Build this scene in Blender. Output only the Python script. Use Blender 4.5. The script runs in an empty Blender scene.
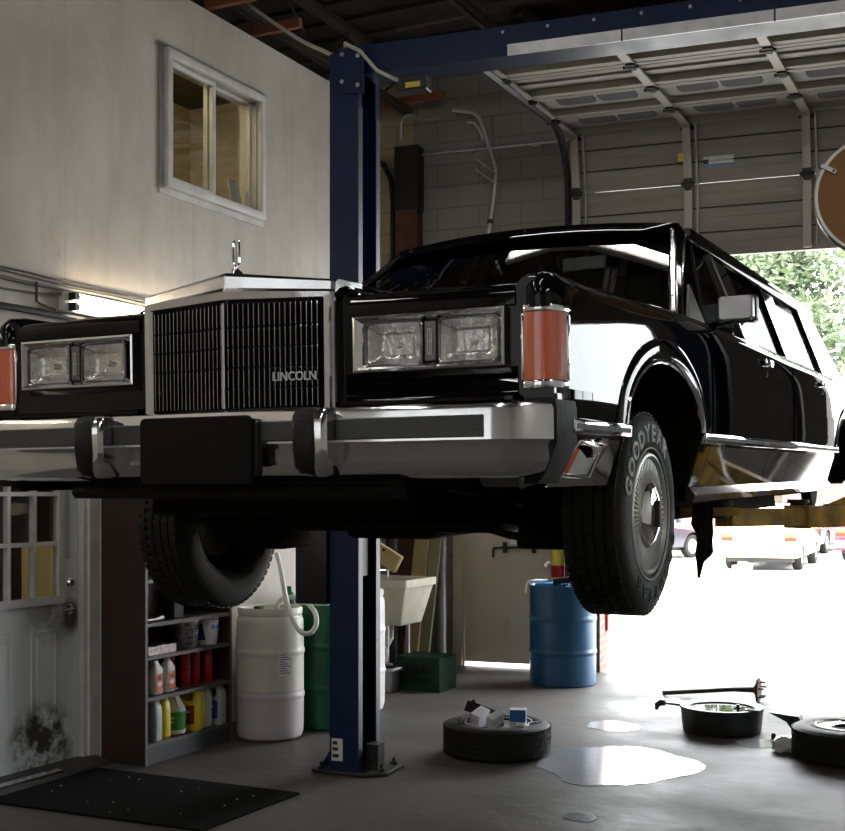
import bpy, bmesh, math, random
from mathutils import Vector, Matrix, Euler
random.seed(7)
PI = math.pi
scn = bpy.context.scene
COL = scn.collection
V = Vector

# ------------------------------------------------------------------ materials
def _n(nt, t, **kw):
    n = nt.nodes.new(t)
    for k, v in kw.items():
        setattr(n, k, v)
    return n

def mat(name, col, rough=0.5, metal=0.0, spec=0.5, coat=0.0, var=None, bump=None, rvar=0.0, emit=None, coord='Object'):
    """var = (scale, second colour, sharpness 0..1[, detail]); bump = (scale, strength)"""
    m = bpy.data.materials.new(name)
    m.use_nodes = True
    nt = m.node_tree
    b = nt.nodes['Principled BSDF']
    b.inputs['Base Color'].default_value = (*col, 1)
    b.inputs['Roughness'].default_value = rough
    b.inputs['Metallic'].default_value = metal
    b.inputs['Specular IOR Level'].default_value = spec
    b.inputs['Coat Weight'].default_value = coat
    b.inputs['Coat Roughness'].default_value = 0.02
    tc = None
    if var or bump or rvar:
        tc = _n(nt, 'ShaderNodeTexCoord')
    if var:
        nz = _n(nt, 'ShaderNodeTexNoise')
        nz.inputs['Scale'].default_value = var[0]
        nz.inputs['Detail'].default_value = var[3] if len(var) > 3 else 6
        nt.links.new(tc.outputs[coord], nz.inputs['Vector'])
        rp = _n(nt, 'ShaderNodeValToRGB')
        w = 0.5 * (1 - var[2])
        rp.color_ramp.elements[0].position = 0.5 - w * 0.6
        rp.color_ramp.elements[1].position = 0.5 + w * 0.6 + 0.01
        rp.color_ramp.elements[0].color = (*col, 1)
        rp.color_ramp.elements[1].color = (*var[1], 1)
        nt.links.new(nz.outputs['Fac'], rp.inputs['Fac'])
        nt.links.new(rp.outputs['Color'], b.inputs['Base Color'])
        if rvar:
            mr = _n(nt, 'ShaderNodeMapRange')
            mr.inputs['From Min'].default_value = 0.3
            mr.inputs['From Max'].default_value = 0.7
            mr.inputs['To Min'].default_value = max(0, rough - rvar)
            mr.inputs['To Max'].default_value = min(1, rough + rvar)
            nt.links.new(nz.outputs['Fac'], mr.inputs['Value'])
            nt.links.new(mr.outputs['Result'], b.inputs['Roughness'])
    if bump:
        nb = _n(nt, 'ShaderNodeTexNoise')
        nb.inputs['Scale'].default_value = bump[0]
        nb.inputs['Detail'].default_value = 4
        nt.links.new(tc.outputs[coord], nb.inputs['Vector'])
        bp = _n(nt, 'ShaderNodeBump')
        bp.inputs['Strength'].default_value = bump[1]
        bp.inputs['Distance'].default_value = 0.02
        nt.links.new(nb.outputs['Fac'], bp.inputs['Height'])
        nt.links.new(bp.outputs['Normal'], b.inputs['Normal'])
    if emit:
        b.inputs['Emission Color'].default_value = (*emit[0], 1)
        b.inputs['Emission Strength'].default_value = emit[1]
    return m

def glass(name, tint, refl=1.0, base=0.05, rough=0.0):
    """thin pane: tinted transparency with a mirror coat that grows towards grazing angles"""
    m = bpy.data.materials.new(name)
    m.use_nodes = True
    nt = m.node_tree
    nt.nodes.remove(nt.nodes['Principled BSDF'])
    out = nt.nodes['Material Output']
    tr = _n(nt, 'ShaderNodeBsdfTransparent')
    tr.inputs['Color'].default_value = (*tint, 1)
    gl = _n(nt, 'ShaderNodeBsdfGlossy')
    gl.inputs['Roughness'].default_value = rough
    gl.inputs['Color'].default_value = (refl, refl, refl, 1)
    lw = _n(nt, 'ShaderNodeLayerWeight')
    lw.inputs['Blend'].default_value = 0.5
    pw = _n(nt, 'ShaderNodeMath', operation='POWER')
    pw.inputs[1].default_value = 5
    nt.links.new(lw.outputs['Facing'], pw.inputs[0])
    ma = _n(nt, 'ShaderNodeMath', operation='MULTIPLY_ADD')
    ma.inputs[1].default_value = 0.95 - base
    ma.inputs[2].default_value = base
    nt.links.new(pw.outputs[0], ma.inputs[0])
    mx = _n(nt, 'ShaderNodeMixShader')
    nt.links.new(ma.outputs[0], mx.inputs['Fac'])
    nt.links.new(tr.outputs[0], mx.inputs[1])
    nt.links.new(gl.outputs[0], mx.inputs[2])
    nt.links.new(mx.outputs[0], out.inputs['Surface'])
    return m

M = {}
M['paint'] = mat('black_paint', (0.0025, 0.0025, 0.003), 0.04, 0, 0.0, 0.52)
M['chrome'] = mat('chrome', (0.90, 0.90, 0.92), 0.06, 1.0)
M['chrome_worn'] = mat('worn_chrome', (0.88, 0.88, 0.90), 0.12, 1.0, var=(9, (0.76, 0.76, 0.78), 0.2), rvar=0.05)
M['stainless'] = mat('polished_stainless', (0.62, 0.60, 0.57), 0.05, 1.0)
M['alloy'] = mat('brushed_alloy', (0.56, 0.56, 0.53), 0.42, 0.55)
M['dark_chrome'] = mat('dark_chrome', (0.22, 0.22, 0.23), 0.18, 1.0)
M['rub'] = mat('grey_rub_strip', (0.035, 0.037, 0.04), 0.42, bump=(60, 0.1))
M['blk_rubber'] = mat('black_rubber', (0.006, 0.006, 0.0065), 0.6, spec=0.25, bump=(90, 0.15))
M['tyre'] = mat('tyre_rubber', (0.009, 0.009, 0.009), 0.62, spec=0.3, bump=(120, 0.2))
M['tyre_letter'] = mat('raised_white_letter', (0.62, 0.62, 0.62), 0.7)
M['plate'] = mat('blank_plate', (0.003, 0.003, 0.004), 0.5, spec=0.12)
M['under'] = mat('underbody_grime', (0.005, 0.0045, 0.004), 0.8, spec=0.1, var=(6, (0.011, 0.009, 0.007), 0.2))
M['amber'] = mat('amber_lens', (0.80, 0.13, 0.03), 0.2, spec=0.6, coat=0.4)
M['lens'] = glass('clear_lens', (0.93, 0.93, 0.93), base=0.10)
M['interior'] = mat('dark_trim', (0.015, 0.015, 0.016), 0.7)
M['leather'] = mat('grey_leather', (0.05, 0.05, 0.05), 0.5)
M['auto_glass'] = glass('tinted_auto_glass', (0.30, 0.32, 0.31), base=0.05)
M['auto_glass_dark'] = glass('dark_auto_glass', (0.12, 0.125, 0.125), refl=0.14, base=0.05)
M['dimmed_pane'] = glass('dimmed_pane', (0.27, 0.27, 0.265), base=0.06)  # tint only dims the daylight of the added front window
M['reflector'] = mat('lamp_reflector', (0.95, 0.95, 0.95), 0.08, 1.0, bump=(55, 0.22))
M['pane'] = glass('window_pane', (0.85, 0.87, 0.86), base=0.06)
M['blue'] = mat('blue_steel', (0.004, 0.014, 0.056), 0.42, spec=0.25, var=(4, (0.006, 0.018, 0.066), 0.0), rvar=0.08)
M['rail'] = mat('worn_rail_steel', (0.075, 0.075, 0.10), 0.5, 0.4)
M['galv'] = mat('galvanised_steel', (0.50, 0.50, 0.52), 0.38, 0.8, var=(12, (0.35, 0.35, 0.37), 0.1))
M['yellow'] = mat('chipped_yellow_paint', (0.62, 0.39, 0.05), 0.5, var=(7, (0.22, 0.13, 0.03), 0.55))
M['black_steel'] = mat('black_steel', (0.010, 0.010, 0.011), 0.5)
M['rust'] = mat('rusty_steel', (0.10, 0.035, 0.018), 0.8, var=(8, (0.035, 0.018, 0.012), 0.3))
M['rag'] = mat('oily_rag', (0.030, 0.008, 0.007), 0.9, var=(20, (0.012, 0.006, 0.006), 0.3))
M['white_paint'] = mat('white_trim_paint', (0.70, 0.69, 0.67), 0.45, var=(7, (0.50, 0.49, 0.46), 0.1))
M['brown_lam'] = mat('dark_wood_laminate', (0.040, 0.019, 0.012), 0.42, var=(5, (0.026, 0.012, 0.008), 0.0))
M['shelf_edge'] = mat('grey_brown_shelf', (0.085, 0.068, 0.062), 0.55, var=(7, (0.05, 0.04, 0.036), 0.1))
M['plinth'] = mat('slate_plinth', (0.028, 0.029, 0.034), 0.6)
M['matrubber'] = mat('floor_mat_pile', (0.0035, 0.0035, 0.004), 0.95, spec=0.08, bump=(160, 0.4))
M['blue_drum'] = mat('blue_drum_paint', (0.010, 0.070, 0.165), 0.35, var=(5, (0.013, 0.085, 0.19), 0.1), rvar=0.1)
M['green_drum'] = mat('green_drum_paint', (0.005, 0.10, 0.042), 0.38, var=(5, (0.008, 0.12, 0.05), 0.1))
M['green_plastic'] = mat('dark_green_plastic', (0.003, 0.022, 0.011), 0.55, spec=0.2)
M['red'] = mat('red_can', (0.42, 0.012, 0.012), 0.3)
M['yellow_plastic'] = mat('yellow_plastic', (0.78, 0.56, 0.025), 0.35)
M['white_plastic'] = mat('white_plastic', (0.70, 0.70, 0.66), 0.4)
M['grey_plastic'] = mat('grey_plastic', (0.42, 0.45, 0.46), 0.4)
M['black_plastic'] = mat('black_plastic', (0.008, 0.008, 0.009), 0.38)
M['label_green'] = mat('green_label', (0.03, 0.24, 0.03), 0.4)
M['label_red'] = mat('red_label', (0.45, 0.02, 0.025), 0.4)
M['label_orange'] = mat('orange_label', (0.75, 0.13, 0.03), 0.45)
M['label_blue'] = mat('blue_label', (0.02, 0.05, 0.22), 0.4)
M['sky_blue'] = mat('sky_blue_label', (0.06, 0.26, 0.62), 0.4)
M['label_white'] = mat('white_label', (0.75, 0.75, 0.74), 0.5)
M['label_dark'] = mat('dark_print', (0.03, 0.03, 0.04), 0.5)
M['label_yellow'] = mat('yellow_print', (0.75, 0.6, 0.06), 0.5)
M['hose'] = mat('white_hose', (0.80, 0.82, 0.80), 0.3)
M['tub'] = mat('stained_sink_plastic', (0.56, 0.53, 0.44), 0.5, var=(6, (0.40, 0.36, 0.28), 0.2))
M['plank'] = mat('fresh_lumber', (0.36, 0.29, 0.13), 0.65, var=(4, (0.30, 0.24, 0.11), 0.1))
M['plank_green'] = mat('treated_lumber', (0.17, 0.17, 0.085), 0.65, var=(4, (0.22, 0.21, 0.11), 0.1))
M['joist_wood'] = mat('orange_joist_wood', (0.20, 0.062, 0.024), 0.7)
M['joist_steel'] = mat('dull_joist_steel', (0.035, 0.027, 0.021), 0.6)
M['hardboard'] = mat('brown_hardboard', (0.27, 0.125, 0.035), 0.6, var=(5, (0.22, 0.10, 0.028), 0.0), bump=(30, 0.2))
M['foil'] = mat('foil_tray', (0.30, 0.26, 0.26), 0.4, 0.7, var=(40, (0.12, 0.09, 0.09), 0.3))
M['bent_tube'] = mat('bright_tube', (0.62, 0.61, 0.60), 0.35, 0.35)
M['white_wall'] = mat('white_wall_paint', (0.58, 0.57, 0.55), 0.7)
M['bar_chrome'] = mat('grille_bar_chrome', (0.50, 0.50, 0.50), 0.16, 1.0)
M['iron'] = mat('cast_iron', (0.035, 0.03, 0.028), 0.55, 0.6)
M['bag'] = mat('crumpled_clear_plastic', (0.75, 0.77, 0.80), 0.18, coat=0.5)
M['cardboard'] = mat('carton_white', (0.70, 0.72, 0.78), 0.5)
M['carton_blue'] = mat('carton_blue', (0.02, 0.13, 0.42), 0.4)
M['tube'] = mat('lit_tube', (1, 1, 1), 0.3, emit=((1.0, 0.86, 0.62), 16.0))
M['ceil_tube'] = mat('ceiling_tube', (1, 1, 1), 0.3, emit=((1.0, 0.96, 0.90), 38.0))
M['asphalt_dark'] = mat('dark_stain', (0.22, 0.20, 0.18), 0.8)
M['cable'] = mat('grey_cable', (0.11, 0.10, 0.09), 0.5)
M['cable_white'] = mat('pale_cable', (0.40, 0.39, 0.36), 0.5)
M['taxi'] = mat('pale_yellow_car_paint', (0.85, 0.72, 0.36), 0.2, coat=0.5)
M['red_car'] = mat('red_car_paint', (0.50, 0.03, 0.07), 0.2, coat=0.5)
M['grey_car'] = mat('dark_car_paint', (0.03, 0.035, 0.045), 0.25, coat=0.5)
M['car_glass'] = mat('car_window', (0.05, 0.06, 0.07), 0.08)
M['tail_red'] = mat('tail_lamp_red', (0.6, 0.02, 0.015), 0.2)
M['bark'] = mat('bark', (0.10, 0.075, 0.055), 0.9)
M['leaf'] = mat('leaf_green', (0.078, 0.115, 0.050), 0.6, var=(0.7, (0.115, 0.155, 0.080), 0.2))
M['leaf_pale'] = mat('leaf_pale_green', (0.095, 0.135, 0.065), 0.6, var=(0.7, (0.13, 0.17, 0.09), 0.2))
M['rub_red'] = mat('red_paint_strip', (0.35, 0.03, 0.02), 0.6)
M['warm_wall'] = mat('office_wall', (0.55, 0.46, 0.27), 0.8)
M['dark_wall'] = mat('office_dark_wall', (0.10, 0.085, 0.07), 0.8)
M['office_lamp'] = mat('office_lamp', (1, 1, 1), 0.5, emit=((1.0, 0.82, 0.5), 90.0))

def tex_mat(name, fn, rough=0.6):
    m = bpy.data.materials.new(name)
    m.use_nodes = True
    nt = m.node_tree
    b = nt.nodes['Principled BSDF']
    b.inputs['Roughness'].default_value = rough
    fn(nt, b)
    return m

def _mix(nt, fac, a, b):
    mx = _n(nt, 'ShaderNodeMix', data_type='RGBA')
    if isinstance(fac, float): mx.inputs[0].default_value = fac
    else: nt.links.new(fac, mx.inputs[0])
    for i, c in ((6, a), (7, b)):
        if isinstance(c, tuple): mx.inputs[i].default_value = (*c, 1)
        else: nt.links.new(c, mx.inputs[i])
    return mx.outputs[2]

def _noise(nt, vec, scale, detail=6, rough=0.55, lo=0.4, hi=0.6):
    nz = _n(nt, 'ShaderNodeTexNoise')
    nz.inputs['Scale'].default_value = scale
    nz.inputs['Detail'].default_value = detail
    nz.inputs['Roughness'].default_value = rough
    nt.links.new(vec, nz.inputs['Vector'])
    mr = _n(nt, 'ShaderNodeMapRange')
    mr.inputs['From Min'].default_value = lo
    mr.inputs['From Max'].default_value = hi
    nt.links.new(nz.outputs['Fac'], mr.inputs['Value'])
    return mr.outputs['Result']

def _scaled(nt, vec, s):
    mp = _n(nt, 'ShaderNodeMapping')
    mp.inputs['Scale'].default_value = s
    nt.links.new(vec, mp.inputs['Vector'])
    return mp.outputs['Vector']

def floor_fn(nt, b):
    tc = _n(nt, 'ShaderNodeTexCoord').outputs['Object']
    big = _noise(nt, tc, 0.9, 6, 0.6, 0.35, 0.65)
    fine = _noise(nt, tc, 9, 8, 0.65, 0.35, 0.65)
    spots = _noise(nt, tc, 3.2, 5, 0.6, 0.56, 0.68)
    c = _mix(nt, big, (0.052, 0.048, 0.045), (0.115, 0.108, 0.102))
    c = _mix(nt, fine, c, (0.080, 0.074, 0.070))
    m2 = _n(nt, 'ShaderNodeMath', operation='MULTIPLY'); m2.inputs[1].default_value = 0.75
    nt.links.new(spots, m2.inputs[0])
    c = _mix(nt, m2.outputs[0], c, (0.060, 0.052, 0.047))
    sc = _noise(nt, _scaled(nt, tc, (1.2, 7, 1)), 1.6, 6, 0.7, 0.66, 0.74)
    m3 = _n(nt, 'ShaderNodeMath', operation='MULTIPLY'); m3.inputs[1].default_value = 0.5
    nt.links.new(sc, m3.inputs[0])
    c = _mix(nt, m3.outputs[0], c, (0.34, 0.33, 0.32))
    nt.links.new(c, b.inputs['Base Color'])
    mr = _n(nt, 'ShaderNodeMapRange')
    mr.inputs['To Min'].default_value = 0.45; mr.inputs['To Max'].default_value = 0.70
    b.inputs['Specular IOR Level'].default_value = 0.22
    nt.links.new(big, mr.inputs['Value']); nt.links.new(mr.outputs['Result'], b.inputs['Roughness'])
    bp = _n(nt, 'ShaderNodeBump'); bp.inputs['Strength'].default_value = 0.18; bp.inputs['Distance'].default_value = 0.01
    nt.links.new(fine, bp.inputs['Height']); nt.links.new(bp.outputs['Normal'], b.inputs['Normal'])
M['floor'] = tex_mat('stained_concrete', floor_fn)

def plywall_fn(nt, b):
    tc = _n(nt, 'ShaderNodeTexCoord').outputs['Object']
    big = _noise(nt, tc, 1.3, 8, 0.62, 0.36, 0.64)
    st = _noise(nt, _scaled(nt, tc, (1, 5, 0.9)), 1.1, 6, 0.6, 0.45, 0.75)
    c = _mix(nt, big, (0.44, 0.395, 0.345), (0.58, 0.535, 0.475))
    m3 = _n(nt, 'ShaderNodeMath', operation='MULTIPLY'); m3.inputs[1].default_value = 0.55
    nt.links.new(st, m3.inputs[0])
    c = _mix(nt, m3.outputs[0], c, (0.40, 0.32, 0.25))
    sp = _noise(nt, tc, 7, 3, 0.5, 0.76, 0.80)
    m4 = _n(nt, 'ShaderNodeMath', operation='MULTIPLY'); m4.inputs[1].default_value = 0.7
    nt.links.new(sp, m4.inputs[0])
    c = _mix(nt, m4.outputs[0], c, (0.30, 0.24, 0.18))
    # butt joints between the plywood sheets
    sx = _n(nt, 'ShaderNodeSeparateXYZ'); nt.links.new(tc, sx.inputs[0])
    ad = _n(nt, 'ShaderNodeMath', operation='ADD'); ad.inputs[1].default_value = 5.60
    nt.links.new(sx.outputs['Y'], ad.inputs[0])
    md = _n(nt, 'ShaderNodeMath', operation='MODULO'); md.inputs[1].default_value = 1.24
    nt.links.new(ad.outputs[0], md.inputs[0])
    lt = _n(nt, 'ShaderNodeMath', operation='LESS_THAN'); lt.inputs[1].default_value = 0.006
    nt.links.new(md.outputs[0], lt.inputs[0])
    nz = _noise(nt, tc, 1.1, 2, 0.5, 0.40, 0.55)
    mu = _n(nt, 'ShaderNodeMath', operation='MULTIPLY'); nt.links.new(lt.outputs[0], mu.inputs[0]); nt.links.new(nz, mu.inputs[1])
    mu2 = _n(nt, 'ShaderNodeMath', operation='MULTIPLY'); nt.links.new(mu.outputs[0], mu2.inputs[0]); mu2.inputs[1].default_value = 0.5
    c = _mix(nt, mu2.outputs[0], c, (0.13, 0.10, 0.08))
    nt.links.new(c, b.inputs['Base Color'])
M['plywall'] = tex_mat('painted_plywood', plywall_fn, 0.6)

def brick_fn(c1, c2, mo, w, h, ms, axes=('X', 'Z'), bumpy=0.25):
    def f(nt, b):
        tc = _n(nt, 'ShaderNodeTexCoord').outputs['Object']
        sx = _n(nt, 'ShaderNodeSeparateXYZ'); nt.links.new(tc, sx.inputs[0])
        cb = _n(nt, 'ShaderNodeCombineXYZ')
        nt.links.new(sx.outputs[axes[0]], cb.inputs[0]); nt.links.new(sx.outputs[axes[1]], cb.inputs[1])
        br = _n(nt, 'ShaderNodeTexBrick')
        br.inputs['Color1'].default_value = (*c1, 1); br.inputs['Color2'].default_value = (*c2, 1)
        br.inputs['Mortar'].default_value = (*mo, 1)
        br.inputs['Scale'].default_value = 1.0
        br.inputs['Brick Width'].default_value = w; br.inputs['Row Height'].default_value = h
        br.inputs['Mortar Size'].default_value = ms
        nt.links.new(cb.outputs[0], br.inputs['Vector'])
        nz = _noise(nt, tc, 2.0, 5, 0.6, 0.3, 0.7)
        mm = _n(nt, 'ShaderNodeMath', operation='MULTIPLY'); mm.inputs[1].default_value = 0.35
        nt.links.new(nz, mm.inputs[0])
        c = _mix(nt, mm.outputs[0], br.outputs['Color'], tuple(x * 0.6 for x in c1))
        nt.links.new(c, b.inputs['Base Color'])
        bp = _n(nt, 'ShaderNodeBump'); bp.inputs['Strength'].default_value = bumpy; bp.inputs['Distance'].default_value = 0.01
        bp.invert = True
        nt.links.new(br.outputs['Fac'], bp.inputs['Height']); nt.links.new(bp.outputs['Normal'], b.inputs['Normal'])
    return f
M['block'] = tex_mat('painted_block', brick_fn((0.25, 0.235, 0.215), (0.27, 0.255, 0.235), (0.19, 0.178, 0.162), 0.42, 0.21, 0.008), 0.7)
M['block_yellow'] = tex_mat('cream_block', brick_fn((0.34, 0.29, 0.185), (0.36, 0.31, 0.20), (0.26, 0.22, 0.14), 0.42, 0.21, 0.008), 0.7)
M['brick'] = tex_mat('red_brick', brick_fn((0.16, 0.085, 0.065), (0.19, 0.10, 0.08), (0.22, 0.19, 0.17), 0.22, 0.075, 0.010, ('Y', 'Z')), 0.8)
M['brick_far'] = tex_mat('far_brick', brick_fn((0.30, 0.12, 0.09), (0.36, 0.15, 0.11), (0.42, 0.36, 0.32), 0.22, 0.075, 0.010), 0.8)

def dirtydoor_fn(nt, b):
    tc = _n(nt, 'ShaderNodeTexCoord').outputs['Object']
    sx = _n(nt, 'ShaderNodeSeparateXYZ'); nt.links.new(tc, sx.inputs[0])
    base = _mix(nt, _noise(nt, tc, 4, 5, 0.6, 0.3, 0.7), (0.72, 0.76, 0.79), (0.64, 0.68, 0.71))
    def dirt(zc, zr, yc, yr, scale, lo, amt, vec):
        a = _n(nt, 'ShaderNodeMath', operation='SUBTRACT'); nt.links.new(sx.outputs['Z'], a.inputs[0]); a.inputs[1].default_value = zc
        a2 = _n(nt, 'ShaderNodeMath', operation='DIVIDE'); nt.links.new(a.outputs[0], a2.inputs[0]); a2.inputs[1].default_value = zr
        a3 = _n(nt, 'ShaderNodeMath', operation='POWER'); nt.links.new(a2.outputs[0], a3.inputs[0]); a3.inputs[1].default_value = 2
        c = _n(nt, 'ShaderNodeMath', operation='SUBTRACT'); nt.links.new(sx.outputs['Y'], c.inputs[0]); c.inputs[1].default_value = yc
        c2 = _n(nt, 'ShaderNodeMath', operation='DIVIDE'); nt.links.new(c.outputs[0], c2.inputs[0]); c2.inputs[1].default_value = yr
        c3 = _n(nt, 'ShaderNodeMath', operation='POWER'); nt.links.new(c2.outputs[0], c3.inputs[0]); c3.inputs[1].default_value = 2
        s = _n(nt, 'ShaderNodeMath', operation='ADD'); nt.links.new(a3.outputs[0], s.inputs[0]); nt.links.new(c3.outputs[0], s.inputs[1])
        o = _n(nt, 'ShaderNodeMath', operation='SUBTRACT', use_clamp=True); o.inputs[0].default_value = 1; nt.links.new(s.outputs[0], o.inputs[1])
        nz = _noise(nt, vec, scale, 7, 0.7, lo, lo + 0.16)
        m = _n(nt, 'ShaderNodeMath', operation='MULTIPLY'); nt.links.new(o.outputs[0], m.inputs[0]); nt.links.new(nz, m.inputs[1])
        k = _n(nt, 'ShaderNodeMath', operation='MULTIPLY', use_clamp=True); nt.links.new(m.outputs[0], k.inputs[0]); k.inputs[1].default_value = amt
        return k.outputs[0]
    c = _mix(nt, dirt(0.16, 0.30, 0.60, 0.30, 6, 0.42, 1.6, tc), base, (0.045, 0.045, 0.045))
    c = _mix(nt, dirt(0.93, 0.22, 0.72, 0.32, 3, 0.40, 0.8, tc), c, (0.12, 0.12, 0.12))
    c = _mix(nt, dirt(0.90, 0.13, 0.84, 0.10, 5, 0.35, 1.3, tc), c, (0.05, 0.05, 0.05))
    nt.links.new(c, b.inputs['Base Color'])
M['dirtydoor'] = tex_mat('grimy_white_door', dirtydoor_fn, 0.5)

def backdoor_fn(nt, b):
    tc = _n(nt, 'ShaderNodeTexCoord').outputs['Object']
    base = _mix(nt, _noise(nt, tc, 1.5, 6, 0.6, 0.3, 0.7), (0.60, 0.52, 0.42), (0.53, 0.455, 0.36))
    sm = _noise(nt, _scaled(nt, tc, (2.2, 1, 1)), 3.5, 5, 0.6, 0.62, 0.72)
    mm = _n(nt, 'ShaderNodeMath', operation='MULTIPLY'); mm.inputs[1].default_value = 0.45
    nt.links.new(sm, mm.inputs[0])
    c = _mix(nt, mm.outputs[0], base, (0.20, 0.16, 0.12))
    nt.links.new(c, b.inputs['Base Color'])
M['backdoor'] = tex_mat('beige_door_paint', backdoor_fn, 0.55)

def drum_fn(nt, b):
    # translucent white drum, lilac where the liquid stands inside
    tc = _n(nt, 'ShaderNodeTexCoord').outputs['Object']
    sx = _n(nt, 'ShaderNodeSeparateXYZ'); nt.links.new(tc, sx.inputs[0])
    lt = _n(nt, 'ShaderNodeMath', operation='LESS_THAN'); lt.inputs[1].default_value = 0.335
    nt.links.new(sx.outputs['Z'], lt.inputs[0])
    d = _mix(nt, _noise(nt, tc, 6, 5, 0.6, 0.3, 0.7), (0.66, 0.66, 0.58), (0.60, 0.59, 0.51))
    c = _mix(nt, lt.outputs[0], d, (0.52, 0.48, 0.50))
    lt2 = _n(nt, 'ShaderNodeMath', operation='LESS_THAN'); lt2.inputs[1].default_value = 0.02
    nt.links.new(sx.outputs['Z'], lt2.inputs[0])
    c = _mix(nt, lt2.outputs[0], c, (0.30, 0.17, 0.12))
    nt.links.new(c, b.inputs['Base Color'])
    b.inputs['Subsurface Weight'].default_value = 0.0
M['white_drum'] = tex_mat('milky_drum', drum_fn, 0.42)

def asphalt_fn(nt, b):
    tc = _n(nt, 'ShaderNodeTexCoord').outputs['Object']
    c = _mix(nt, _noise(nt, tc, 30, 6, 0.7, 0.3, 0.7), (0.40, 0.39, 0.37), (0.55, 0.54, 0.52))
    c = _mix(nt, _noise(nt, tc, 0.5, 6, 0.6, 0.4, 0.6), c, (0.55, 0.54, 0.52))
    nt.links.new(c, b.inputs['Base Color'])
M['asphalt'] = tex_mat('pale_asphalt', asphalt_fn, 0.8)

def doorpanel_fn(c1, c2):
    def f(nt, b):
        tc = _n(nt, 'ShaderNodeTexCoord').outputs['Object']
        c = _mix(nt, _noise(nt, _scaled(nt, tc, (0.5, 1, 4)), 2.5, 6, 0.6, 0.35, 0.7), c1, c2)
        nt.links.new(c, b.inputs['Base Color'])
    return f
M['gd_panel'] = tex_mat('garage_door_steel', doorpanel_fn((0.30, 0.275, 0.24), (0.235, 0.212, 0.183)), 0.5)
M['gd_dark'] = mat('door_shadow_gap', (0.03, 0.027, 0.024), 0.7)
M['gd_strut'] = mat('perforated_strut', (0.36, 0.325, 0.285), 0.45, 0.3)
M['gd_window'] = mat('grey_door_glazing', (0.12, 0.12, 0.125), 0.15)
M['deck'] = mat('brown_roof_deck', (0.016, 0.012, 0.010), 0.85)
M['water'] = mat('sky_white_water', (0.50, 0.52, 0.55), 0.08, spec=0.6, var=(40, (0.36, 0.38, 0.41), 0.1), bump=(90, 0.06))  # whitish base colour stands in for bright sky mirrored in the puddles
M['oil'] = mat('oily_water', (0.02, 0.02, 0.022), 0.03, spec=0.6)

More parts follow.
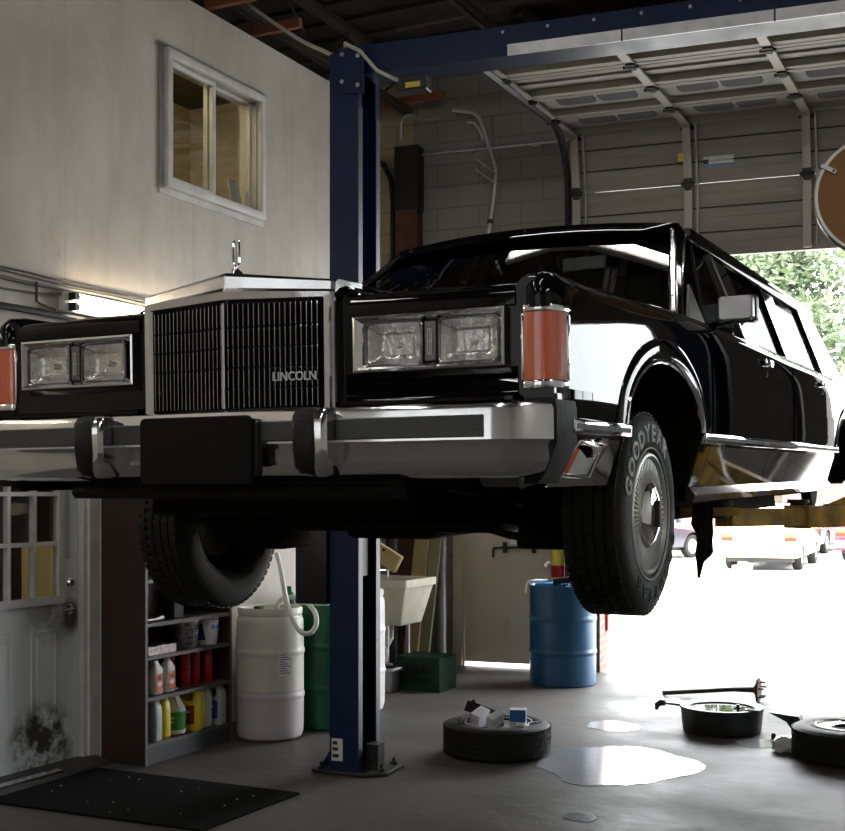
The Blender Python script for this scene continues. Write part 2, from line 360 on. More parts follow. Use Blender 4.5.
# ------------------------------------------------------------------ mesh helper
class MB:
    def __init__(s):
        s.bm = bmesh.new(); s.mi = 0
    def _f(s, vs):
        try:
            f = s.bm.faces.new(vs); f.material_index = s.mi; return f
        except ValueError:
            return None
    def box(s, c, size, rot=None, taper=None):
        x, y, z = [k / 2 for k in size]
        R = rot if rot is not None else Matrix.Identity(3)
        if isinstance(R, Euler): R = R.to_matrix()
        tx, ty = taper or (1, 1)
        P = []
        for k in (-1, 1):
            a, b2 = (tx, ty) if k == 1 else (1, 1)
            for i, j in ((-1, -1), (1, -1), (1, 1), (-1, 1)):
                P.append(s.bm.verts.new(V(c) + R @ V((i * x * a, j * y * b2, k * z))))
        for q in ((3, 2, 1, 0), (4, 5, 6, 7), (0, 1, 5, 4), (1, 2, 6, 5), (2, 3, 7, 6), (3, 0, 4, 7)):
            s._f([P[i] for i in q])
        return s
    def bx(s, x0, x1, y0, y1, z0, z1):
        return s.box(((x0 + x1) / 2, (y0 + y1) / 2, (z0 + z1) / 2), (abs(x1 - x0), abs(y1 - y0), abs(z1 - z0)))
    def loft(s, rings, closed=True, cap=True, wrap=False):
        R = [[s.bm.verts.new(V(p)) for p in r] for r in rings]
        n = len(R[0])
        m = len(R)
        for i in range(m if wrap else m - 1):
            A, B = R[i], R[(i + 1) % m]
            for j in range(n if closed else n - 1):
                k = (j + 1) % n
                s._f([A[j], A[k], B[k], B[j]])
        if cap and closed and not wrap:
            s._f(list(reversed(R[0]))); s._f(R[-1])
        return s
    def cyl(s, p0, p1, r0, r1=None, n=16, cap=True):
        p0, p1 = V(p0), V(p1)
        r1 = r0 if r1 is None else r1
        d = (p1 - p0).normalized()
        a = d.orthogonal().normalized(); b = d.cross(a)
        rings = []
        for p, r in ((p0, r0), (p1, r1)):
            rings.append([p + (a * math.cos(2 * PI * i / n) + b * math.sin(2 * PI * i / n)) * r for i in range(n)])
        return s.loft(rings, True, cap)
    def tube(s, pts, r, n=8, closed=False, sy=1.0, up=None):
        pts = [V(p) for p in pts]
        m = len(pts)
        rings = []
        prev = None
        for i in range(m):
            if closed:
                t = (pts[(i + 1) % m] - pts[i - 1]).normalized()
            else:
                t = (pts[min(i + 1, m - 1)] - pts[max(i - 1, 0)]).normalized()
            if up is not None:
                a = (V(up) - t * V(up).dot(t)).normalized()
            elif prev is None:
                a = t.orthogonal().normalized()
            else:
                a = (prev - t * prev.dot(t)).normalized()
            prev = a
            b = t.cross(a)
            rr = r[i] if isinstance(r, (list, tuple)) else r
            rings.append([pts[i] + a * math.cos(2 * PI * k / n) * rr + b * math.sin(2 * PI * k / n) * rr * sy for k in range(n)])
        return s.loft(rings, True, not closed, closed)
    def lathe(s, prof, c=(0, 0, 0), rot=None, n=32, cap=True, closed=False):
        R = rot if rot is not None else Matrix.Identity(3)
        rings = []
        for r, z in prof:
            rings.append([V(c) + R @ V((r * math.cos(2 * PI * i / n), r * math.sin(2 * PI * i / n), z)) for i in range(n)])
        return s.loft(rings, True, cap and not closed, closed)
    def prism(s, poly, w0, w1, f):
        """poly in (u,v); f(u,v,w) -> xyz"""
        return s.loft([[f(u, v, w0) for u, v in poly], [f(u, v, w1) for u, v in poly]])
    def frame(s, outer, inner, w0, w1, f):
        a = [s.bm.verts.new(V(f(u, v, w0))) for u, v in outer]; b = [s.bm.verts.new(V(f(u, v, w0))) for u, v in inner]
        c = [s.bm.verts.new(V(f(u, v, w1))) for u, v in outer]; d = [s.bm.verts.new(V(f(u, v, w1))) for u, v in inner]
        n = len(a)
        for i in range(n):
            k = (i + 1) % n
            s._f([a[i], a[k], b[k], b[i]]); s._f([c[i], d[i], d[k], c[k]])
            s._f([a[i], c[i], c[k], a[k]]); s._f([b[i], b[k], d[k], d[i]])
        return s
    def sphere(s, c, r, n=14, m=8, sc=(1, 1, 1)):
        rings = []
        for i in range(1, m):
            t = PI * i / m
            rings.append([V(c) + V((r * math.sin(t) * math.cos(2 * PI * k / n) * sc[0], r * math.sin(t) * math.sin(2 * PI * k / n) * sc[1], -r * math.cos(t) * sc[2])) for k in range(n)])
        return s.loft(rings)
    def text(s, body, size, f, extrude=0.002, n_sub=0, bold=0.0):
        """f(u,v,w) maps text space (u right, v up, w out) to xyz; text centred on 0,0"""
        cu = bpy.data.curves.new('tmp', 'FONT'); cu.body = body; cu.size = size
        cu.align_x = 'CENTER'; cu.align_y = 'CENTER'; cu.extrude = extrude; cu.offset = bold
        cu.resolution_u = 3
        o = bpy.data.objects.new('tmp', cu); COL.objects.link(o)
        me = bpy.data.meshes.new_from_object(o.evaluated_get(bpy.context.evaluated_depsgraph_get()))
        vs = [s.bm.verts.new(V(f(*v.co))) for v in me.vertices]
        for p in me.polygons: s._f([vs[i] for i in p.vertices])
        bpy.data.objects.remove(o); bpy.data.curves.remove(cu); bpy.data.meshes.remove(me)
        return s
    def bevel(s, w, seg=2, ang=30):
        s.bm.normal_update()
        es = [e for e in s.bm.edges if len(e.link_faces) == 2 and e.calc_face_angle(0) > math.radians(ang)]
        bmesh.ops.bevel(s.bm, geom=es, offset=w, segments=seg, affect='EDGES', profile=0.5, clamp_overlap=True)
        return s
    def subdiv(s, n=1):
        bmesh.ops.subdivide_edges(s.bm, edges=s.bm.edges[:], cuts=n, use_grid_fill=True)
        return s
    def move(s, fn):
        for v in s.bm.verts: v.co = V(fn(v.co))
        return s
    def mesh(s, name, mats, smooth=35, fix=True):
        if fix: bmesh.ops.recalc_face_normals(s.bm, faces=s.bm.faces[:])
        me = bpy.data.meshes.new(name)
        s.bm.normal_update()
        if smooth:
            for f in s.bm.faces: f.smooth = True
            for e in s.bm.edges:
                if len(e.link_faces) == 2 and e.calc_face_angle(0) > math.radians(smooth): e.smooth = False
        s.bm.to_mesh(me); s.bm.free()
        for m in (mats if isinstance(mats, (list, tuple)) else [mats]):
            me.materials.append(M[m] if isinstance(m, str) else m)
        return me
    def build(s, name, mats, parent=None, smooth=35, loc=(0, 0, 0), rot=(0, 0, 0), label=None, fix=True):
        o = bpy.data.objects.new(name, s.mesh(name, mats, smooth, fix))
        COL.objects.link(o)
        o.location = loc; o.rotation_euler = rot
        if parent is not None: o.parent = parent
        if label: o['label'] = label
        return o

def empty(name, loc=(0, 0, 0), rot=(0, 0, 0)):
    o = bpy.data.objects.new(name, None); COL.objects.link(o)
    o.location = loc; o.rotation_euler = rot; o.empty_display_size = 0.1
    return o
def tag(o, label, cat, group=None, kind=None):
    o['label'] = label; o['category'] = cat
    if group: o['group'] = group
    if kind: o['kind'] = kind
    return o
def struct(o, label=None):
    o['kind'] = 'structure'
    if label: o['label'] = label
    return o
def kids(o): return [c for c in bpy.data.objects if c.parent == o]
def copy_tree(o, parent=None):
    c = o.copy(); COL.objects.link(c); c.parent = parent
    for ch in kids(o): copy_tree(ch, c)
    return c
def rrect(w, h, r, n=4, cx=0, cy=0):
    out = []
    for sx, sy, a0 in ((1, 1, 0), (-1, 1, 90), (-1, -1, 180), (1, -1, 270)):
        for i in range(n + 1):
            a = math.radians(a0 + 90 * i / n)
            out.append((cx + sx * (w / 2 - r) + r * math.cos(a), cy + sy * (h / 2 - r) + r * math.sin(a)))
    return out
def boolean(o, cutters, op='DIFFERENCE'):
    for c in cutters:
        md = o.modifiers.new('b', 'BOOLEAN'); md.operation = op; md.object = c; md.solver = 'EXACT'
    me = bpy.data.meshes.new_from_object(o.evaluated_get(bpy.context.evaluated_depsgraph_get()))
    o.modifiers.clear(); old = o.data; o.data = me; bpy.data.meshes.remove(old)
    for c in cutters:
        d = c.data; bpy.data.objects.remove(c); bpy.data.meshes.remove(d)
    bm = bmesh.new(); bm.from_mesh(o.data); bm.normal_update()
    for f in bm.faces: f.smooth = True
    for e in bm.edges: e.smooth = not (len(e.link_faces) == 2 and e.calc_face_angle(0) > math.radians(32))
    bm.to_mesh(o.data); bm.free()
    return o
def XZ(y0=0, sy=1):
    return lambda u, v, w: (u, y0 + sy * w, v)
def smooth(pts, n=6):
    pts = [V(p) for p in pts]; out = []
    for i in range(len(pts) - 1):
        a, b, c, d = pts[max(i - 1, 0)], pts[i], pts[i + 1], pts[min(i + 2, len(pts) - 1)]
        for k in range(n):
            t = k / n
            out.append(0.5 * ((2 * b) + (c - a) * t + (2 * a - 5 * b + 4 * c - d) * t * t + (3 * b - a - 3 * c + d) * t ** 3))
    return out + [pts[-1]]
def lerp(a, b, t): return a + (b - a) * t
def interp(x, xs, ys):
    if x <= xs[0]: return ys[0]
    for i in range(len(xs) - 1):
        if x <= xs[i + 1]:
            return lerp(ys[i], ys[i + 1], (x - xs[i]) / (xs[i + 1] - xs[i]))
    return ys[-1]

# ------------------------------------------------------------------ camera, world
cam_d = bpy.data.cameras.new('camera'); cam = bpy.data.objects.new('camera', cam_d); COL.objects.link(cam)
cam.location = (0, 0, 1.62); cam.rotation_euler = (PI / 2, 0, math.radians(26.8))
cam_d.sensor_width = 36; cam_d.lens = 36 * 1225 / 845; cam_d.shift_y = (497 - 415.5) / 845
cam_d.clip_start = 0.05; cam_d.clip_end = 300
scn.camera = cam
vs = scn.view_settings
vs.view_transform = 'Standard'; vs.look = 'None'; vs.exposure = 0.0; vs.gamma = 1.0; vs.use_curve_mapping = False
scn.cycles.use_denoising = True
scn.cycles.max_bounces = 10; scn.cycles.diffuse_bounces = 5; scn.cycles.glossy_bounces = 5
scn.cycles.transparent_max_bounces = 12; scn.cycles.caustics_reflective = False; scn.cycles.caustics_refractive = False
scn.cycles.sample_clamp_indirect = 6.0
w = bpy.data.worlds.new('overcast_sky'); scn.world = w; w.use_nodes = True
bg = w.node_tree.nodes['Background']; bg.inputs['Color'].default_value = (0.95, 0.98, 1.0, 1); bg.inputs['Strength'].default_value = 16.0
# ================================================================== SETTING
PHI = math.radians(6.6)
TP = math.tan(PHI)
XW = -5.2
BACK = dict(loc=(0, 11.25, 0), rot=(0, 0, PHI))

def wall_cells(name, mats, u0, u1, z0, z1, holes, f, th=0.2, parent=None, **kw):
    us = sorted({u0, u1, *[h[0] for h in holes], *[h[1] for h in holes]})
    zs = sorted({z0, z1, *[h[2] for h in holes], *[h[3] for h in holes]})
    us = [u for u in us if u0 <= u <= u1]; zs = [z for z in zs if z0 <= z <= z1]
    m = MB()
    inside = lambda i, k: 0 <= i < len(us) - 1 and 0 <= k < len(zs) - 1 and not any(
        h[0] < (us[i] + us[i + 1]) / 2 < h[1] and h[2] < (zs[k] + zs[k + 1]) / 2 < h[3] for h in holes)
    vc = {}
    def vert(u, z, w):
        key = (round(u, 4), round(z, 4), w)
        if key not in vc: vc[key] = m.bm.verts.new(V(f(u, z, w)))
        return vc[key]
    for i in range(len(us) - 1):
        for k in range(len(zs) - 1):
            if not inside(i, k): continue
            a, b, c, d = us[i], us[i + 1], zs[k], zs[k + 1]
            for w in (0, th): m._f([vert(a, c, w), vert(b, c, w), vert(b, d, w), vert(a, d, w)])
            for di, dk, e in ((-1, 0, ((a, c), (a, d))), (1, 0, ((b, c), (b, d))), (0, -1, ((a, c), (b, c))), (0, 1, ((a, d), (b, d)))):
                if not inside(i + di, k + dk):
                    (p, q), (r, s) = e
                    m._f([vert(p, q, 0), vert(r, s, 0), vert(r, s, th), vert(p, q, th)])
    return m.build(name, mats, parent, smooth=None, **kw)

# floor and outside ground
fl = MB(); fl.prism([(-9, -6), (5, -6), (5, 11.85), (-9, 10.25)], -0.1, 0.0, lambda u, v, w: (u, v, w))
struct(fl.build('floor', 'floor', smooth=None), 'stained grey concrete garage floor with wet patches')
g = MB(); g.prism([(-60, 10.262 - 51 * 0.114), (-9, 10.262), (5, 11.862), (60, 11.862 + 55 * 0.114), (60, 90), (-60, 90)], -0.14, -0.025, lambda u, v, w: (u, v, w))
struct(g.build('ground', 'asphalt', smooth=None), 'sunlit pale parking lot outside the open garage door')
fg = MB(); fg.prism([(-40, -60), (40, -60), (40, -6.01), (-40, -6.01)], -0.14, -0.025, lambda u, v, w: (u, v, w))
struct(fg.build('ground_front', 'asphalt', smooth=None))

# left wall of the office, with window and door holes
WIN = (6.53, 7.56, 3.735, 4.55)
DOR = (4.80, 5.715, 0.0, 2.06)
wall_cells('wall_left', 'plywall', -6, 8.61, 0, 5.02, [WIN, DOR], lambda u, z, w: (XW - w, u, z), 0.15).__setitem__('kind', 'structure')
oe = MB(); oe.bx(-8.9, XW - 0.15, 8.46, 8.61, 0, 5.02)
struct(oe.build('wall_office_end', 'plywall', smooth=None))
# office rooms behind (seen through the panes)
of = MB(); of.bx(-6.62, -6.5, 3.0, 8.46, 2.6, 4.93)
struct(of.build('wall_office_back', 'warm_wall', smooth=None))
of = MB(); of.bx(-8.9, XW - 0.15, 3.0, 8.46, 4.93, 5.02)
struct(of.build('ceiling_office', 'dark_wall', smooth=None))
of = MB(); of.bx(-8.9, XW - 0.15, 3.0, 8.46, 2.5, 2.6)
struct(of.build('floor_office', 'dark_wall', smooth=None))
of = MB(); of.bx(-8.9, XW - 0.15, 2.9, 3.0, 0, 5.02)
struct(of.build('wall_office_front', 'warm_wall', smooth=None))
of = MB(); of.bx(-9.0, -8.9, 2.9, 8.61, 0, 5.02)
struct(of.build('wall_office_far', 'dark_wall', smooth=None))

# back wall in its own frame: u along the wall, v outwards
fb = lambda u, z, w: (u, w, z)
GD = (-3.70, -0.55, 0.0, 4.45)
GW = (1.05, 4.6, 2.35, 3.75)
D2 = (-5.03, -4.07, 0.0, 2.12)
wall_cells('wall_back', 'block', -5.5, 5.1, 0, 5.8, [GD, GW, D2], fb, 0.24, **BACK).__setitem__('kind', 'structure')
GD2 = (-8.4, -5.75, 0.0, 3.15)
wall_cells('wall_back_cream', 'block_yellow', -9.1, -5.5, 0, 5.8, [GD2], fb, 0.24, **BACK).__setitem__('kind', 'structure')
# brick outer leaf showing at the jamb of the drive-through opening
b = MB(); b.bx(-4.05, -3.69, 0.241, 0.36, -0.03, 4.4); b.bx(-3.699, -3.66, -0.004, 0.36, 0.0, 4.4)
struct(b.build('trim_brick_jamb', 'brick', smooth=None, **BACK), 'brown brick jamb at the edge of the garage opening')
b = MB(); b.bx(-3.659, -3.635, 0.24, 0.34, 0.36, 3.2); b.bevel(0.004, 1)
struct(b.build('trim_jamb_strip', 'rub_red', smooth=None, **BACK), 'thin red jamb strip at the garage opening')
b = MB(); b.bx(5.0, 5.2, -6, 12.2, 0, 5.8)
struct(b.build('wall_right', 'white_wall', smooth=None))
FWIN = (-5.15, -1.0, 0.3, 5.3)
wall_cells('wall_front', 'white_wall', -9.1, 5.1, 0, 5.8, [FWIN], lambda u, z, w: (u, -6 - w, z), 0.2).__setitem__('kind', 'structure')
b = MB(); b.bx(-9.2, -9.0, -6, 11, 0, 5.8)
struct(b.build('wall_recess_side', 'block_yellow', smooth=None))
c = MB(); c.prism([(-9.2, -6.2), (5.2, -6.2), (5.2, 12.1), (-9.2, 10.4)], 5.8, 5.95, lambda u, v, w: (u, v, w))
for k in range(46):
    y = -5.9 + k * 0.36
    c.bx(-9, 5, y, y + 0.14, 5.765, 5.802)
struct(c.build('ceiling', 'deck', smooth=None), 'dark ribbed roof deck above the garage')

# office window
wf = MB()
fw = lambda u, v, w: (XW + w, u, v)
def rect(a, b2, c2, d): return [(a, c2), (b2, c2), (b2, d), (a, d)]
wf.frame(rect(6.47, 7.62, 3.675, 4.605), rect(6.525, 7.565, 3.735, 4.550), 0.001, 0.05, fw).bevel(0.008, 2)
win = struct(wf.build('window_1', 'white_paint'), 'white framed sliding window high in the plywood office wall')
m = MB()
m.frame(rect(6.525, 7.07, 3.735, 4.55), rect(6.56, 7.035, 3.77, 4.515), -0.045, -0.005, fw); m.bevel(0.005, 1)
m.build('window_sash', 'white_paint', win)
m = MB(); m.frame(rect(7.03, 7.565, 3.735, 4.55), rect(7.065, 7.545, 3.755, 4.53), -0.09, -0.046, fw); m.bevel(0.005, 1)
m.build('window_sash', 'white_paint', win)
m = MB(); m.bx(XW - 0.03, XW - 0.025, 6.56, 7.035, 3.77, 4.515); m.build('window_pane', 'pane', win, smooth=None)
m = MB(); m.bx(XW - 0.07, XW - 0.065, 7.065, 7.545, 3.755, 4.53); m.build('window_pane', 'pane', win, smooth=None)
m = MB(); m.bx(XW + 0.001, XW + 0.018, 6.425, 6.47, 3.66, 4.63); m.bx(XW + 0.001, XW + 0.03, 6.40, 7.64, 4.606, 4.625); m.build('window_flashing', 'galv', win)
m = MB(); m.bx(XW + 0.001, XW + 0.012, 6.43, 7.64, 3.63, 3.674); m.build('window_nailing_strip', 'white_paint', win)
m = MB(); m.box((-5.315, 7.45, 3.862), (0.006, 0.13, 0.2), Euler((0.0, -0.18, 0.0)))
tag(m.build('paper_notice', 'label_white'), 'white sheet of paper propped in the corner of the office window', 'paper')
m = MB(); m.bx(-6.4, -5.5, 6.6, 6.68, 4.86, 4.925); m.bevel(0.01, 1)
ol = empty('office_ceiling_lamp', (0, 0, 0)); tag(ol, 'dim lamp strip on the office ceiling behind the high window', 'lamp')
m.build('lamp_body', 'white_paint', ol)
m = MB(); m.bx(-6.35, -5.55, 6.605, 6.675, 4.845, 4.859); m.build('lamp_diffuser', 'office_lamp', ol)
m = MB(); m.bx(-8.0, -6.9, 5.3, 5.38, 2.42, 2.485); m.bevel(0.01, 1)
ol2 = empty('hall_ceiling_lamp', (0, 0, 0)); tag(ol2, 'dim lamp strip on the ceiling of the room behind the white door', 'lamp')
m.build('lamp_body', 'white_paint', ol2)
m = MB(); m.bx(-7.9, -7.0, 5.305, 5.375, 2.405, 2.419); m.build('lamp_diffuser', 'office_lamp', ol2)

# white door with nine panes
fd = lambda u, v, w: (w - 0.03, u - 4.80, v)
door = struct(empty('door_1', (XW, 4.80, 0)), 'grimy white nine-pane door in the office wall')
PY0, PY1, PZ0, PZ1 = 4.94, 5.545, 1.02, 1.90
d = MB()
us = [4.805, PY0, PY1, 5.705]; zs = [0.045, PZ0, PZ1, 2.05]
for i in range(3):
    for k in range(3):
        if i == 1 and k == 1: continue
        d.prism(rect(us[i], us[i + 1], zs[k], zs[k + 1]), -0.045, 0, fd)
bmesh.ops.remove_doubles(d.bm, verts=d.bm.verts[:], dist=1e-4)
dl = d.build('door_leaf', 'dirtydoor', None, smooth=None)
dl.parent = door
m = MB(); m.frame(rect(PY0 - 0.035, PY1 + 0.035, PZ0 - 0.035, PZ1 + 0.035), rect(PY0 + 0.012, PY1 - 0.012, PZ0 + 0.012, PZ1 - 0.012), 0, 0.014, fd)
for i in (1, 2):
    y = lerp(PY0, PY1, i / 3); m.prism(rect(y - 0.012, y + 0.012, PZ0, PZ1), -0.03, 0.008, fd)
    z = lerp(PZ0, PZ1, i / 3) + 0.03; m.prism(rect(PY0, PY1, z - 0.012, z + 0.012), -0.029, 0.007, fd)
o = m.build('muntin_grid', 'white_paint', door)
m = MB(); m.prism(rect(PY0, PY1, PZ0, PZ1), -0.026, -0.022, fd); m.build('door_pane', 'pane', door, smooth=None)
for y0, y1 in ((4.90, 5.165), (5.315, 5.525)):
    m = MB()
    m.frame(rect(y0, y1, 0.27, 0.84), rect(y0 + 0.022, y1 - 0.022, 0.292, 0.818), 0, 0.006, fd)
    m.prism(rect(y0 + 0.045, y1 - 0.045, 0.315, 0.795), 0, 0.006, fd); m.bevel(0.004, 1)
    m.build('door_panel', 'dirtydoor', door)
# lever handle, deadbolt, strike plate
RX = Matrix.Rotation(PI / 2, 3, 'Y')
m = MB(); m.lathe([(0.001, 0.0), (0.032, 0.0), (0.032, 0.006), (0.026, 0.012), (0.012, 0.016), (0.012, 0.045), (0.001, 0.047)], (0.0, 0.825, 0.945), RX, 20)
m.tube([(0.04, 0.825, 0.945), (0.05, 0.815, 0.945), (0.052, 0.76, 0.943), (0.05, 0.72, 0.940)], [0.009, 0.010, 0.009, 0.007], 8)
hd = m.build('lever_handle', 'chrome_worn', door, loc=(-0.028, 0, 0))
m = MB(); m.lathe([(0.001, 0.0), (0.03, 0.0), (0.03, 0.01), (0.024, 0.016), (0.02, 0.026), (0.001, 0.027)], (0.0, 0.825, 1.105), RX, 20)
m.build('deadbolt', 'chrome_worn', door, loc=(-0.028, 0, 0))
m = MB(); m.bx(0, 0.004, 0.76, 0.83, 1.25, 1.75); m.build('door_push_plate', 'grey_plastic', door, loc=(-0.029, 0, 0))
# door trim
m = MB(); m.bx(XW - 0.15, XW + 0.006, 5.716, 5.755, 0, 2.09); m.bx(XW + 0.001, XW + 0.022, 5.75, 5.865, 0, 2.2); m.bx(XW + 0.001, XW + 0.03, 5.845, 5.872, 0, 2.2)
m.bx(XW - 0.15, XW + 0.02, 4.66, 4.795, 0, 2.2); m.bx(XW - 0.1, XW + 0.02, 4.66, 5.865, 2.07, 2.2)
struct(m.build('trim_door', 'white_paint', smooth=None), 'white wooden door casing')
m = MB(); m.prism([(XW - 0.15, 0.0), (XW + 0.16, 0.0), (XW + 0.14, 0.016), (XW + 0.02, 0.042), (XW - 0.15, 0.042)], 4.78, 5.80, lambda u, v, w: (u, w, v))
struct(m.build('trim_threshold', 'plinth', smooth=None), 'worn grey door threshold')
m = MB(); m.bx(XW + 0.06, XW + 0.13, 4.80, 5.42, 0.019, 0.035); m.bevel(0.004, 1)
m.move(lambda p: (p.x, p.y, p.z + 0.0))
struct(m.build('trim_threshold_strip', 'chrome_worn', smooth=None))
# dark furniture glimpsed through the door panes
m = MB(); m.bx(-8.3, -7.9, 5.6, 8.3, 0.01, 1.9)
sh = m.build('office_bookcase', 'brown_lam', smooth=None); tag(sh, 'dark bookcase in the room behind the door panes', 'bookcase')
m = MB(); m.bx(-7.2, -6.6, 7.2, 8.3, 0.01, 1.25); m.bevel(0.02, 1)
tag(m.build('office_counter', 'warm_wall', smooth=None), 'tan counter in the room behind the door panes', 'counter')

# beige steel exit door in the back wall
d2 = struct(empty('door_2', **BACK), 'beige steel exit door with daylight under it')
m = MB(); m.bx(-5.0, -4.10, 0.06, 0.105, 0.035, 2.08); m.bevel(0.004, 1); m.build('door_leaf', 'backdoor', d2, smooth=None)
m = MB(); m.bx(-5.09, -5.0, -0.02, 0.2, 0, 2.16); m.bx(-4.10, -4.01, -0.02, 0.2, 0, 2.16); m.bx(-5.0, -4.1, -0.02, 0.2, 2.085, 2.16)
m.bx(-5.0, -4.985, 0.02, 0.06, 0, 2.085); m.bevel(0.005, 1); m.build('door_frame', 'backdoor', d2, smooth=None)
m = MB()
RYm = Matrix.Rotation(PI / 2, 3, 'X')
m.lathe([(0.001, 0), (0.033, 0), (0.033, 0.008), (0.013, 0.012), (0.013, 0.035), (0.028, 0.045), (0.03, 0.06), (0.022, 0.072), (0.001, 0.075)], (-4.165, 0.06, 0.985), RYm, 18)
m.build('door_knob', 'chrome_worn', d2)
m = MB(); m.tube([(-4.70, 0.035, 1.045), (-4.70, 0.035, 1.125), (-4.69, 0.035, 1.135), (-4.05, 0.035, 1.15)], 0.011, 8)
m.build('latch_bar', 'iron', d2)
for u in (-4.585, -4.3):
    m = MB(); m.bx(u - 0.015, u + 0.015, 0.02, 0.06, 1.09, 1.19); m.build('latch_bracket', 'iron', d2)
m = MB(); m.bx(-4.53, -4.36, 0.054, 0.059, 1.17, 1.32); o = m.build('notice', 'label_white', d2)

# closed white ribbed garage door behind the sink
g2 = struct(empty('door_3', **BACK), 'closed white ribbed door behind the sink')
for k in range(7):
    m = MB(); z0 = k * 0.45
    m.bx(-8.39, -5.76, 0.03, 0.07, z0 + 0.004, z0 + 0.446)
    for q in range(4): m.bx(-8.35, -5.80, 0.012, 0.031, z0 + 0.03 + q * 0.105, z0 + 0.075 + q * 0.105)
    m.bevel(0.004, 1); m.build('door_section', 'gd_panel', g2, smooth=None)

# ------------------------------------------------------------------ overhead garage door, half open
gd = empty('garage_door', **BACK)
tag(gd, 'raised sectional garage door over the sunlit opening, ribbed steel with two rows of windows', 'garage door', kind='thing')
U0, U1 = -3.84, -0.42
def gpath(s):
    """distance s along the door from its lower edge -> (v, z, angle)"""
    if s < 0.66: return -0.13, 3.74 + s
    if s < 1.22:
        t = (s - 0.66) / 0.56; return -0.13 - 0.10 * t, 4.40 + 0.55 * t
    return -0.23 - (s - 1.22), 4.955 + 0.012 * (s - 1.22)
def gp(u, s, off):
    v, z = gpath(s); v2, z2 = gpath(s + 0.001); 
    t = V((v2 - v, z2 - z)).normalized(); nrm = V((t.y * -1, t.x))   # towards the room
    v += nrm.x * off; z += nrm.y * off
    return (u + v * TP, v, z)
secs = [(0.0, 0.66), (0.66, 1.22)] + [(1.22 + i * 0.55, 1.77 + i * 0.55) for i in range(4)]
for k, (s0, s1) in enumerate(secs):
    m = MB()
    e = 0.004
    L = s1 - s0
    m.prism([(U0, s0 + e), (U1, s0 + e), (U1, s1 - e), (U0, s1 - e)], -0.02, 0.0, lambda u, v, w: gp(u, v, w))
    def rib(a, b2, h): m.prism([(U0, s0 + a), (U1, s0 + a), (U1, s0 + b2), (U0, s0 + b2)], 0.0005, h, lambda u, v, w: gp(u, v, w))
    if k < 2:
        n = 3
        for q in range(n):
            a = L * q / n
            for r in range(2): rib(a + 0.03 + r * L / n * 0.46, a + 0.03 + r * L / n * 0.46 + 0.055, 0.007)
            if q:
                m.mi = 1; m.prism([(U0, s0 + a - 0.006), (U1, s0 + a - 0.006), (U1, s0 + a + 0.006), (U0, s0 + a + 0.006)], 0.0005, 0.010, lambda u, v, w: gp(u, v, w)); m.mi = 0
        if k == 0: rib(0.005, 0.05, 0.03)
        else: rib(0.0, 0.035, 0.035)
    else:
        rib(0.008, 0.075, 0.055); rib(L - 0.06, L - 0.008, 0.055)
        if k >= 4:
            rib(0.19, 0.25, 0.02); rib(0.32, 0.38, 0.02)
    sec = m.build('door_section', ['gd_panel', 'iron'], gd, smooth=None)
    if k in (2, 3):
        for j in range(3):
            uc = U0 + 0.50 + j * 1.005
            for q in (-1, 1):
                m = MB()
                m.prism([(uc + q * 0.175 + a, s0 + L / 2 + 0.012 + c2) for a, c2 in rrect(0.32, 0.20, 0.06)], 0.001, 0.012, lambda u, v, w: gp(u, v, w))
                m.build('door_window', 'gd_window', sec)
ustr = [U0 + 0.03 + j * 1.005 for j in range(4)]
for j, u in enumerate(ustr):
    m = MB()
    ss = [0.02, 0.655, 0.67, 1.21, 1.24, 3.40]
    rings = [[gp(u - 0.035, s, 0.052), gp(u + 0.035, s, 0.052), gp(u + 0.035, s, 0.072), gp(u - 0.035, s, 0.072)] for s in ss]
    m.loft(rings)
    rings = [[gp(u + 0.065, s, 0.002), gp(u + 0.082, s, 0.002), gp(u + 0.082, s, 0.04), gp(u + 0.065, s, 0.04)] for s in ss[:4]]
    m.loft(rings)
    st = m.build('door_strut', 'gd_strut', gd, smooth=None)
    for s in (0.66, 1.22, 1.77, 2.32, 2.87):
        h = MB(); h.prism([(u + a, s + c2) for a, c2 in ((-0.05, 0), (-0.03, 0.05), (0.03, 0.05), (0.05, 0), (0.02, -0.07), (-0.02, -0.07))], 0.073, 0.088, lambda a, v, w: gp(a, v, w)); 
        h.tube([gp(u - 0.06, s, 0.085), gp(u + 0.06, s, 0.085)], 0.014, 6)
        h.build('hinge', 'iron', st)
# side tracks
for u in (U0 - 0.08, U1 + 0.08):
    m = MB()
    pts = [(u, -0.16, 0.05)] + [(u, -0.16, z) for z in (2, 4.2)]
    for a in range(0, 91, 15):
        r = math.radians(a); pts.append((u, -0.16 - 0.55 * (1 - math.cos(r)), 4.35 + 0.55 * math.sin(r)))
    pts += [(u - (d) * TP, -0.71 - d, 4.90) for d in (0.5, 1.2, 1.85)]
    m.tube(pts, 0.035, 6)
    m.build('track', 'black_steel', gd, smooth=None)
m = MB(); m.prism([(-2.68, 0.80), (-2.42, 0.80), (-2.42, 0.885), (-2.68, 0.885)], 0.0085, 0.010, lambda u, v, w: gp(u, v, w)); lb = m.build('warning_sticker', 'label_white', gd, label='white and blue sticker on the door')
m = MB(); m.prism([(-2.68, 0.80), (-2.42, 0.80), (-2.42, 0.818), (-2.68, 0.818)], 0.0101, 0.011, lambda u, v, w: gp(u, v, w)); m.build('sticker_band', 'sky_blue', lb)
m = MB(); m.prism([(-2.68, 0.82), (-2.635, 0.82), (-2.635, 0.86), (-2.68, 0.86)], 0.0101, 0.011, lambda u, v, w: gp(u, v, w)); m.build('sticker_mark', 'label_dark', lb)
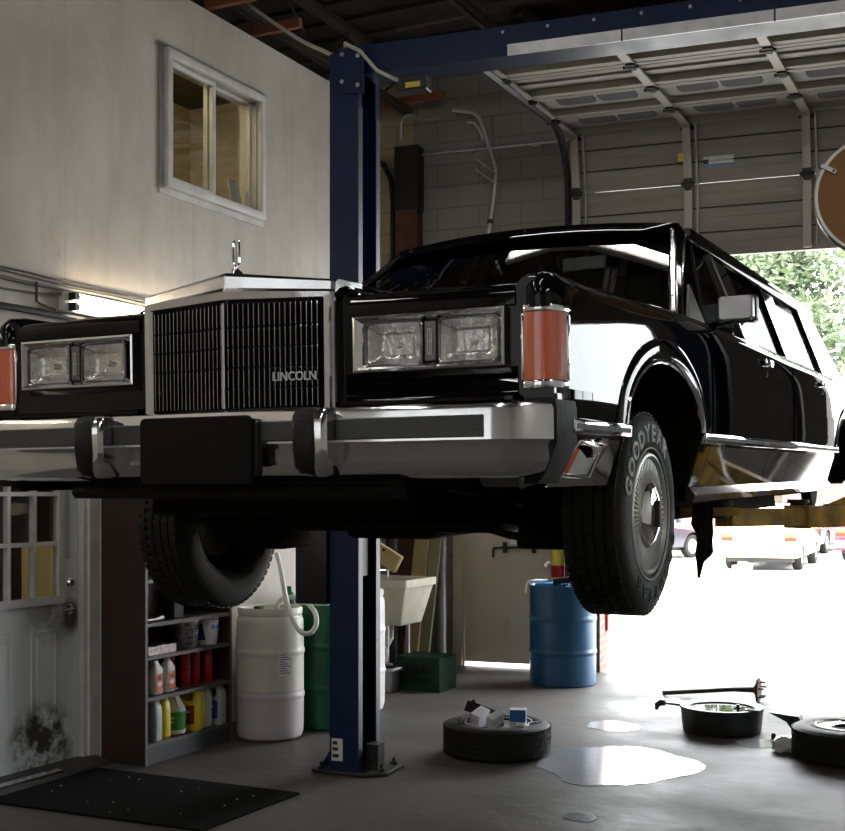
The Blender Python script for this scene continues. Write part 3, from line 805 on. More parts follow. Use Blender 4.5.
m = MB(); m.prism([(-2.885, 0.86), (-2.835, 0.86), (-2.835, 0.93), (-2.885, 0.93)], 0.0725, 0.075, lambda u, v, w: gp(u, v, w)); m.build('strut_tag', 'label_yellow', gd)

# ------------------------------------------------------------------ fixtures on walls and ceiling
# rusty column at the back wall
m = MB()
m.bx(-5.62, -5.40, -0.17, -0.155, 0, 4.98); m.bx(-5.62, -5.40, -0.02, -0.001, 0, 4.98); m.bx(-5.52, -5.50, -0.156, -0.02, 0, 4.98)
pc = m.build('steel_column', 'rust', smooth=None, **BACK); tag(pc, 'rusty steel column on the cream block wall at the back', 'column')
m = MB(); m.bx(-5.63, -5.39, -0.175, -0.0, 4.38, 5.0); m.build('column_head', 'black_steel', pc, smooth=None)
m = MB()
pts = []
for a in range(0, 91, 15):
    r = math.radians(a); pts.append((-5.66, -0.2 - 0.30 * (1 - math.cos(r)), 4.45 + 0.30 * math.sin(r)))
m.tube([(-5.70, -0.03, 3.2), (-5.70, -0.03, 4.5), (-5.72, -0.03, 4.72), (-5.80, -0.03, 4.88), (-5.95, -0.03, 4.93), (-6.3, -0.03, 4.95)], 0.03, 6)
tag(m.build('curved_track', 'black_steel', **BACK), 'black curved door track beside the rusty column', 'track')
m = MB(); m.tube([(-5.40, -0.03, 4.94), (-3.92, -0.03, 4.935)], 0.016, 8)
for u in (-4.9, -4.25): m.bx(u - 0.03, u + 0.03, -0.05, -0.001, 4.90, 4.925)
tag(m.build('wall_conduit', 'galv', **BACK), 'horizontal grey conduit across the block wall', 'conduit')
m = MB(); m.tube([(-4.70, -0.015, 5.25), (-4.70, -0.015, 3.2), (-4.70, -0.015, 2.2)], 0.010, 6)
tag(m.build('drop_conduit', 'galv', **BACK), 'thin vertical conduit down the block wall', 'conduit')
# bent chrome conduit hanging in front of the block wall
bc = empty('bent_conduit', **BACK); tag(bc, 'bent bright metal tube hanging in front of the block wall above the car roof', 'tube')
m = MB(); m.tube([(-5.06, -0.10, 5.31), (-4.86, -0.10, 5.27), (-4.80, -0.10, 5.22), (-4.76, -0.10, 5.12), (-4.64, -0.10, 4.74), (-4.63, -0.10, 4.68), (-4.66, -0.10, 4.4), (-4.74, -0.10, 3.9), (-4.78, -0.08, 3.0), (-4.79, -0.02, 2.3)], 0.016, 8)
m.build('main_tube', 'bent_tube', bc)
m = MB(); m.tube([(-4.90, -0.13, 5.17), (-4.84, -0.13, 5.16), (-4.79, -0.13, 5.10), (-4.75, -0.12, 5.0)], 0.012, 8); m.build('branch_tube', 'bent_tube', bc)
for z in (4.72, 4.62):
    m = MB(); m.tube([(-4.65, -0.10, z - 0.03), (-4.82, -0.12, z + 0.10)], 0.012, 6); m.build('side_prong', 'galv', bc)
for p, z in ((-4.685, 4.22), (-4.745, 3.86)):
    m = MB(); m.cyl((p, -0.10, z - 0.018), (p, -0.10, z + 0.018), 0.032, n=10); m.build('clamp', 'black_plastic', bc)
m = MB(); m.tube([(-5.55, -0.20, 5.05), (-5.55, -0.20, 5.22), (-5.52, -0.20, 5.27), (-5.44, -0.20, 5.28), (-5.38, -0.2, 5.24), (-5.25, -0.2, 5.21), (-5.12, -0.2, 5.22)], 0.012, 8)
tag(m.build('hooked_conduit', 'galv', **BACK), 'short hooked tube beside the rusty column top', 'tube')

# roof joists
def truss(name, x, y0, y1, z, label):
    t = empty(name, (x, y0, z)); tag(t, label, 'roof joist', 'open web joists under the roof deck')
    L = y1 - y0
    m = MB(); m.bx(-0.055, -0.008, 0, L, -0.20, -0.155); m.bx(0.008, 0.055, 0, L, -0.20, -0.155); m.build('bottom_chord', 'joist_steel', t, smooth=None)
    m = MB(); m.bx(-0.055, 0.055, 0, L, 0.19, 0.24); m.build('top_chord', 'joist_steel', t, smooth=None)
    m = MB(); n = int(L / 0.55)
    m.tube([(0, L * i / n, -0.18 if i % 2 else 0.21) for i in range(n + 1)], 0.013, 5); m.build('web_rod', 'joist_steel', t, smooth=None)
    return t
truss('roof_joist', -5.46, -4, 10.5, 5.52, 'open web joist running above the top edge of the office wall')
truss('roof_joist', -3.9, -4, 10.7, 5.52, 'open web joist over the left lift post, next to the one above the office wall')
truss('roof_joist', -2.3, -4, 10.9, 5.52, 'open web joist above the middle of the car')
truss('roof_joist', -0.7, -4, 11.1, 5.52, 'open web joist above the right side of the car')
def wood(y, x0, x1, z, lab):
    m = MB(); m.box(((x0 + x1) / 2, y, z), (x1 - x0, 0.045, 0.07)); m.bevel(0.004, 1)
    t = m.build('wood_joist', 'joist_wood', smooth=None); tag(t, lab, 'wood joist', 'orange wood joists')
wood(7.05, -5.28, -4.55, 5.10, 'orange wood joist end over the office wall, the nearer of the two above the window')
wood(7.62, -5.28, -4.85, 5.10, 'orange wood joist end over the office wall, right of the window top')
wood(10.35, -6.0, -5.0, 5.40, 'orange wood joist above the rusty column at the back')
m = MB(); m.box((-3.2, 9.2, 5.62), (3.4, 0.06, 0.06)); tag(m.build('bridging_bar', 'joist_steel', smooth=None), 'thin bridging bar across the joists at the back', 'bar')
m = MB(); m.box((-2.6, 7.6, 5.62), (4.4, 0.06, 0.06)); tag(m.build('bridging_bar', 'joist_steel', smooth=None), 'thin bridging bar across the joists above the lift beam', 'bar')
hb = empty('ceiling_bracket', (-3.42, 7.75, 5.26)); tag(hb, 'bare metal bracket with springs above the blue lift beam', 'bracket')
m = MB(); m.box((0, 0, 0), (0.05, 0.62, 0.02), Euler((0.0, 0, 0.5))); m.build('channel', 'galv', hb, smooth=None)
m = MB(); m.tube([(0.04 + 0.012 * math.cos(i * 1.6) + i * 0.003, 0.02 + i * 0.002, 0.02 + 0.012 * math.sin(i * 1.6)) for i in range(60)], 0.003, 5); m.build('spring', 'galv', hb)

# fluorescent fixture and services on the office wall
fx = empty('fluorescent_light', (XW, 5.5, 2.72)); tag(fx, 'lit two-tube fluorescent fixture on the office wall behind the hood', 'light fixture')
m = MB(); m.bx(0.002, 0.05, 0.0, 1.32, 0.0, 0.115); m.bevel(0.006, 1); m.build('fixture_body', 'white_paint', fx, smooth=None)
for z in (0.028, 0.09):
    m = MB(); m.cyl((0.085, 0.075, z), (0.085, 1.25, z), 0.019, n=14); m.build('tube', 'tube', fx)
    for y in (0.05, 1.25):
        m = MB(); m.bx(0.05, 0.105, y - 0.012, y + 0.012, z - 0.022, z + 0.022); m.cyl((0.085, y, z), (0.085, y + (0.03 if y < 0.5 else -0.03), z), 0.0195, n=14); m.build('socket', 'black_plastic', fx)
m = MB(); m.tube([(0.03, -0.20, 0.14), (0.03, -0.20, 0.03), (0.035, -0.17, 0.015), (0.03, -0.05, 0.0)], 0.008, 6); m.build('feed_bracket', 'rust', fx)
for k, (z, x, y1, mm, r) in enumerate(((2.905, 0.012, 8.4, 'cable', 0.006), (2.885, 0.018, 8.4, 'cable', 0.006), (2.865, 0.014, 8.4, 'cable_white', 0.007), (2.845, 0.02, 8.4, 'cable', 0.006))):
    m = MB(); m.tube([(XW + x, 3.5 + (y1 - 3.5) * i / 14, z + 0.006 * math.sin(i * 1.7 + k)) for i in range(15)], r, 6)
    tag(m.build('wall_cable', mm), ['topmost of the thin cables strung along the office wall above the light', 'second cable from the top along the office wall', 'pale cable along the office wall, third from the top', 'lowest of the four thin cables just above the lit tubes'][k], 'cable', 'cables along the office wall')
m = MB(); m.tube([(XW + 0.03, 3.5, 2.68), (XW + 0.03, 5.4, 2.69), (XW + 0.035, 8.4, 2.68)], 0.020, 8)
tag(m.build('wall_pipe', 'black_steel'), 'dark pipe along the office wall just under the fluorescent light', 'pipe')
m = MB(); m.tube([(XW + 0.03, 3.5, 2.46), (XW + 0.03, 8.4, 2.46)], 0.022, 8)
tag(m.build('wall_pipe', 'cable_white'), 'pale pipe along the office wall below the dark pipe', 'pipe')
m = MB(); m.tube([(XW + 0.015, 3.6, 2.78), (XW + 0.015, 5.1, 2.79), (XW + 0.02, 5.35, 2.80), (XW + 0.03, 5.55, 2.83)], 0.007, 6)
tag(m.build('power_lead', 'cable'), 'grey power lead running to the left end of the fluorescent light', 'cable')

# transom window band high in the next bay, unseen by the camera but mirrored in the fender
w2 = struct(empty('window_2', **BACK), 'long transom window in the next bay')
m = MB(); m.frame(rect(1.05, 4.6, 2.35, 3.75), rect(1.11, 4.54, 2.41, 3.69), 0.02, 0.12, fb); m.build('window_frame', 'white_paint', w2, smooth=None)
for k in (1, 2):
    u = 1.05 + k * 3.55 / 3; m = MB(); m.bx(u - 0.025, u + 0.025, 0.03, 0.11, 2.411, 3.689); m.build('window_mullion', 'white_paint', w2, smooth=None)
m = MB(); m.bx(1.11, 4.54, 0.065, 0.07, 2.41, 3.69); m.build('window_pane', 'pane', w2, smooth=None)
# ceiling strip lights over the front of the shop
for i, (x, y, lab) in enumerate(((-3.6, 1.6, 'ceiling strip light over the front left of the shop'), (-0.4, 1.9, 'ceiling strip light over the camera side of the car'), (-3.4, -2.2, 'ceiling strip light at the back left behind the camera'), (0.2, -2.2, 'ceiling strip light at the back right behind the camera'), (3.2, 1.0, 'ceiling strip light along the right wall'), (-2.2, 6.75, 'ceiling strip light crosswise above the lift beam'))):
    cl_ = empty('strip_light', (x, y, 5.22)); tag(cl_, lab, 'light fixture', 'ceiling strip lights')
    if i == 5: cl_.rotation_euler = (0, 0, PI / 2)
    fw_ = 0.05 if i == 5 else 0.12
    m = MB(); m.bx(-fw_, fw_, -1.2, 1.2, 0.0, 0.07); m.bevel(0.01, 1); m.build('fixture_body', 'white_paint', cl_, smooth=None)
    for dx in ((0.0,) if i == 5 else (-0.06, 0.06)):
        m = MB(); m.cyl((dx, -1.15, -0.03), (dx, 1.15, -0.03), 0.02, n=10); m.build('tube', 'ceil_tube', cl_)
    for dy in (-0.9, 0.9):
        m = MB(); m.cyl((0, dy, 0.07), (0, dy, 0.545), 0.008, n=6); m.build('hanger', 'galv', cl_)

w3 = struct(empty('window_added', (0, -6, 0)), 'large added window behind the camera, tinted to dim the daylight')  # unseen window, added for front daylight and bright chrome reflections
m = MB(); m.frame(rect(-5.15, -1.0, 0.3, 5.3), rect(-5.09, -1.06, 0.36, 5.24), 0.02, 0.14, lambda u, v, w: (u, -w, v)); m.build('window_frame', 'white_paint', w3, smooth=None)
for k in range(1, 4):
    u = -5.15 + k * 1.0375; m = MB(); m.bx(u - 0.03, u + 0.03, -0.12, -0.04, 0.361, 5.239); m.build('window_mullion', 'white_paint', w3, smooth=None)
m = MB(); m.bx(-5.09, -1.06, -0.085, -0.08, 0.36, 5.24); m.build('window_pane', 'dimmed_pane', w3, smooth=None)

# unseen wall lights: two added to brighten bumper and wall, one lighting the recess
for loc, rz, lab in (((XW, 0.9, 2.72), 0, 'added fluorescent fixture on the office wall nearest the shop front'), ((XW, 2.6, 2.72), 0, 'added fluorescent fixture on the office wall between the shop front and the car'), ((-6.9, 8.612, 3.55), PI / 2, 'lit fluorescent fixture on the end wall of the office in the back recess')):
    f2 = copy_tree(fx); f2.location = loc; f2.rotation_euler = (0, 0, rz); f2['label'] = lab
    f2['group'] = 'wall fluorescent lights'
fx['group'] = 'wall fluorescent lights'
# ================================================================== THE LIMOUSINE (local: x to its left side, y towards its tail, z up)
TILT = 0.0204
car = empty('limousine', (-2.108, 3.002 + 1 - math.cos(TILT), 1.34 - math.sin(TILT)), (TILT, 0, 0))
tag(car, 'black stretch limousine raised on the blue lift', 'car')

YS = [0.0, 0.035, 0.3, 0.7, 1.1, 1.40, 1.56, 1.58, 2.2, 3.0, 4.0, 5.0, 5.78, 5.80, 6.4, 6.8, 6.95, 7.0]
def section(y):
    hood = y < 1.57
    trunk = y > 5.79
    crest = interp(y, [0, 0.36, 0.86, 1.36, 2.1, 3, 5, 7], [0.888, 0.900, 0.920, 0.936, 0.945, 0.942, 0.938, 0.90])
    w = interp(y, [0, 0.5, 1.5, 4.8, 6.5, 7], [0.0, 0.003, 0.010, 0.012, 0.0, -0.03])
    if hood:
        zc = interp(y, [0, 0.5, 1.56], [0.945, 0.955, 0.975])
        pts = [(0, zc), (0.31, zc - 0.022), (0.335, zc - 0.040), (0.365, interp(y, [0, 1.56], [0.872, 0.935])), (0.62, interp(y, [0, 1.56], [0.872, 0.938])),
               (0.868, interp(y, [0, 1.56], [0.862, 0.925]))]
    elif trunk:
        pts = [(0, 0.99), (0.31, 0.985), (0.335, 0.984), (0.365, 0.983), (0.62, 0.97), (0.868, 0.945)]
    else:
        pts = [(0, 0.45), (0.31, 0.45), (0.40, 0.45), (0.60, 0.45), (0.83, 0.55), (0.868, crest - 0.012)]
    zb_ = interp(y, [0, 0.3, 0.6], [0.43, 0.40, 0.275])
    pts += [(0.905, crest), (0.950, crest - 0.004), (0.974, crest - 0.025), (0.983 + w, crest - 0.075), (0.990 + w, 0.70), (0.990 + w, 0.56), (0.986 + w, 0.488), (0.972 + w, 0.46), (0.925 + w, max(0.30, zb_ + 0.02)), (0.90, zb_)]
    pts = pts[:7] + [(v.x, v.y) for v in smooth(pts[7:12], 4)] + pts[12:]
    if y < 0.02:      # rounded nose edge
        pts = [(x * (1 - 0.012 * (x > 0.9)), z - 0.010 * (z > 0.8)) for x, z in pts]
    return pts
m = MB()
rings = []
for y in YS:
    h = section(y)
    rings.append([(x, y, z) for x, z in h] + [(0, y, h[-1][1])] + [(-x, y, z) for x, z in reversed(h[1:])])
m.loft(rings)
body = m.build('body', ['paint'], car, smooth=None)
def arch_cut(yc, hw, top, side):
    mm = MB()
    poly = [(-hw * 1.0, 0.1), (hw * 1.0, 0.1), (hw, 0.47)] + [(hw * math.cos(a), 0.47 + (top - 0.47) * math.sin(a)) for a in [PI * i / 24 for i in range(1, 24)]] + [(-hw, 0.47)]
    mm.prism(poly, 0.52, 1.2, lambda u, v, w: (side * w, yc + u, v))
    return mm.build('cut', 'under', None, smooth=None)
bay = MB(); bay.bx(-0.50, 0.50, 0.12, 1.5, 0.1, 0.62)
body.parent = None
def mpocket(s):
    pm = MB(); pm.bx(s * 0.898, s * 1.1, -0.2, 0.069, 0.588, 0.801); return pm.build('cut', 'under', smooth=None)
def pocket(s):
    pm = MB(); pm.bx(s * 0.400, s * 0.842, -0.2, 0.062, 0.656, 0.795); return pm.build('cut', 'under', smooth=None)
body.data.materials.append(M['under'])
boolean(body, [arch_cut(1.03, 0.475, 0.728, 1), arch_cut(1.03, 0.475, 0.728, -1), arch_cut(5.22, 0.46, 0.70, 1), arch_cut(5.22, 0.46, 0.70, -1), bay.build('cut', 'under', smooth=None), pocket(1), pocket(-1), mpocket(1), mpocket(-1)])
# faces of the wheel wells and the engine bay are grimy inside
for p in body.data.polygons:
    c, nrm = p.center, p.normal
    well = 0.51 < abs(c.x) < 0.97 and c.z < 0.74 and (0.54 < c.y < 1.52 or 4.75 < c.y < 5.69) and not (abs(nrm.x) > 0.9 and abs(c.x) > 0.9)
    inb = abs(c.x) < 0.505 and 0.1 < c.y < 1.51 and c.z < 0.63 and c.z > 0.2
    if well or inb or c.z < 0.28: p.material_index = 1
body.parent = car

def side_x(z, y=2.0):
    pts = sorted((zz, xx) for xx, zz in section(y)[7:-1])
    return interp(z, [p[0] for p in pts], [p[1] for p in pts])
def skin(name, y0, y1, z0, z1, off, mt, parent, side=1, n=10, ny=6, th=0.006):
    """thin outer panel that follows the body side"""
    mm = MB()
    rings = []
    for j in range(ny + 1):
        y = lerp(y0, y1, j / ny)
        zs = [lerp(z0, z1, i / n) for i in range(n + 1)]
        o = [(side * (side_x(z, y) + off), y, z) for z in zs]
        i2 = [(side * (side_x(z, y) + off - th), y, z) for z in reversed(zs)]
        rings.append(o + i2)
    mm.loft(rings)
    return mm.build(name, mt, parent, smooth=40)
DOORS = ((1.640, 2.795), (2.805, 3.33), (3.34, 4.36))
for side in (1, -1):
    for k, (y0, y1) in enumerate(DOORS):
        if k == 1: continue
        d = skin('door', y0, y1, 0.515, 0.885, 0.004, 'paint', car, side)
        mm = MB()
        yh = y1 - 0.15
        mm.box((side * (side_x(0.85, yh) + 0.016), yh, 0.850), (0.018, 0.15, 0.030)); mm.bevel(0.005, 2)
        mm.build('door_handle', 'chrome', d, label='chrome pull handle')
        mm = MB(); mm.cyl((side * 0.99, yh + 0.02, 0.80), (side * 1.003, yh + 0.02, 0.80), 0.014, n=12); mm.build('door_lock', 'chrome', d)
    # polished lower cladding in lengths
    for y0, y1 in ((1.50, 1.645), (1.652, 2.795), (2.803, 3.335), (3.343, 4.36), (4.367, 4.765)):
        skin('lower_cladding', y0, y1, 0.308, 0.458, 0.004, 'stainless', car, side)
    skin('lower_cladding', 0.075, 0.555, 0.325, 0.458, 0.005, 'stainless', car, side)
    skin('lower_cladding', 5.67, 6.8, 0.325, 0.458, 0.004, 'stainless', car, side)
    # trim strip with black centre, front piece and long piece
    for y0, y1 in ((0.075, 0.575), (1.485, 4.78), (5.66, 6.8)):
        mm = MB(); mm.bx(side * 0.985, side * 1.012, y0, y1, 0.468, 0.507); mm.bevel(0.006, 2)
        t = mm.build('side_moulding', 'chrome', car)
        mm = MB(); mm.bx(side * 1.010, side * 1.0135, y0 + 0.012, y1 - 0.012, 0.480, 0.495); mm.build('moulding_insert', 'blk_rubber', t, smooth=None)
    # rocker moulding
    mm = MB(); mm.loft([[(side * 0.90, y, 0.250), (side * 0.955, y, 0.250), (side * 0.965, y, 0.275), (side * 0.945, y, 0.306), (side * 0.90, y, 0.306)] for y in (1.50, 4.77)])
    mm.build('rocker_moulding', 'stainless', car, smooth=25)
    # wheel arch lips
    for yc, hw, top in ((1.03, 0.475, 0.728), (5.22, 0.46, 0.70)):
        mm = MB()
        pts = [(side * 0.996, yc + hw * math.cos(a), 0.49 + (top - 0.49) * math.sin(a)) for a in [PI * i / 30 for i in range(31)]]
        mm.tube(pts, 0.013, 8, sy=0.75); mm.build('arch_moulding', 'chrome', car)
        # raised flare behind the lip
        mm = MB(); rr = []
        for a in [PI * i / 30 for i in range(31)]:
            def P(k, x): return (side * x, yc + (hw + k) * math.cos(a), 0.50 + (top - 0.49 + k) * math.sin(a) )
            rr.append([P(0.0, 0.960), P(0.0, 1.000), P(0.035, 1.006), P(0.065, 0.996), P(0.075, 0.97)])
        mm.loft(rr); mm.build('wheel_arch_flare', 'paint', car, smooth=50)

# ---- front end
m = MB()
for s in (1, -1):
    # fender prow above the marker lamp
    yy = [-0.020, -0.012, 0.02, 0.08, 0.22, 0.42]
    rings = []
    for i, y in enumerate(yy):
        k = [0.35, 0.62, 0.92, 1.0, 0.8, 0.1][i]
        top = [0.842, 0.866, 0.890, 0.899, 0.9, 0.898][i]
        rings.append([(s * (0.938 - 0.046 * k), y, 0.795), (s * (0.938 - 0.046 * k), y, lerp(0.795, top, 0.72)), (s * (0.938 - 0.018 * k), y, top - 0.004), (s * 0.940, y, top), (s * (0.938 + 0.018 * k), y, top - 0.006),
                      (s * (0.938 + 0.048 * k), y, lerp(0.795, top, 0.66)), (s * (0.938 + 0.050 * k), y, 0.795)])
    mm = MB(); mm.loft(rings); mm.build('fender_tip', 'paint', car, smooth=50)
    # marker lamp: chrome frame, amber core, clear outer lens
    plan = [(0.893, 0.05), (0.893, -0.002), (0.898, -0.011), (0.908, -0.015), (0.945, -0.016), (0.960, -0.013), (0.974, -0.004), (0.984, 0.010), (0.990, 0.030), (0.997, 0.072), (0.95, 0.072)]
    def pl(k): return [((x - 0.945) * k + 0.945, 0.03 + (y - 0.03) * k) for x, y in plan]
    fm = lambda u, v, w: (s * u, v, w)
    mm = MB(); mm.prism(pl(1.0), 0.585, 0.606, fm); mm.prism(pl(1.0), 0.784, 0.803, fm)
    mm.bx(s * 0.890, s * 0.899, -0.006, 0.05, 0.607, 0.783); mm.bx(s * 0.985, s * 0.998, 0.062, 0.076, 0.607, 0.783)
    mm.bevel(0.003, 2); mk = mm.build('marker_lamp', 'chrome', car, smooth=40)
    mm = MB(); mm.prism(pl(0.94), 0.6065, 0.7835, fm); mm.build('marker_amber', 'amber', mk, smooth=None)
    mm = MB()
    for q in range(22):
        zq = 0.612 + q * 0.0077; mm.bx(s * 0.945, s * 0.958, -0.0148, -0.0125, zq, zq + 0.0035)
    mm.build('amber_ridges', 'amber', mk, smooth=None)
    mm = MB(); mm.loft([[(s * x, y, z) for x, y in pl(0.98)[1:10]] for z in (0.607, 0.783)], closed=False, cap=False); mm.build('marker_lens', 'lens', mk, smooth=60)
    mm = MB(); mm.bx(s * 0.90, s * 0.982, -0.004, 0.05, 0.56, 0.585); mm.build('marker_filler', 'paint', mk)
    # header panel above the lamps, rounded ledge
    mm = MB()
    mm.loft([[(s * x, 0.0, 0.804), (s * x, -0.006, 0.808), (s * x, -0.007, 0.838), (s * x, -0.002, 0.852), (s * x, 0.010, 0.862), (s * x, 0.03, 0.868)] for x in (0.375, 0.40, 0.86, 0.874)], cap=True)
    mm.build('header_panel', 'paint', car, smooth=50)
    mm = MB()
    mm.loft([[(s * x, 0.0, 0.646), (s * x, -0.003, 0.643), (s * x, -0.003, 0.582), (s * x, -0.008, 0.572), (s * x, -0.04, 0.566), (s * x, -0.04, 0.556), (s * x, 0.0, 0.556)] for x in (0.36, 0.88)])
    mm.build('lower_panel', 'paint', car, smooth=50)
    # headlamp bezel
    x0, x1, z0, z1 = 0.392, 0.850, 0.648, 0.803
    fr = lambda u, v, w: (s * u, -w, v)
    mm = MB()
    o1 = rect(x0, x1, z0, z1); i1 = rect(x0 + 0.006, x1 - 0.006, z0 + 0.006, z1 - 0.006); i2 = rect(x0 + 0.026, x1 - 0.026, z0 + 0.022, z1 - 0.022)
    R0 = [(s * u, 0.0, v) for u, v in o1]; R1 = [(s * u, -0.022, v) for u, v in o1]; R2 = [(s * u, -0.024, v) for u, v in i1]; R3 = [(s * u, -0.004, v) for u, v in i2]
    mm.loft([R0, R1, R2, R3], cap=False)
    bz = mm.build('headlamp_bezel', 'chrome_worn', car, smooth=20)
    mm = MB(); mm.prism(rect(x0 + 0.012, x1 - 0.012, z0 + 0.012, z1 - 0.012), -0.058, -0.052, fr); mm.build('bezel_back', 'black_plastic', bz)
    for xc in ((0.515, 0.742)):
        mm = MB()
        oo = rrect(0.182, 0.128, 0.018, 4, xc, 0.7225); ii = rrect(0.168, 0.114, 0.014, 4, xc, 0.7225)
        mm.frame(oo, ii, 0.003, 0.016, fr); mm.bevel(0.003, 1)
        lm = mm.build('headlamp', 'dark_chrome', car)
        mm = MB()
        rr = []
        for q in range(6):
            t = q / 5
            rr.append([(s * (xc + u * (1 - 0.5 * t)), 0.028 * math.sin(t * PI / 2) - 0.006, 0.7225 + v * (1 - 0.55 * t)) for u, v in rrect(0.168, 0.114, 0.014, 4)])
        mm.loft(rr, cap=False)
        mm.build('lamp_reflector', 'reflector', lm, smooth=60)
        mm = MB(); mm.box((s * xc, 0.020, 0.7225), (0.09, 0.004, 0.055)); mm.cyl((s * xc, 0.018, 0.7225), (s * xc, 0.002, 0.7225), 0.010, n=10); mm.build('lamp_bulb', 'reflector', lm)
        # fluted lens
        mm = MB()
        for q in range(15):
            u = -0.077 + q * 0.011
            mm.bx(s * (xc + u), s * (xc + u + 0.0045), -0.0150, -0.0120, 0.7225 + (0.018 if q % 3 else -0.01), 0.7225 + 0.047)
            if q % 2: mm.bx(s * (xc + u), s * (xc + u + 0.0045), -0.0150, -0.0120, 0.7225 - 0.048, 0.7225 - 0.015)
        mm.build('lens_flutes', 'lens', lm, smooth=None)
        mm = MB(); mm.prism(rrect(0.166, 0.112, 0.013, 4, xc, 0.7225), 0.0095, 0.0115, fr); mm.build('lamp_lens', 'lens', lm, smooth=None)
    mm = MB(); mm.prism(rect(0.611, 0.646, z0 + 0.023, z1 - 0.023), 0.003, 0.015, fr); mm.bevel(0.003, 1); dv = mm.build('bezel_divider', 'dark_chrome', bz)
    mm = MB(); mm.frame(rrect(0.013, 0.070, 0.004, 3, 0.6285, 0.7225), rrect(0.009, 0.066, 0.003, 3, 0.6285, 0.7225), 0.0152, 0.017, fr)
    mm.prism(rect(0.6275, 0.6295, 0.69, 0.755), 0.0152, 0.0165, fr); mm.prism(rect(0.624, 0.633, 0.7215, 0.7235), 0.0152, 0.0165, fr); mm.build('lamp_emblem', 'chrome', dv)
    # header ridge of the hood beside the grille shell
# ---- grille
gxw = 0.338
def gy(x): return -0.083 + 0.053 * abs(x) / gxw      # V in plan
def gtop(x): return 0.954 - 0.038 * abs(x) / gxw
def gopen(x): return 0.864 - 0.007 * abs(x) / gxw
xo = 0.300
mm = MB()
# header band as a loft over x
rr = []
for x in (-gxw, -gxw + 0.012, 0.0, gxw - 0.012, gxw):
    y = gy(x); t = gtop(x); b2 = gopen(x)
    e = 0.006 if abs(x) == gxw else 0.0
    rr.append([(x, y + 0.05, b2), (x, y + e + 0.010, b2), (x, y + e - 0.004, b2 + 0.008), (x, y + e - 0.006, lerp(b2, t, 0.35)), (x, y + e + 0.002, lerp(b2, t, 0.48)), (x, y + e + 0.004, lerp(b2, t, 0.85)), (x, y + e + 0.012, t - 0.003), (x, y + 0.03, t), (x, y + 0.16, t + 0.004), (x, y + 0.16, b2)])
mm.loft(rr)
gr = mm.build('grille_shell', 'chrome_worn', car, smooth=18)
for s in (1, -1):
    mm = MB()
    rr = []
    for z in (0.552, 0.868):
        rr.append([(s * xo, gy(xo) + 0.04, z), (s * (xo + 0.002), gy(xo) + 0.004, z), (s * (xo + 0.010), gy(xo) - 0.005, z), (s * (xo + 0.026), gy(xo) - 0.005, z), (s * (xo + 0.030), gy(xo) + 0.004, z), (s * (gxw - 0.002), gy(gxw) + 0.002, z), (s * gxw, gy(gxw) + 0.008, z), (s * gxw, 0.10, z), (s * xo, 0.10, z)])
    mm.loft(rr); mm.build('grille_side', 'chrome_worn', car, smooth=18)
mm = MB(); mm.loft([[(x, gy(x) + 0.045, 0.552), (x, gy(x) + 0.045, 0.866), (x, gy(x) + 0.06, 0.866), (x, gy(x) + 0.06, 0.552)] for x in (-xo, 0, xo)]); mm.build('grille_backing', 'black_plastic', car, smooth=None)
mm = MB()
nb = 18
for s in (1, -1):
    for i in range(nb):
        x = s * (xo * (i + 0.75) / (nb + 0.5))
        y = gy(x)
        for q, (za, zb) in enumerate(((0.557, 0.6125), (0.6125, 0.673), (0.673, 0.731), (0.731, 0.790), (0.790, 0.860 - 0.006 * i / nb))):
            mm.loft([[(x - 0.0030, y + 0.022 + d, z), (x - 0.0012, y - 0.003 + d, z), (x + 0.0012, y - 0.003 + d, z), (x + 0.0030, y + 0.022 + d, z)] for z, d in ((za, 0.002), (za + 0.004, 0), (zb - 0.003, 0), (zb, 0.002))])
mm.build('grille_bars', 'bar_chrome', car, smooth=None)
mm = MB(); mm.prism([(-0.060, 0.555), (-0.093, 0.555), (-0.093, 0.862), (-0.060, 0.862)], -0.005, 0.005, lambda u, v, w: (w, u, v)); mm.bevel(0.002, 1); mm.build('grille_centre_bar', 'chrome', car)
mm = MB()
for z in (0.613, 0.673, 0.731, 0.787):
    mm.loft([[(x, gy(x) + 0.030, z - 0.003), (x, gy(x) + 0.020, z), (x, gy(x) + 0.030, z + 0.003)] for x in (-xo, 0, xo)])
mm.build('grille_rods', 'black_plastic', car, smooth=None)
mm = MB()
ang = math.atan2(0.053, gxw)
mm.text('LINCOLN', 0.036, lambda u, v, w: (0.222 + u * math.cos(ang) * 0.88, gy(0.222 + u * 0.88) - 0.010 - w, 0.643 + v), 0.003)
mm.build('grille_lettering', 'alloy', car, smooth=None)
# hood ornament
mm = MB()
mm.lathe([(0.022, 0.952), (0.020, 0.960), (0.009, 0.968), (0.006, 0.977), (0.003, 0.980)], (0, -0.022, 0), n=14)
orn = mm.build('hood_ornament', 'chrome', car)
mm = MB(); F2 = lambda u, v, w: (u, -0.022 + w, v)
mm.frame(rrect(0.025, 0.076, 0.009, 4, 0, 1.018), rrect(0.0180, 0.068, 0.006, 4, 0, 1.018), -0.004, 0.004, F2)
mm.bx(-0.0014, 0.0014, -0.0235, -0.0205, 0.982, 1.054); mm.bx(-0.010, 0.010, -0.0235, -0.0205, 1.0165, 1.0195); mm.build('ornament_frame', 'chrome', orn)
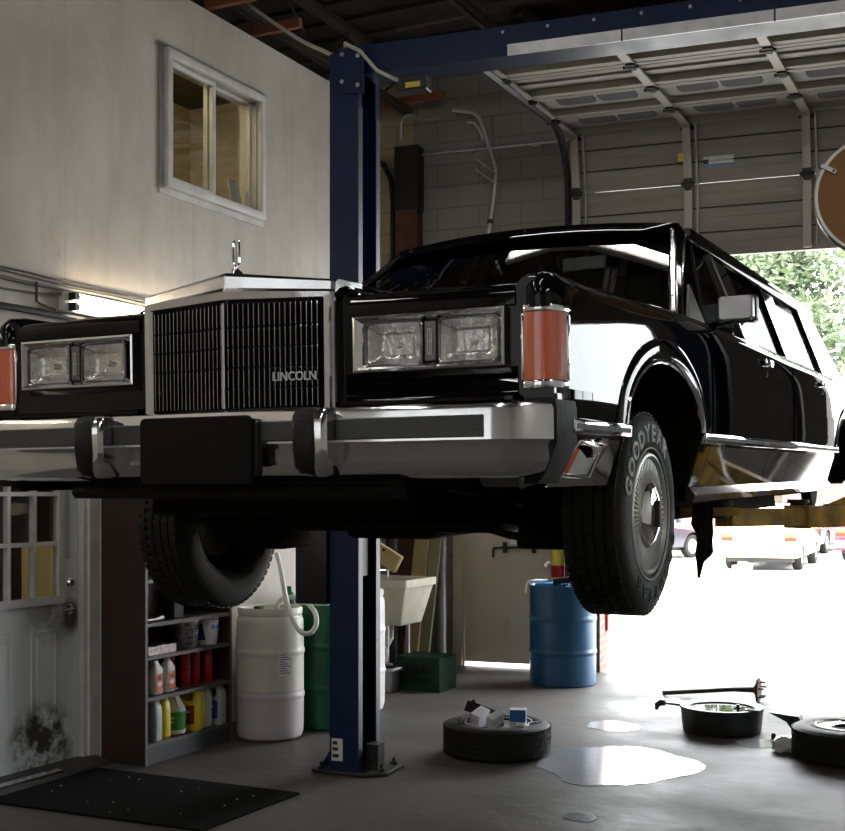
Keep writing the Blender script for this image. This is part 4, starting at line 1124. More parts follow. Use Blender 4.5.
# ---- bumper
path = [(-1.0, 0.10), (-1.0, 0.03), (-0.995, -0.035), (-0.972, -0.092), (-0.925, -0.138), (-0.86, -0.158), (-0.45, -0.178), (0, -0.190), (0.45, -0.178), (0.86, -0.158), (0.925, -0.138), (0.972, -0.092), (0.995, -0.035), (1.0, 0.03), (1.0, 0.10)]
prof = [(0.11, 0.543), (0.018, 0.545), (0.004, 0.540), (0.0, 0.528), (0.0, 0.450), (0.006, 0.443), (0.012, 0.436), (0.016, 0.40), (0.030, 0.370), (0.045, 0.360), (0.11, 0.352)]
def inward(i):
    a = V(path[max(i - 1, 0)]); b2 = V(path[min(i + 1, len(path) - 1)]); t = (b2 - a).normalized()
    return V((-t.y, t.x))
def bump_ring(i, prf, grow=0.0):
    n2 = inward(i); p = V(path[i])
    return [(p.x + n2.x * (d - grow), p.y + n2.y * (d - grow), z) for d, z in prf]
mm = MB(); mm.loft([bump_ring(i, prof) for i in range(2, len(path) - 2)], closed=True)
bp = mm.build('front_bumper', 'chrome_worn', car, smooth=35)
for rng, nm in (((0, 1, 2), 'bumper_end'), ((12, 13, 14), 'bumper_end')):
    mm = MB(); mm.loft([bump_ring(i, [(0.09, 0.556), (0.0, 0.553), (-0.004, 0.53), (-0.004, 0.44), (0.03, 0.37), (0.055, 0.335), (0.10, 0.335)], 0.002) for i in rng]); mm.build(nm, 'blk_rubber', car, smooth=40)
# fender extension between the bumper and the wheel opening
for s in (1, -1):
    mm = MB(); mm.loft([[(s * 0.90, y, 0.57), (s * 0.989, y, 0.57), (s * 0.992, y, 0.50), (s * 0.966, y, 0.455), (s * 0.922, y, 0.335), (s * 0.88, y, 0.32)] for y in (0.0, 0.10, 0.54)]); mm.build('fender_extension', 'paint', car, smooth=40)
    # cornering lamp in the lower fender
    fc = lambda u, v, w: (s * (side_x(v, 0.3) + 0.005 + w), u, v)
    par = [(0.105, 0.350), (0.375, 0.345), (0.465, 0.445), (0.195, 0.452)]
    pin = [(0.140, 0.362), (0.362, 0.358), (0.428, 0.434), (0.212, 0.440)]
    mm = MB(); mm.frame(par, pin, 0.0, 0.014, fc); mm.bevel(0.002, 1); cl = mm.build('cornering_lamp', 'chrome', car, smooth=30)
    mm = MB(); mm.prism([(0.215, 0.361), (0.362, 0.358), (0.428, 0.434), (0.270, 0.438)], 0.0, 0.006, fc); mm.build('cornering_lens', 'alloy', cl, smooth=None)
    mm = MB(); mm.prism([(0.140, 0.362), (0.213, 0.361), (0.268, 0.438), (0.212, 0.440)], 0.0, 0.006, fc); mm.build('cornering_amber', 'amber', cl, smooth=None)
# rub strips and guards
def strip(i0, i1, x0, x1, z0, z1, out, nm, mt):
    mm = MB(); n = 10; rr = []
    xs = [p[0] for p in path[5:10]]; ysp = [p[1] for p in path[5:10]]
    for k in range(n + 1):
        x = lerp(x0, x1, k / n); y = interp(x, xs, ysp)
        rr.append([(x, y + 0.002, z0), (x, y - out, z0 + 0.004), (x, y - out, z1 - 0.004), (x, y + 0.002, z1)])
    mm.loft(rr); return mm.build(nm, mt, car, smooth=30)
strip(0, 0, -0.85, -0.432, 0.455, 0.514, 0.008, 'rub_strip', 'rub')
strip(0, 0, -0.328, 0.328, 0.455, 0.514, 0.008, 'rub_strip', 'rub')
strip(0, 0, 0.432, 0.85, 0.455, 0.514, 0.008, 'rub_strip', 'rub')
for s in (1, -1):
    xc = s * 0.380
    mm = MB()
    rr = []
    for z, k, yb in ((0.358, 0.55, -0.20), (0.366, 0.8, -0.222), (0.385, 0.98, -0.236), (0.44, 1, -0.240), (0.52, 1, -0.240), (0.536, 0.92, -0.232), (0.543, 0.7, -0.212)):
        w2 = 0.050 * k
        rr.append([(xc - w2, -0.15, z), (xc - w2, yb + 0.012, z), (xc - w2 * 0.75, yb, z), (xc + w2 * 0.75, yb, z), (xc + w2, yb + 0.012, z), (xc + w2, -0.15, z)])
    mm.loft(rr); g1 = mm.build('bumper_guard', 'chrome_worn', car, smooth=40)
    mm = MB()
    rr = []
    for z, k, yb in ((0.359, 0.55, -0.202), (0.367, 0.8, -0.224), (0.386, 0.98, -0.239), (0.44, 1, -0.248), (0.52, 1, -0.248), (0.537, 0.92, -0.236), (0.544, 0.7, -0.213)):
        w2 = 0.050 * k
        rr.append([(xc - w2 - 0.003, -0.17, z), (xc - w2 - 0.003, yb + 0.012, z), (xc - w2 * 0.8, yb, z), (xc + w2 * 0.15, yb - 0.002, z), (xc + w2 * 0.35, yb + 0.004, z), (xc + w2 * 0.35, -0.17, z)])
    mm.loft(rr); mm.build('guard_pad', 'blk_rubber', g1, smooth=40)
mm = MB(); mm.prism(rrect(0.385, 0.190, 0.018, 4, -0.006, 0.434), 0.212, 0.226, lambda u, v, w: (u, -w, v)); mm.bevel(0.003, 1)
pl_ = mm.build('number_plate', 'plate', car, label='blank black number plate')
mm = MB(); mm.prism(rrect(0.40, 0.16, 0.012, 3, -0.004, 0.44), 0.185, 0.2115, lambda u, v, w: (u, -w, v)); mm.build('plate_bracket', 'black_plastic', pl_)
mm = MB(); mm.loft([[(x, -0.10, 0.330), (x, -0.115, 0.318), (x, -0.10, 0.298), (x, -0.03, 0.296), (x, -0.03, 0.345)] for x in (-0.56, -0.54, 0.54, 0.56)]); mm.build('air_dam', 'blk_rubber', car)
# hood panel seams
for s in (1, -1):
    mm = MB(); mm.tube([(s * 0.372, -0.004, 0.868), (s * 0.372, 0.03, 0.882), (s * 0.345, 0.10, 0.886)], 0.004, 6)
    mm.tube([(s * 0.345, 0.02, 0.888), (s * 0.350, 0.5, 0.918), (s * 0.36, 1.0, 0.935), (s * 0.36, 1.5, 0.948)], 0.006, 6); mm.build('hood_crease', 'paint', car)
# ---- greenhouse
RZ = 1.435   # roof side
def roofc(x, z0=RZ, crown=0.045): return z0 + crown * (1 - (x / 0.70) ** 2)
XR = 0.70
def roof_panel(name, y0, y1, lift, xr, parent=None, fr=0.03):
    mm = MB(); rr = []
    for y in [y0, y0 + fr, lerp(y0, y1, .3), lerp(y0, y1, .6), y1 - fr, y1]:
        dz = lift - (0.014 if y in (y0, y1) else 0)
        top = [(x, y, roofc(x) + dz) for x in [xr * k / 8 for k in range(-8, 9)]]
        rr.append([(-xr - 0.012, y, RZ - 0.035)] + top + [(xr + 0.012, y, RZ - 0.035)] + [(xr * k / 4, y, RZ - 0.045) for k in range(3, -4, -1)])
    mm.loft(rr); return mm.build(name, 'paint', car, smooth=50)
roof_panel('roof', 2.30, 2.93, 0.0, XR)
roof_panel('roof_cap', 2.88, 5.55, 0.022, XR + 0.005)
# glass sheets
def sheet(name, quad, mt, n=6, bow=(0, 0, 0), parent=None):
    """quad: bl, br, tr, tl; bowed outwards by bow at the middle"""
    a, b2, c2, d = [V(q) for q in quad]
    mm = MB(); G = []
    for i in range(n + 1):
        row = []
        for j in range(n + 1):
            u, v = j / n, i / n
            p = a.lerp(b2, u).lerp(d.lerp(c2, u), v)
            k = 4 * u * (1 - u)
            row.append(mm.bm.verts.new(p + V(bow) * k))
        G.append(row)
    for i in range(n):
        for j in range(n): mm._f([G[i][j], G[i][j + 1], G[i + 1][j + 1], G[i + 1][j]])
    return mm.build(name, mt, parent or car, smooth=60)
WB = (0.875, 1.62, 0.955); WT = (0.675, 2.315, 1.405)
sheet('windshield', [(-WB[0], WB[1], WB[2]), WB, WT, (-WT[0], WT[1], WT[2])], 'auto_glass', 8, (0, -0.10, 0.02))
RB = (0.80, 6.02, 0.97); RT = (0.66, 5.50, 1.42)
sheet('rear_window', [RB, (-RB[0], RB[1], RB[2]), (-RT[0], RT[1], RT[2]), RT], 'auto_glass_dark', 6, (0, 0.06, 0.0))
xb, zb, xt, zt = 0.893, 0.935, 0.715, 1.400
def gxs(z): return lerp(xb, xt, (z - zb) / (zt - zb))
def pillar(name, y0b, y1b, y0t, y1t, side, mt='paint', out=0.0, ztop=1.415, th=0.03):
    mm = MB(); rr = []
    for k in range(7):
        t = k / 6; z = lerp(zb - 0.01, ztop, t); x = gxs(z) + out
        ya, yb2 = lerp(y0b, y0t, t), lerp(y1b, y1t, t)
        rr.append([(side * (x - th), ya, z), (side * x, ya, z), (side * x, yb2, z), (side * (x - th), yb2, z)])
    mm.loft(rr); mm.bevel(0.005, 1); return mm.build(name, mt, car, smooth=30)
for s in (1, -1):
    # A pillar with bright trims
    mm = MB(); mm.tube([(s * 0.880, 1.60, 0.945), (s * 0.778, 1.965, 1.18), (s * 0.690, 2.32, 1.418)], 0.024, 8, sy=0.8); mm.build('a_pillar', 'paint', car)
    mm = MB(); mm.tube([(s * 0.862, 1.590, 0.965), (s * 0.764, 1.945, 1.19), (s * 0.668, 2.295, 1.418)], 0.014, 6); mm.build('windshield_trim', 'chrome_worn', car)
    pillar('b_pillar', 2.78, 3.06, 2.72, 2.98, s, 'paint', 0.006)
    pillar('c_pillar', 3.78, 4.10, 3.84, 4.16, s, 'paint', 0.006)
    pillar('d_pillar', 5.0, 5.95, 5.02, 5.55, s, 'paint', 0.006)
    pillar('pillar_trim', 2.755, 2.785, 2.695, 2.725, s, 'chrome_worn', 0.010)
    pillar('pillar_trim', 3.755, 3.785, 3.815, 3.845, s, 'stainless', 0.010)
    pillar('pillar_trim', 4.975, 4.997, 4.995, 5.017, s, 'stainless', 0.009)
    pillar('vent_bar', 1.985, 2.0, 2.43, 2.445, s, 'black_plastic', 0.002)
    # roof rail and drip moulding
    mm = MB(); mm.tube([(s * 0.722, 2.30, 1.398), (s * 0.724, 2.8, 1.400), (s * 0.724, 5.0, 1.400), (s * 0.72, 5.5, 1.398)], 0.034, 8, sy=0.6); mm.build('roof_rail', 'paint', car)
    mm = MB(); mm.tube([(s * 0.882, 1.62, 0.945), (s * 0.790, 1.99, 1.18), (s * 0.716, 2.32, 1.412), (s * 0.734, 2.5, 1.418), (s * 0.738, 5.0, 1.418), (s * 0.73, 5.5, 1.40)], 0.009, 6); mm.build('drip_moulding', 'chrome_worn', car)
    mm = MB(); mm.tube([(s * 0.898, 1.62, 0.945), (s * 0.900, 3.0, 0.945), (s * 0.900, 5.0, 0.942)], 0.008, 6); mm.build('belt_moulding', 'stainless', car)
    for nm, q in (('front_side_window', ((1.66, zb), (2.78, zb), (2.74, zt), (2.36, zt))), ('middle_side_window', ((2.96, zb), (3.84, zb), (3.93, zt), (2.90, zt))), ('rear_side_window', ((4.02, zb), (4.99, zb), (5.0, zt), (4.10, zt)))):
        pts = [(s * (gxs(z) - 0.012), y, z) for y, z in q]
        sheet(nm, pts, 'auto_glass_dark', 3)
    # sail panel at the mirror, and the mirror itself
    mm = MB(); mm.prism([(1.70, 0.945), (1.985, 0.945), (1.985, 1.13)], 0.0, 0.012, lambda u, v, w: (s * (gxs(v) - 0.006 + w), u, v)); mm.build('mirror_sail', 'black_plastic', car, smooth=None)
    mm = MB()
    mm.tube([(s * 0.905, 1.93, 0.95), (s * 0.95, 1.90, 0.955), (s * 1.03, 1.86, 0.965)], 0.022, 8, sy=0.6); mir = mm.build('side_mirror', 'paint', car)
    mm = MB(); cx_, cy_, cz_ = s * 1.045, 1.86, 1.000
    mm.loft([[(cx_ + s * u * k, cy_ + d, cz_ + v * k) for u, v in rrect(0.142, 0.098, 0.014, 3)] for d, k in ((-0.045, 0.86), (-0.038, 0.95), (0.03, 1.0))])
    mm.build('mirror_housing', 'galv', mir, smooth=30)
    mm = MB(); mm.frame(rrect(0.150, 0.106, 0.014, 3), rrect(0.137, 0.093, 0.012, 3), -0.002, 0.036, lambda u, v, w: (cx_ + s * u, cy_ + w, cz_ + v)); mm.build('mirror_rim', 'black_plastic', mir)
    mm = MB(); mm.prism(rrect(0.136, 0.092, 0.012, 3), 0.031, 0.034, lambda u, v, w: (cx_ + s * u, cy_ + w, cz_ + v)); mm.build('mirror_glass', 'chrome', mir, smooth=None)
# windshield header trim and cowl
mm = MB(); mm.tube([(x, 2.298 - 0.10 * (1 - (x / 0.675) ** 2), 1.418 + 0.024 * (1 - (x / 0.675) ** 2)) for x in [-0.675 + 0.135 * i for i in range(11)]], 0.009, 6); mm.build('windshield_trim', 'chrome', car)
mm = MB(); mm.loft([[(x, 2.26 - 0.10 * (1 - (x / 0.69) ** 2), 1.40 + 0.025 * (1 - (x / 0.69) ** 2)), (x, 2.33 - 0.10 * (1 - (x / 0.69) ** 2), 1.455 + 0.025 * (1 - (x / 0.69) ** 2)), (x, 2.40, 1.432 + 0.045 * (1 - (x / 0.7) ** 2)), (x, 2.38, 1.38)] for x in [-0.69 + 0.138 * i for i in range(11)]]); mm.build('roof_header', 'paint', car, smooth=50)
mm = MB(); mm.loft([[(x, 1.50 - 0.09 * (1 - (x / 0.9) ** 2), 0.955), (x, 1.62 - 0.09 * (1 - (x / 0.9) ** 2), 0.962), (x, 1.66, 0.90), (x, 1.5, 0.90)] for x in [-0.88 + 0.176 * i for i in range(11)]]); mm.build('cowl', 'black_plastic', car, smooth=30)
for x0, x1 in ((-0.55, 0.05), (0.05, 0.62)):
    mm = MB(); mm.tube([(x0, 1.50, 0.968), (x0 + 0.3, 1.52, 0.985), (x1, 1.575, 0.985)], 0.007, 6); mm.build('wiper', 'black_plastic', car)
# ---- interior
def seat(x, y, w):
    mm = MB(); mm.box((x, y, 0.62), (w, 0.52, 0.18)); mm.box((x, y + 0.30, 0.90), (w, 0.16, 0.56), Euler((-0.18, 0, 0))); mm.box((x, y + 0.37, 1.23), (w * 0.5, 0.09, 0.16)); mm.bevel(0.04, 2)
    mm.build('seat', 'leather', car)
seat(0.38, 2.35, 0.56); seat(-0.38, 2.35, 0.56); seat(0.0, 4.75, 1.4)
mm = MB(); mm.bx(-0.84, 0.84, 1.62, 1.92, 0.74, 0.935); mm.bevel(0.03, 2); mm.build('dashboard', 'interior', car)
mm = MB(); mm.tube([(0.38 + 0.19 * math.cos(a), 2.02 - 0.06 * math.sin(a), 0.93 + 0.18 * math.sin(a)) for a in [2 * PI * i / 24 for i in range(24)]], 0.013, 8, closed=True); mm.cyl((0.38, 1.85, 0.88), (0.38, 2.02, 0.93), 0.03, n=10); mm.box((0.38, 2.02, 0.93), (0.36, 0.02, 0.04)); mm.build('steering_wheel', 'interior', car)
mm = MB(); mm.box((0.30, 2.20, 1.29), (0.2, 0.03, 0.06)); mm.cyl((0.30, 2.21, 1.31), (0.3, 2.28, 1.40), 0.008, n=8); mm.bevel(0.008, 1); mm.build('rear_view_mirror', 'chrome_worn', car)
# ---- underbody
mm = MB(); mm.bx(-0.88, 0.88, 1.5, 4.7, 0.235, 0.28); mm.bx(-0.5, 0.5, 4.7, 6.6, 0.26, 0.30); mm.build('floor_pan', 'under', car, smooth=None)
for s in (1, -1):
    mm = MB(); mm.tube([(s * 0.50, -0.02, 0.36), (s * 0.47, 0.35, 0.36), (s * 0.46, 0.7, 0.33), (s * 0.50, 1.35, 0.26), (s * 0.62, 1.7, 0.20), (s * 0.64, 4.5, 0.20), (s * 0.5, 5.0, 0.34), (s * 0.5, 6.4, 0.34)], 0.055, 4, sy=1.2); mm.build('frame_rail', 'under', car, smooth=None)
    mm = MB(); mm.loft([[(s * x, y - 0.10 * k, z), (s * x, y + 0.10 * k, z), (s * x, y + 0.10 * k, z + 0.035), (s * x, y - 0.10 * k, z + 0.035)] for x, y, z, k in ((0.36, 1.02, 0.215, 1.6), (0.55, 1.04, 0.17, 1.0), (0.74, 1.06, 0.10, 0.45))]); mm.build('control_arm', 'under', car, smooth=None)
    mm = MB(); mm.loft([[(s * x, y - 0.08 * k, z), (s * x, y + 0.08 * k, z), (s * x, y + 0.08 * k, z + 0.03), (s * x, y - 0.08 * k, z + 0.03)] for x, y, z, k in ((0.46, 1.06, 0.44, 1.4), (0.72, 1.06, 0.36, 0.5))]); mm.build('control_arm', 'under', car, smooth=None)
    mm = MB(); mm.tube([(s * 0.50 + s * 0.055 * math.cos(i * 0.7), 1.04 + 0.055 * math.sin(i * 0.7), 0.20 + i * 0.0052) for i in range(50)], 0.009, 6); mm.build('coil_spring', 'under', car)
    mm = MB(); mm.tube([(s * 0.28, 1.26, 0.19), (s * 0.70, 1.25, 0.17)], 0.016, 6); mm.build('tie_rod', 'under', car)
mm = MB(); mm.box((0.60, 1.05, 0.20), (0.26, 0.24, 0.20), None, (0.8, 0.8)); mm.box((-0.60, 1.05, 0.18), (0.26, 0.24, 0.20), None, (0.8, 0.8)); mm.box((0, 1.03, 0.22), (0.86, 0.26, 0.13)); mm.box((0, 1.30, 0.21), (0.30, 0.36, 0.16)); mm.box((0.0, 1.0, 0.17), (0.36, 0.22, 0.08)); mm.bevel(0.03, 2); mm.build('crossmember', 'under', car)
mm = MB(); mm.box((0, 1.95, 0.20), (0.34, 0.9, 0.14)); mm.cyl((0, 2.3, 0.24), (0, 5.1, 0.22), 0.045, n=12); mm.bevel(0.02, 1); mm.build('gearbox', 'under', car)
mm = MB(); mm.tube([(0.25, 0.9, 0.22), (0.28, 1.5, 0.18), (0.30, 4.4, 0.19), (0.36, 4.9, 0.40), (0.42, 6.6, 0.30)], 0.032, 8); mm.cyl((0.30, 2.9, 0.19), (0.30, 3.6, 0.19), 0.09, n=14); mm.build('exhaust', 'under', car)
mm = MB(); mm.tube([(-0.62, 0.55, 0.17), (-0.55, 0.42, 0.21), (0.55, 0.42, 0.21), (0.62, 0.55, 0.17), (0.66, 0.92, 0.13)], 0.014, 6); mm.build('sway_bar', 'under', car)
mm = MB(); mm.bx(-0.45, 0.45, 0.14, 0.24, 0.24, 0.60); mm.bx(-0.7, 0.7, -0.02, 0.10, 0.345, 0.40); mm.bx(-0.35, 0.35, 0.45, 1.4, 0.30, 0.62); mm.build('engine', 'under', car, smooth=None)
mm = MB(); mm.cyl((-0.72, 5.22, 0.27), (0.72, 5.22, 0.27), 0.045, n=12); mm.sphere((0, 5.22, 0.27), 0.15); mm.build('rear_axle', 'under', car)
for s in (1, -1):
    mm = MB(); mm.lathe([(0.001, 0), (0.05, 0), (0.12, 0.01), (0.14, 0.02), (0.14, 0.075), (0.001, 0.08)], (s * 0.72, 5.22, 0.27), Matrix.Rotation(s * PI / 2, 3, 'Y'), 24); mm.build('brake_drum', 'under', car)
    mm = MB(); mm.loft([[(s * 0.55, y, z), (s * 0.56, y, z), (s * 0.56, y, z + 0.02), (s * 0.55, y, z + 0.02)] for y, z in ((4.9, 0.40), (5.22, 0.36), (5.6, 0.40))]); mm.build('trailing_arm', 'under', car)
# ---- tail end
mm = MB(); mm.loft([[(x, 7.0, 0.36), (x, 7.11, 0.38), (x, 7.12, 0.53), (x, 7.0, 0.55)] for x in (-1.0, -0.95, 0.95, 1.0)]); mm.bevel(0.015, 2); mm.build('rear_bumper', 'chrome_worn', car)
for s in (1, -1):
    mm = MB(); mm.bx(s * 0.55, s * 0.93, 6.99, 7.025, 0.62, 0.80); mm.bevel(0.01, 1); mm.build('tail_lamp', 'tail_red', car)

# ---- wheels
def tyre_profile(R, w, rim):
    h = w / 2
    P = [(rim, -h * 0.72), (rim + 0.012, -h * 0.86), (rim + 0.05, -h * 1.0), (R - 0.055, -h * 0.99), (R - 0.025, -h * 0.93), (R - 0.008, -h * 0.82)]
    g = []
    n = 5
    for i in range(n):
        a = lerp(-h * 0.78, h * 0.78, i / n); b2 = lerp(-h * 0.78, h * 0.78, (i + 1) / n)
        g += [(R, a + 0.004), (R, b2 - 0.004)]
        if i < n - 1: g += [(R - 0.008, b2 - 0.003), (R - 0.008, b2 + 0.003)]
    P += g
    P += [(R - 0.008, h * 0.82), (R - 0.025, h * 0.93), (R - 0.055, h * 0.99), (rim + 0.05, h * 1.0), (rim + 0.012, h * 0.86), (rim, h * 0.72)]
    return P
def tyre_mesh(mm, R=0.343, w=0.215, rim=0.197, c=(0, 0, 0), rot=None, n=72):
    mm.lathe(tyre_profile(R, w, rim), c, rot, n, cap=False, closed=True)
    # cross sipes on the shoulders
    Rm = rot if rot is not None else Matrix.Identity(3)
    return mm
def tread_blocks(mm, R, w, c, rot, n=64):
    for i in range(n):
        a = 2 * PI * i / n
        for k, (lo, hi, tw) in enumerate(((-0.80, -0.52, 0.35), (-0.47, -0.20, -0.30), (-0.15, 0.14, 0.3), (0.20, 0.47, -0.3), (0.52, 0.80, 0.35))):
            pts = []
            for (t, da) in ((lo, 0), (hi, tw * 2 * PI / n), (hi, tw * 2 * PI / n + 0.62 * 2 * PI / n), (lo, 0.62 * 2 * PI / n)):
                pts.append((a + da + k * 0.3 * 2 * PI / n, t * w / 2))
            mm.loft([[V(c) + rot @ V((r * math.cos(q), r * math.sin(q), z)) for q, z in pts] for r in (R - 0.002, R + 0.004)])
def hubcap(parent, c, rot, fins=60):
    f = lambda r, a, z: V(c) + rot @ V((r * math.cos(a), r * math.sin(a), z))
    mm = MB(); mm.lathe([(0.205, -0.02), (0.209, 0.0), (0.204, 0.012), (0.196, 0.014), (0.190, 0.008), (0.186, -0.006), (0.12, -0.012), (0.112, 0.004), (0.106, 0.010), (0.100, 0.004), (0.001, 0.003)], c, rot, 64, cap=False)
    hc = mm.build('wheel_cover', 'alloy', parent, smooth=30)
    mm = MB()
    for i in range(fins):
        a = 2 * PI * i / fins; da = 0.30 * 2 * PI / fins
        mm.loft([[f(r, a - da, -0.012), f(r, a - da * 0.6, z), f(r, a + da * 0.6, z), f(r, a + da, -0.012)] for r, z in ((0.118, 0.004), (0.15, 0.006), (0.187, 0.003))])
    mm.build('cover_fins', 'alloy', hc, smooth=None)
    mm = MB(); mm.lathe([(0.108, 0.003), (0.106, 0.012), (0.092, 0.022), (0.06, 0.031), (0.03, 0.035), (0.001, 0.036)], c, rot, 48, cap=False); mm.build('cover_centre', 'chrome', hc, smooth=40)
    mm = MB(); mm.loft([[f(rr_ * 1.0, 0.0, 0.0) + rot @ V((0, u, z)) for u, z in ((-0.012, 0.015), (-0.010, 0.046), (0.010, 0.046), (0.012, 0.015))] for rr_ in (-0.045, -0.04, 0.04, 0.045)]); mm.build('cover_emblem', 'black_plastic', hc, smooth=None)
    return hc
TY = 1.06
for s in (1, -1):
    Rw = Matrix.Rotation(s * PI / 2, 3, 'Y')
    c = (0.822, TY, 0.222) if s > 0 else (-0.865, TY - 0.05, 0.185)
    mm = MB(); tyre_mesh(mm, c=c, rot=Rw); tread_blocks(mm, 0.343, 0.215, c, Rw)
    ty = mm.build('front_tyre', 'tyre', car, smooth=40)
    mm = MB(); mm.lathe([(0.195, -0.085), (0.199, -0.078), (0.18, -0.06), (0.165, 0.0), (0.16, 0.05), (0.185, 0.075), (0.199, 0.08), (0.20, 0.088)], c, Rw, 48, cap=False); mm.lathe([(0.16, 0.045), (0.05, 0.03), (0.001, 0.03)], c, Rw, 32, cap=False)
    rimo = mm.build('wheel_rim', 'iron', car)
    hubcap(car, tuple(V(c) + Rw @ V((0, 0, 0.092))), Rw)
    mm = MB(); mm.lathe([(0.001, -0.02), (0.14, -0.02), (0.14, -0.005), (0.06, 0.0), (0.06, 0.04), (0.001, 0.04)], c, Rw, 28); mm.bx(s * 0.62, s * 0.78, TY - 0.06, TY + 0.06, 0.13, 0.36); mm.build('brake_rotor', 'iron', car)
    # white lettering raised on the side wall
    if s == 1:
        word = 'GOODYEAR'
        for i, ch in enumerate(word):
            mm = MB()
            a0 = math.radians(20 + i * 15.0)    # from the front of the tyre, over the top
            def F3(u, v, w, a0=a0):
                r = 0.272 + v * 1.0; a = a0 + u / 0.272
                return (0.822 + 0.1080 + w - 0.9 * max(0, r - 0.285) * 0.12, TY - r * math.cos(a), 0.222 + r * math.sin(a))
            mm.text(ch, 0.080, F3, 0.0015, bold=0.0025)
            mm.build('tyre_letter', 'tyre_letter', ty, smooth=None)
        word = 'GOODYEAR'
        for i, ch in enumerate(word):
            mm = MB(); a0 = math.radians(200 + i * 15.0)
            def F4(u, v, w, a0=a0):
                r = 0.272 + v; a = a0 + u / 0.272
                return (0.822 + 0.1080 + w, TY - r * math.cos(a), 0.222 + r * math.sin(a))
            mm.text(ch, 0.066, F4, 0.0015)
            mm.build('tyre_letter', 'blk_rubber', ty, smooth=None, label='dark raised letter on the lower side wall')
    mm = MB(); mm.lathe([(0.226, 0.1045), (0.226, 0.108), (0.221, 0.1085), (0.221, 0.103)], c, Rw, 64, cap=False, closed=True); mm.build('whitewall_ring', 'tyre_letter' if s == 1 else 'tyre', ty)
# ================================================================== THE LIFT
lift = empty('vehicle_lift', (-3.66, 6.35, 0), (0, 0, PHI))
tag(lift, 'blue two-post vehicle lift with yellow arms holding up the limousine', 'car lift')
LW = 3.12        # distance between the posts
def mir(fn, flip):
    return (lambda p: (LW - p[0], p[1], p[2])) if flip else (lambda p: (p[0], p[1], p[2]))
for flip in (False, True):
    T = mir(None, flip)
    f = lambda u, v, w: T((u, v, w))
    C = [(-0.09, -0.165), (0.09, -0.165), (0.09, -0.105), (0.078, -0.105), (0.078, -0.153), (-0.078, -0.153), (-0.078, 0.153), (0.078, 0.153), (0.078, 0.105), (0.09, 0.105), (0.09, 0.165), (-0.09, 0.165)]
    m = MB(); m.prism(C, 0.02, 4.22, f); post = m.build('post', 'blue', lift, smooth=None)
    m = MB()
    for y in (-0.135, 0.135): m.prism([(0.0905, y - 0.030), (0.095, y - 0.030), (0.095, y + 0.030), (0.0905, y + 0.030)], 0.1, 3.9, f)
    m.build('guide_rail', 'rail', post, smooth=None)
    m = MB(); m.prism([(-0.20, -0.18), (-0.10, -0.215), (0.16, -0.215), (0.26, -0.14), (0.26, 0.14), (0.16, 0.215), (-0.10, 0.215), (-0.20, 0.18)], 0.0, 0.02, f); m.bevel(0.004, 1); m.build('base_plate', 'black_steel', lift)
    for y in (-0.09, 0.078):
        m = MB(); m.prism([(-0.091, 0.02), (-0.18, 0.02), (-0.091, 0.17)], y, y + 0.012, lambda u, v, w: T((u, w, v))); m.build('gusset', 'blue', lift, smooth=None)
    for x, y in ((0.21, -0.10), (0.21, 0.10), (-0.15, -0.15)):
        m = MB(); m.cyl(T((x, y, 0.02)), T((x, y, 0.034)), 0.022, n=6); m.cyl(T((x, y, 0.034)), T((x, y, 0.06)), 0.010, n=8); m.build('anchor_bolt', 'iron', lift)
    m = MB(); m.prism([(0.091, -0.05), (0.17, -0.05), (0.17, 0.05), (0.091, 0.05)], 0.021, 0.16, f); m.build('stop_block', 'black_steel', lift, smooth=None)
    m = MB(); m.prism([(-0.076, -0.150), (0.06, -0.150), (0.06, 0.150), (-0.076, 0.150)], 1.15, 2.15, f); m.prism([(0.06, -0.10), (0.16, -0.10), (0.16, 0.10), (0.06, 0.10)], 1.45, 1.62, f); m.build('carriage', 'black_steel', lift, smooth=None)
    m = MB(); m.tube([T((0.02, -0.05, 0.1)), T((0.02, -0.05, 4.1))], 0.012, 6); m.build('lift_cable', 'iron', lift)
    m = MB(); m.prism([(0.095, 3.98), (0.095, 4.24), (0.13, 4.24), (0.13, 4.04), (0.115, 3.98)], -0.185, -0.168, lambda u, v, w: T((u, w, v)))
    m.prism([(-0.03, 3.98), (0.13, 3.96), (0.13, 4.24), (-0.03, 4.24)], -0.180, -0.1655, lambda u, v, w: T((u, w, v))); tp = m.build('top_bracket', 'blue', lift, smooth=None)
    for x, z in ((0.0, 4.04), (0.10, 4.01), (0.0, 4.2), (0.10, 4.18)):
        m = MB(); m.cyl(T((x, -0.186, z)), T((x, -0.196, z)), 0.013, n=6); m.build('bracket_bolt', 'galv', tp)
# cross beam
m = MB()
Z0, Z1 = 4.10, 4.27
m.prism([(-0.10, Z1), (0.10, Z1), (0.10, Z1 - 0.012), (0.006, Z1 - 0.012), (0.006, Z0 + 0.012), (0.10, Z0 + 0.012), (0.10, Z0), (-0.10, Z0), (-0.10, Z0 + 0.012), (-0.006, Z0 + 0.012), (-0.006, Z1 - 0.012), (-0.10, Z1 - 0.012)], 0.10, LW - 0.10, lambda u, v, w: (w, u, v))
beam = m.build('cross_beam', 'blue', lift, smooth=None)
m = MB(); m.bx(0.10, LW - 0.10, -0.105, -0.0985, 4.10, 4.268); m.build('beam_face', 'blue', lift, smooth=None)
for x0, x1 in ((0.98, 1.62), (1.63, 2.42), (2.43, 3.0)):
    m = MB(); m.box(((x0 + x1) / 2, -0.110, 4.128), (x1 - x0, 0.010, 0.060), Euler((0.15, 0, 0))); m.build('limit_bar_panel', 'galv', lift, smooth=None)
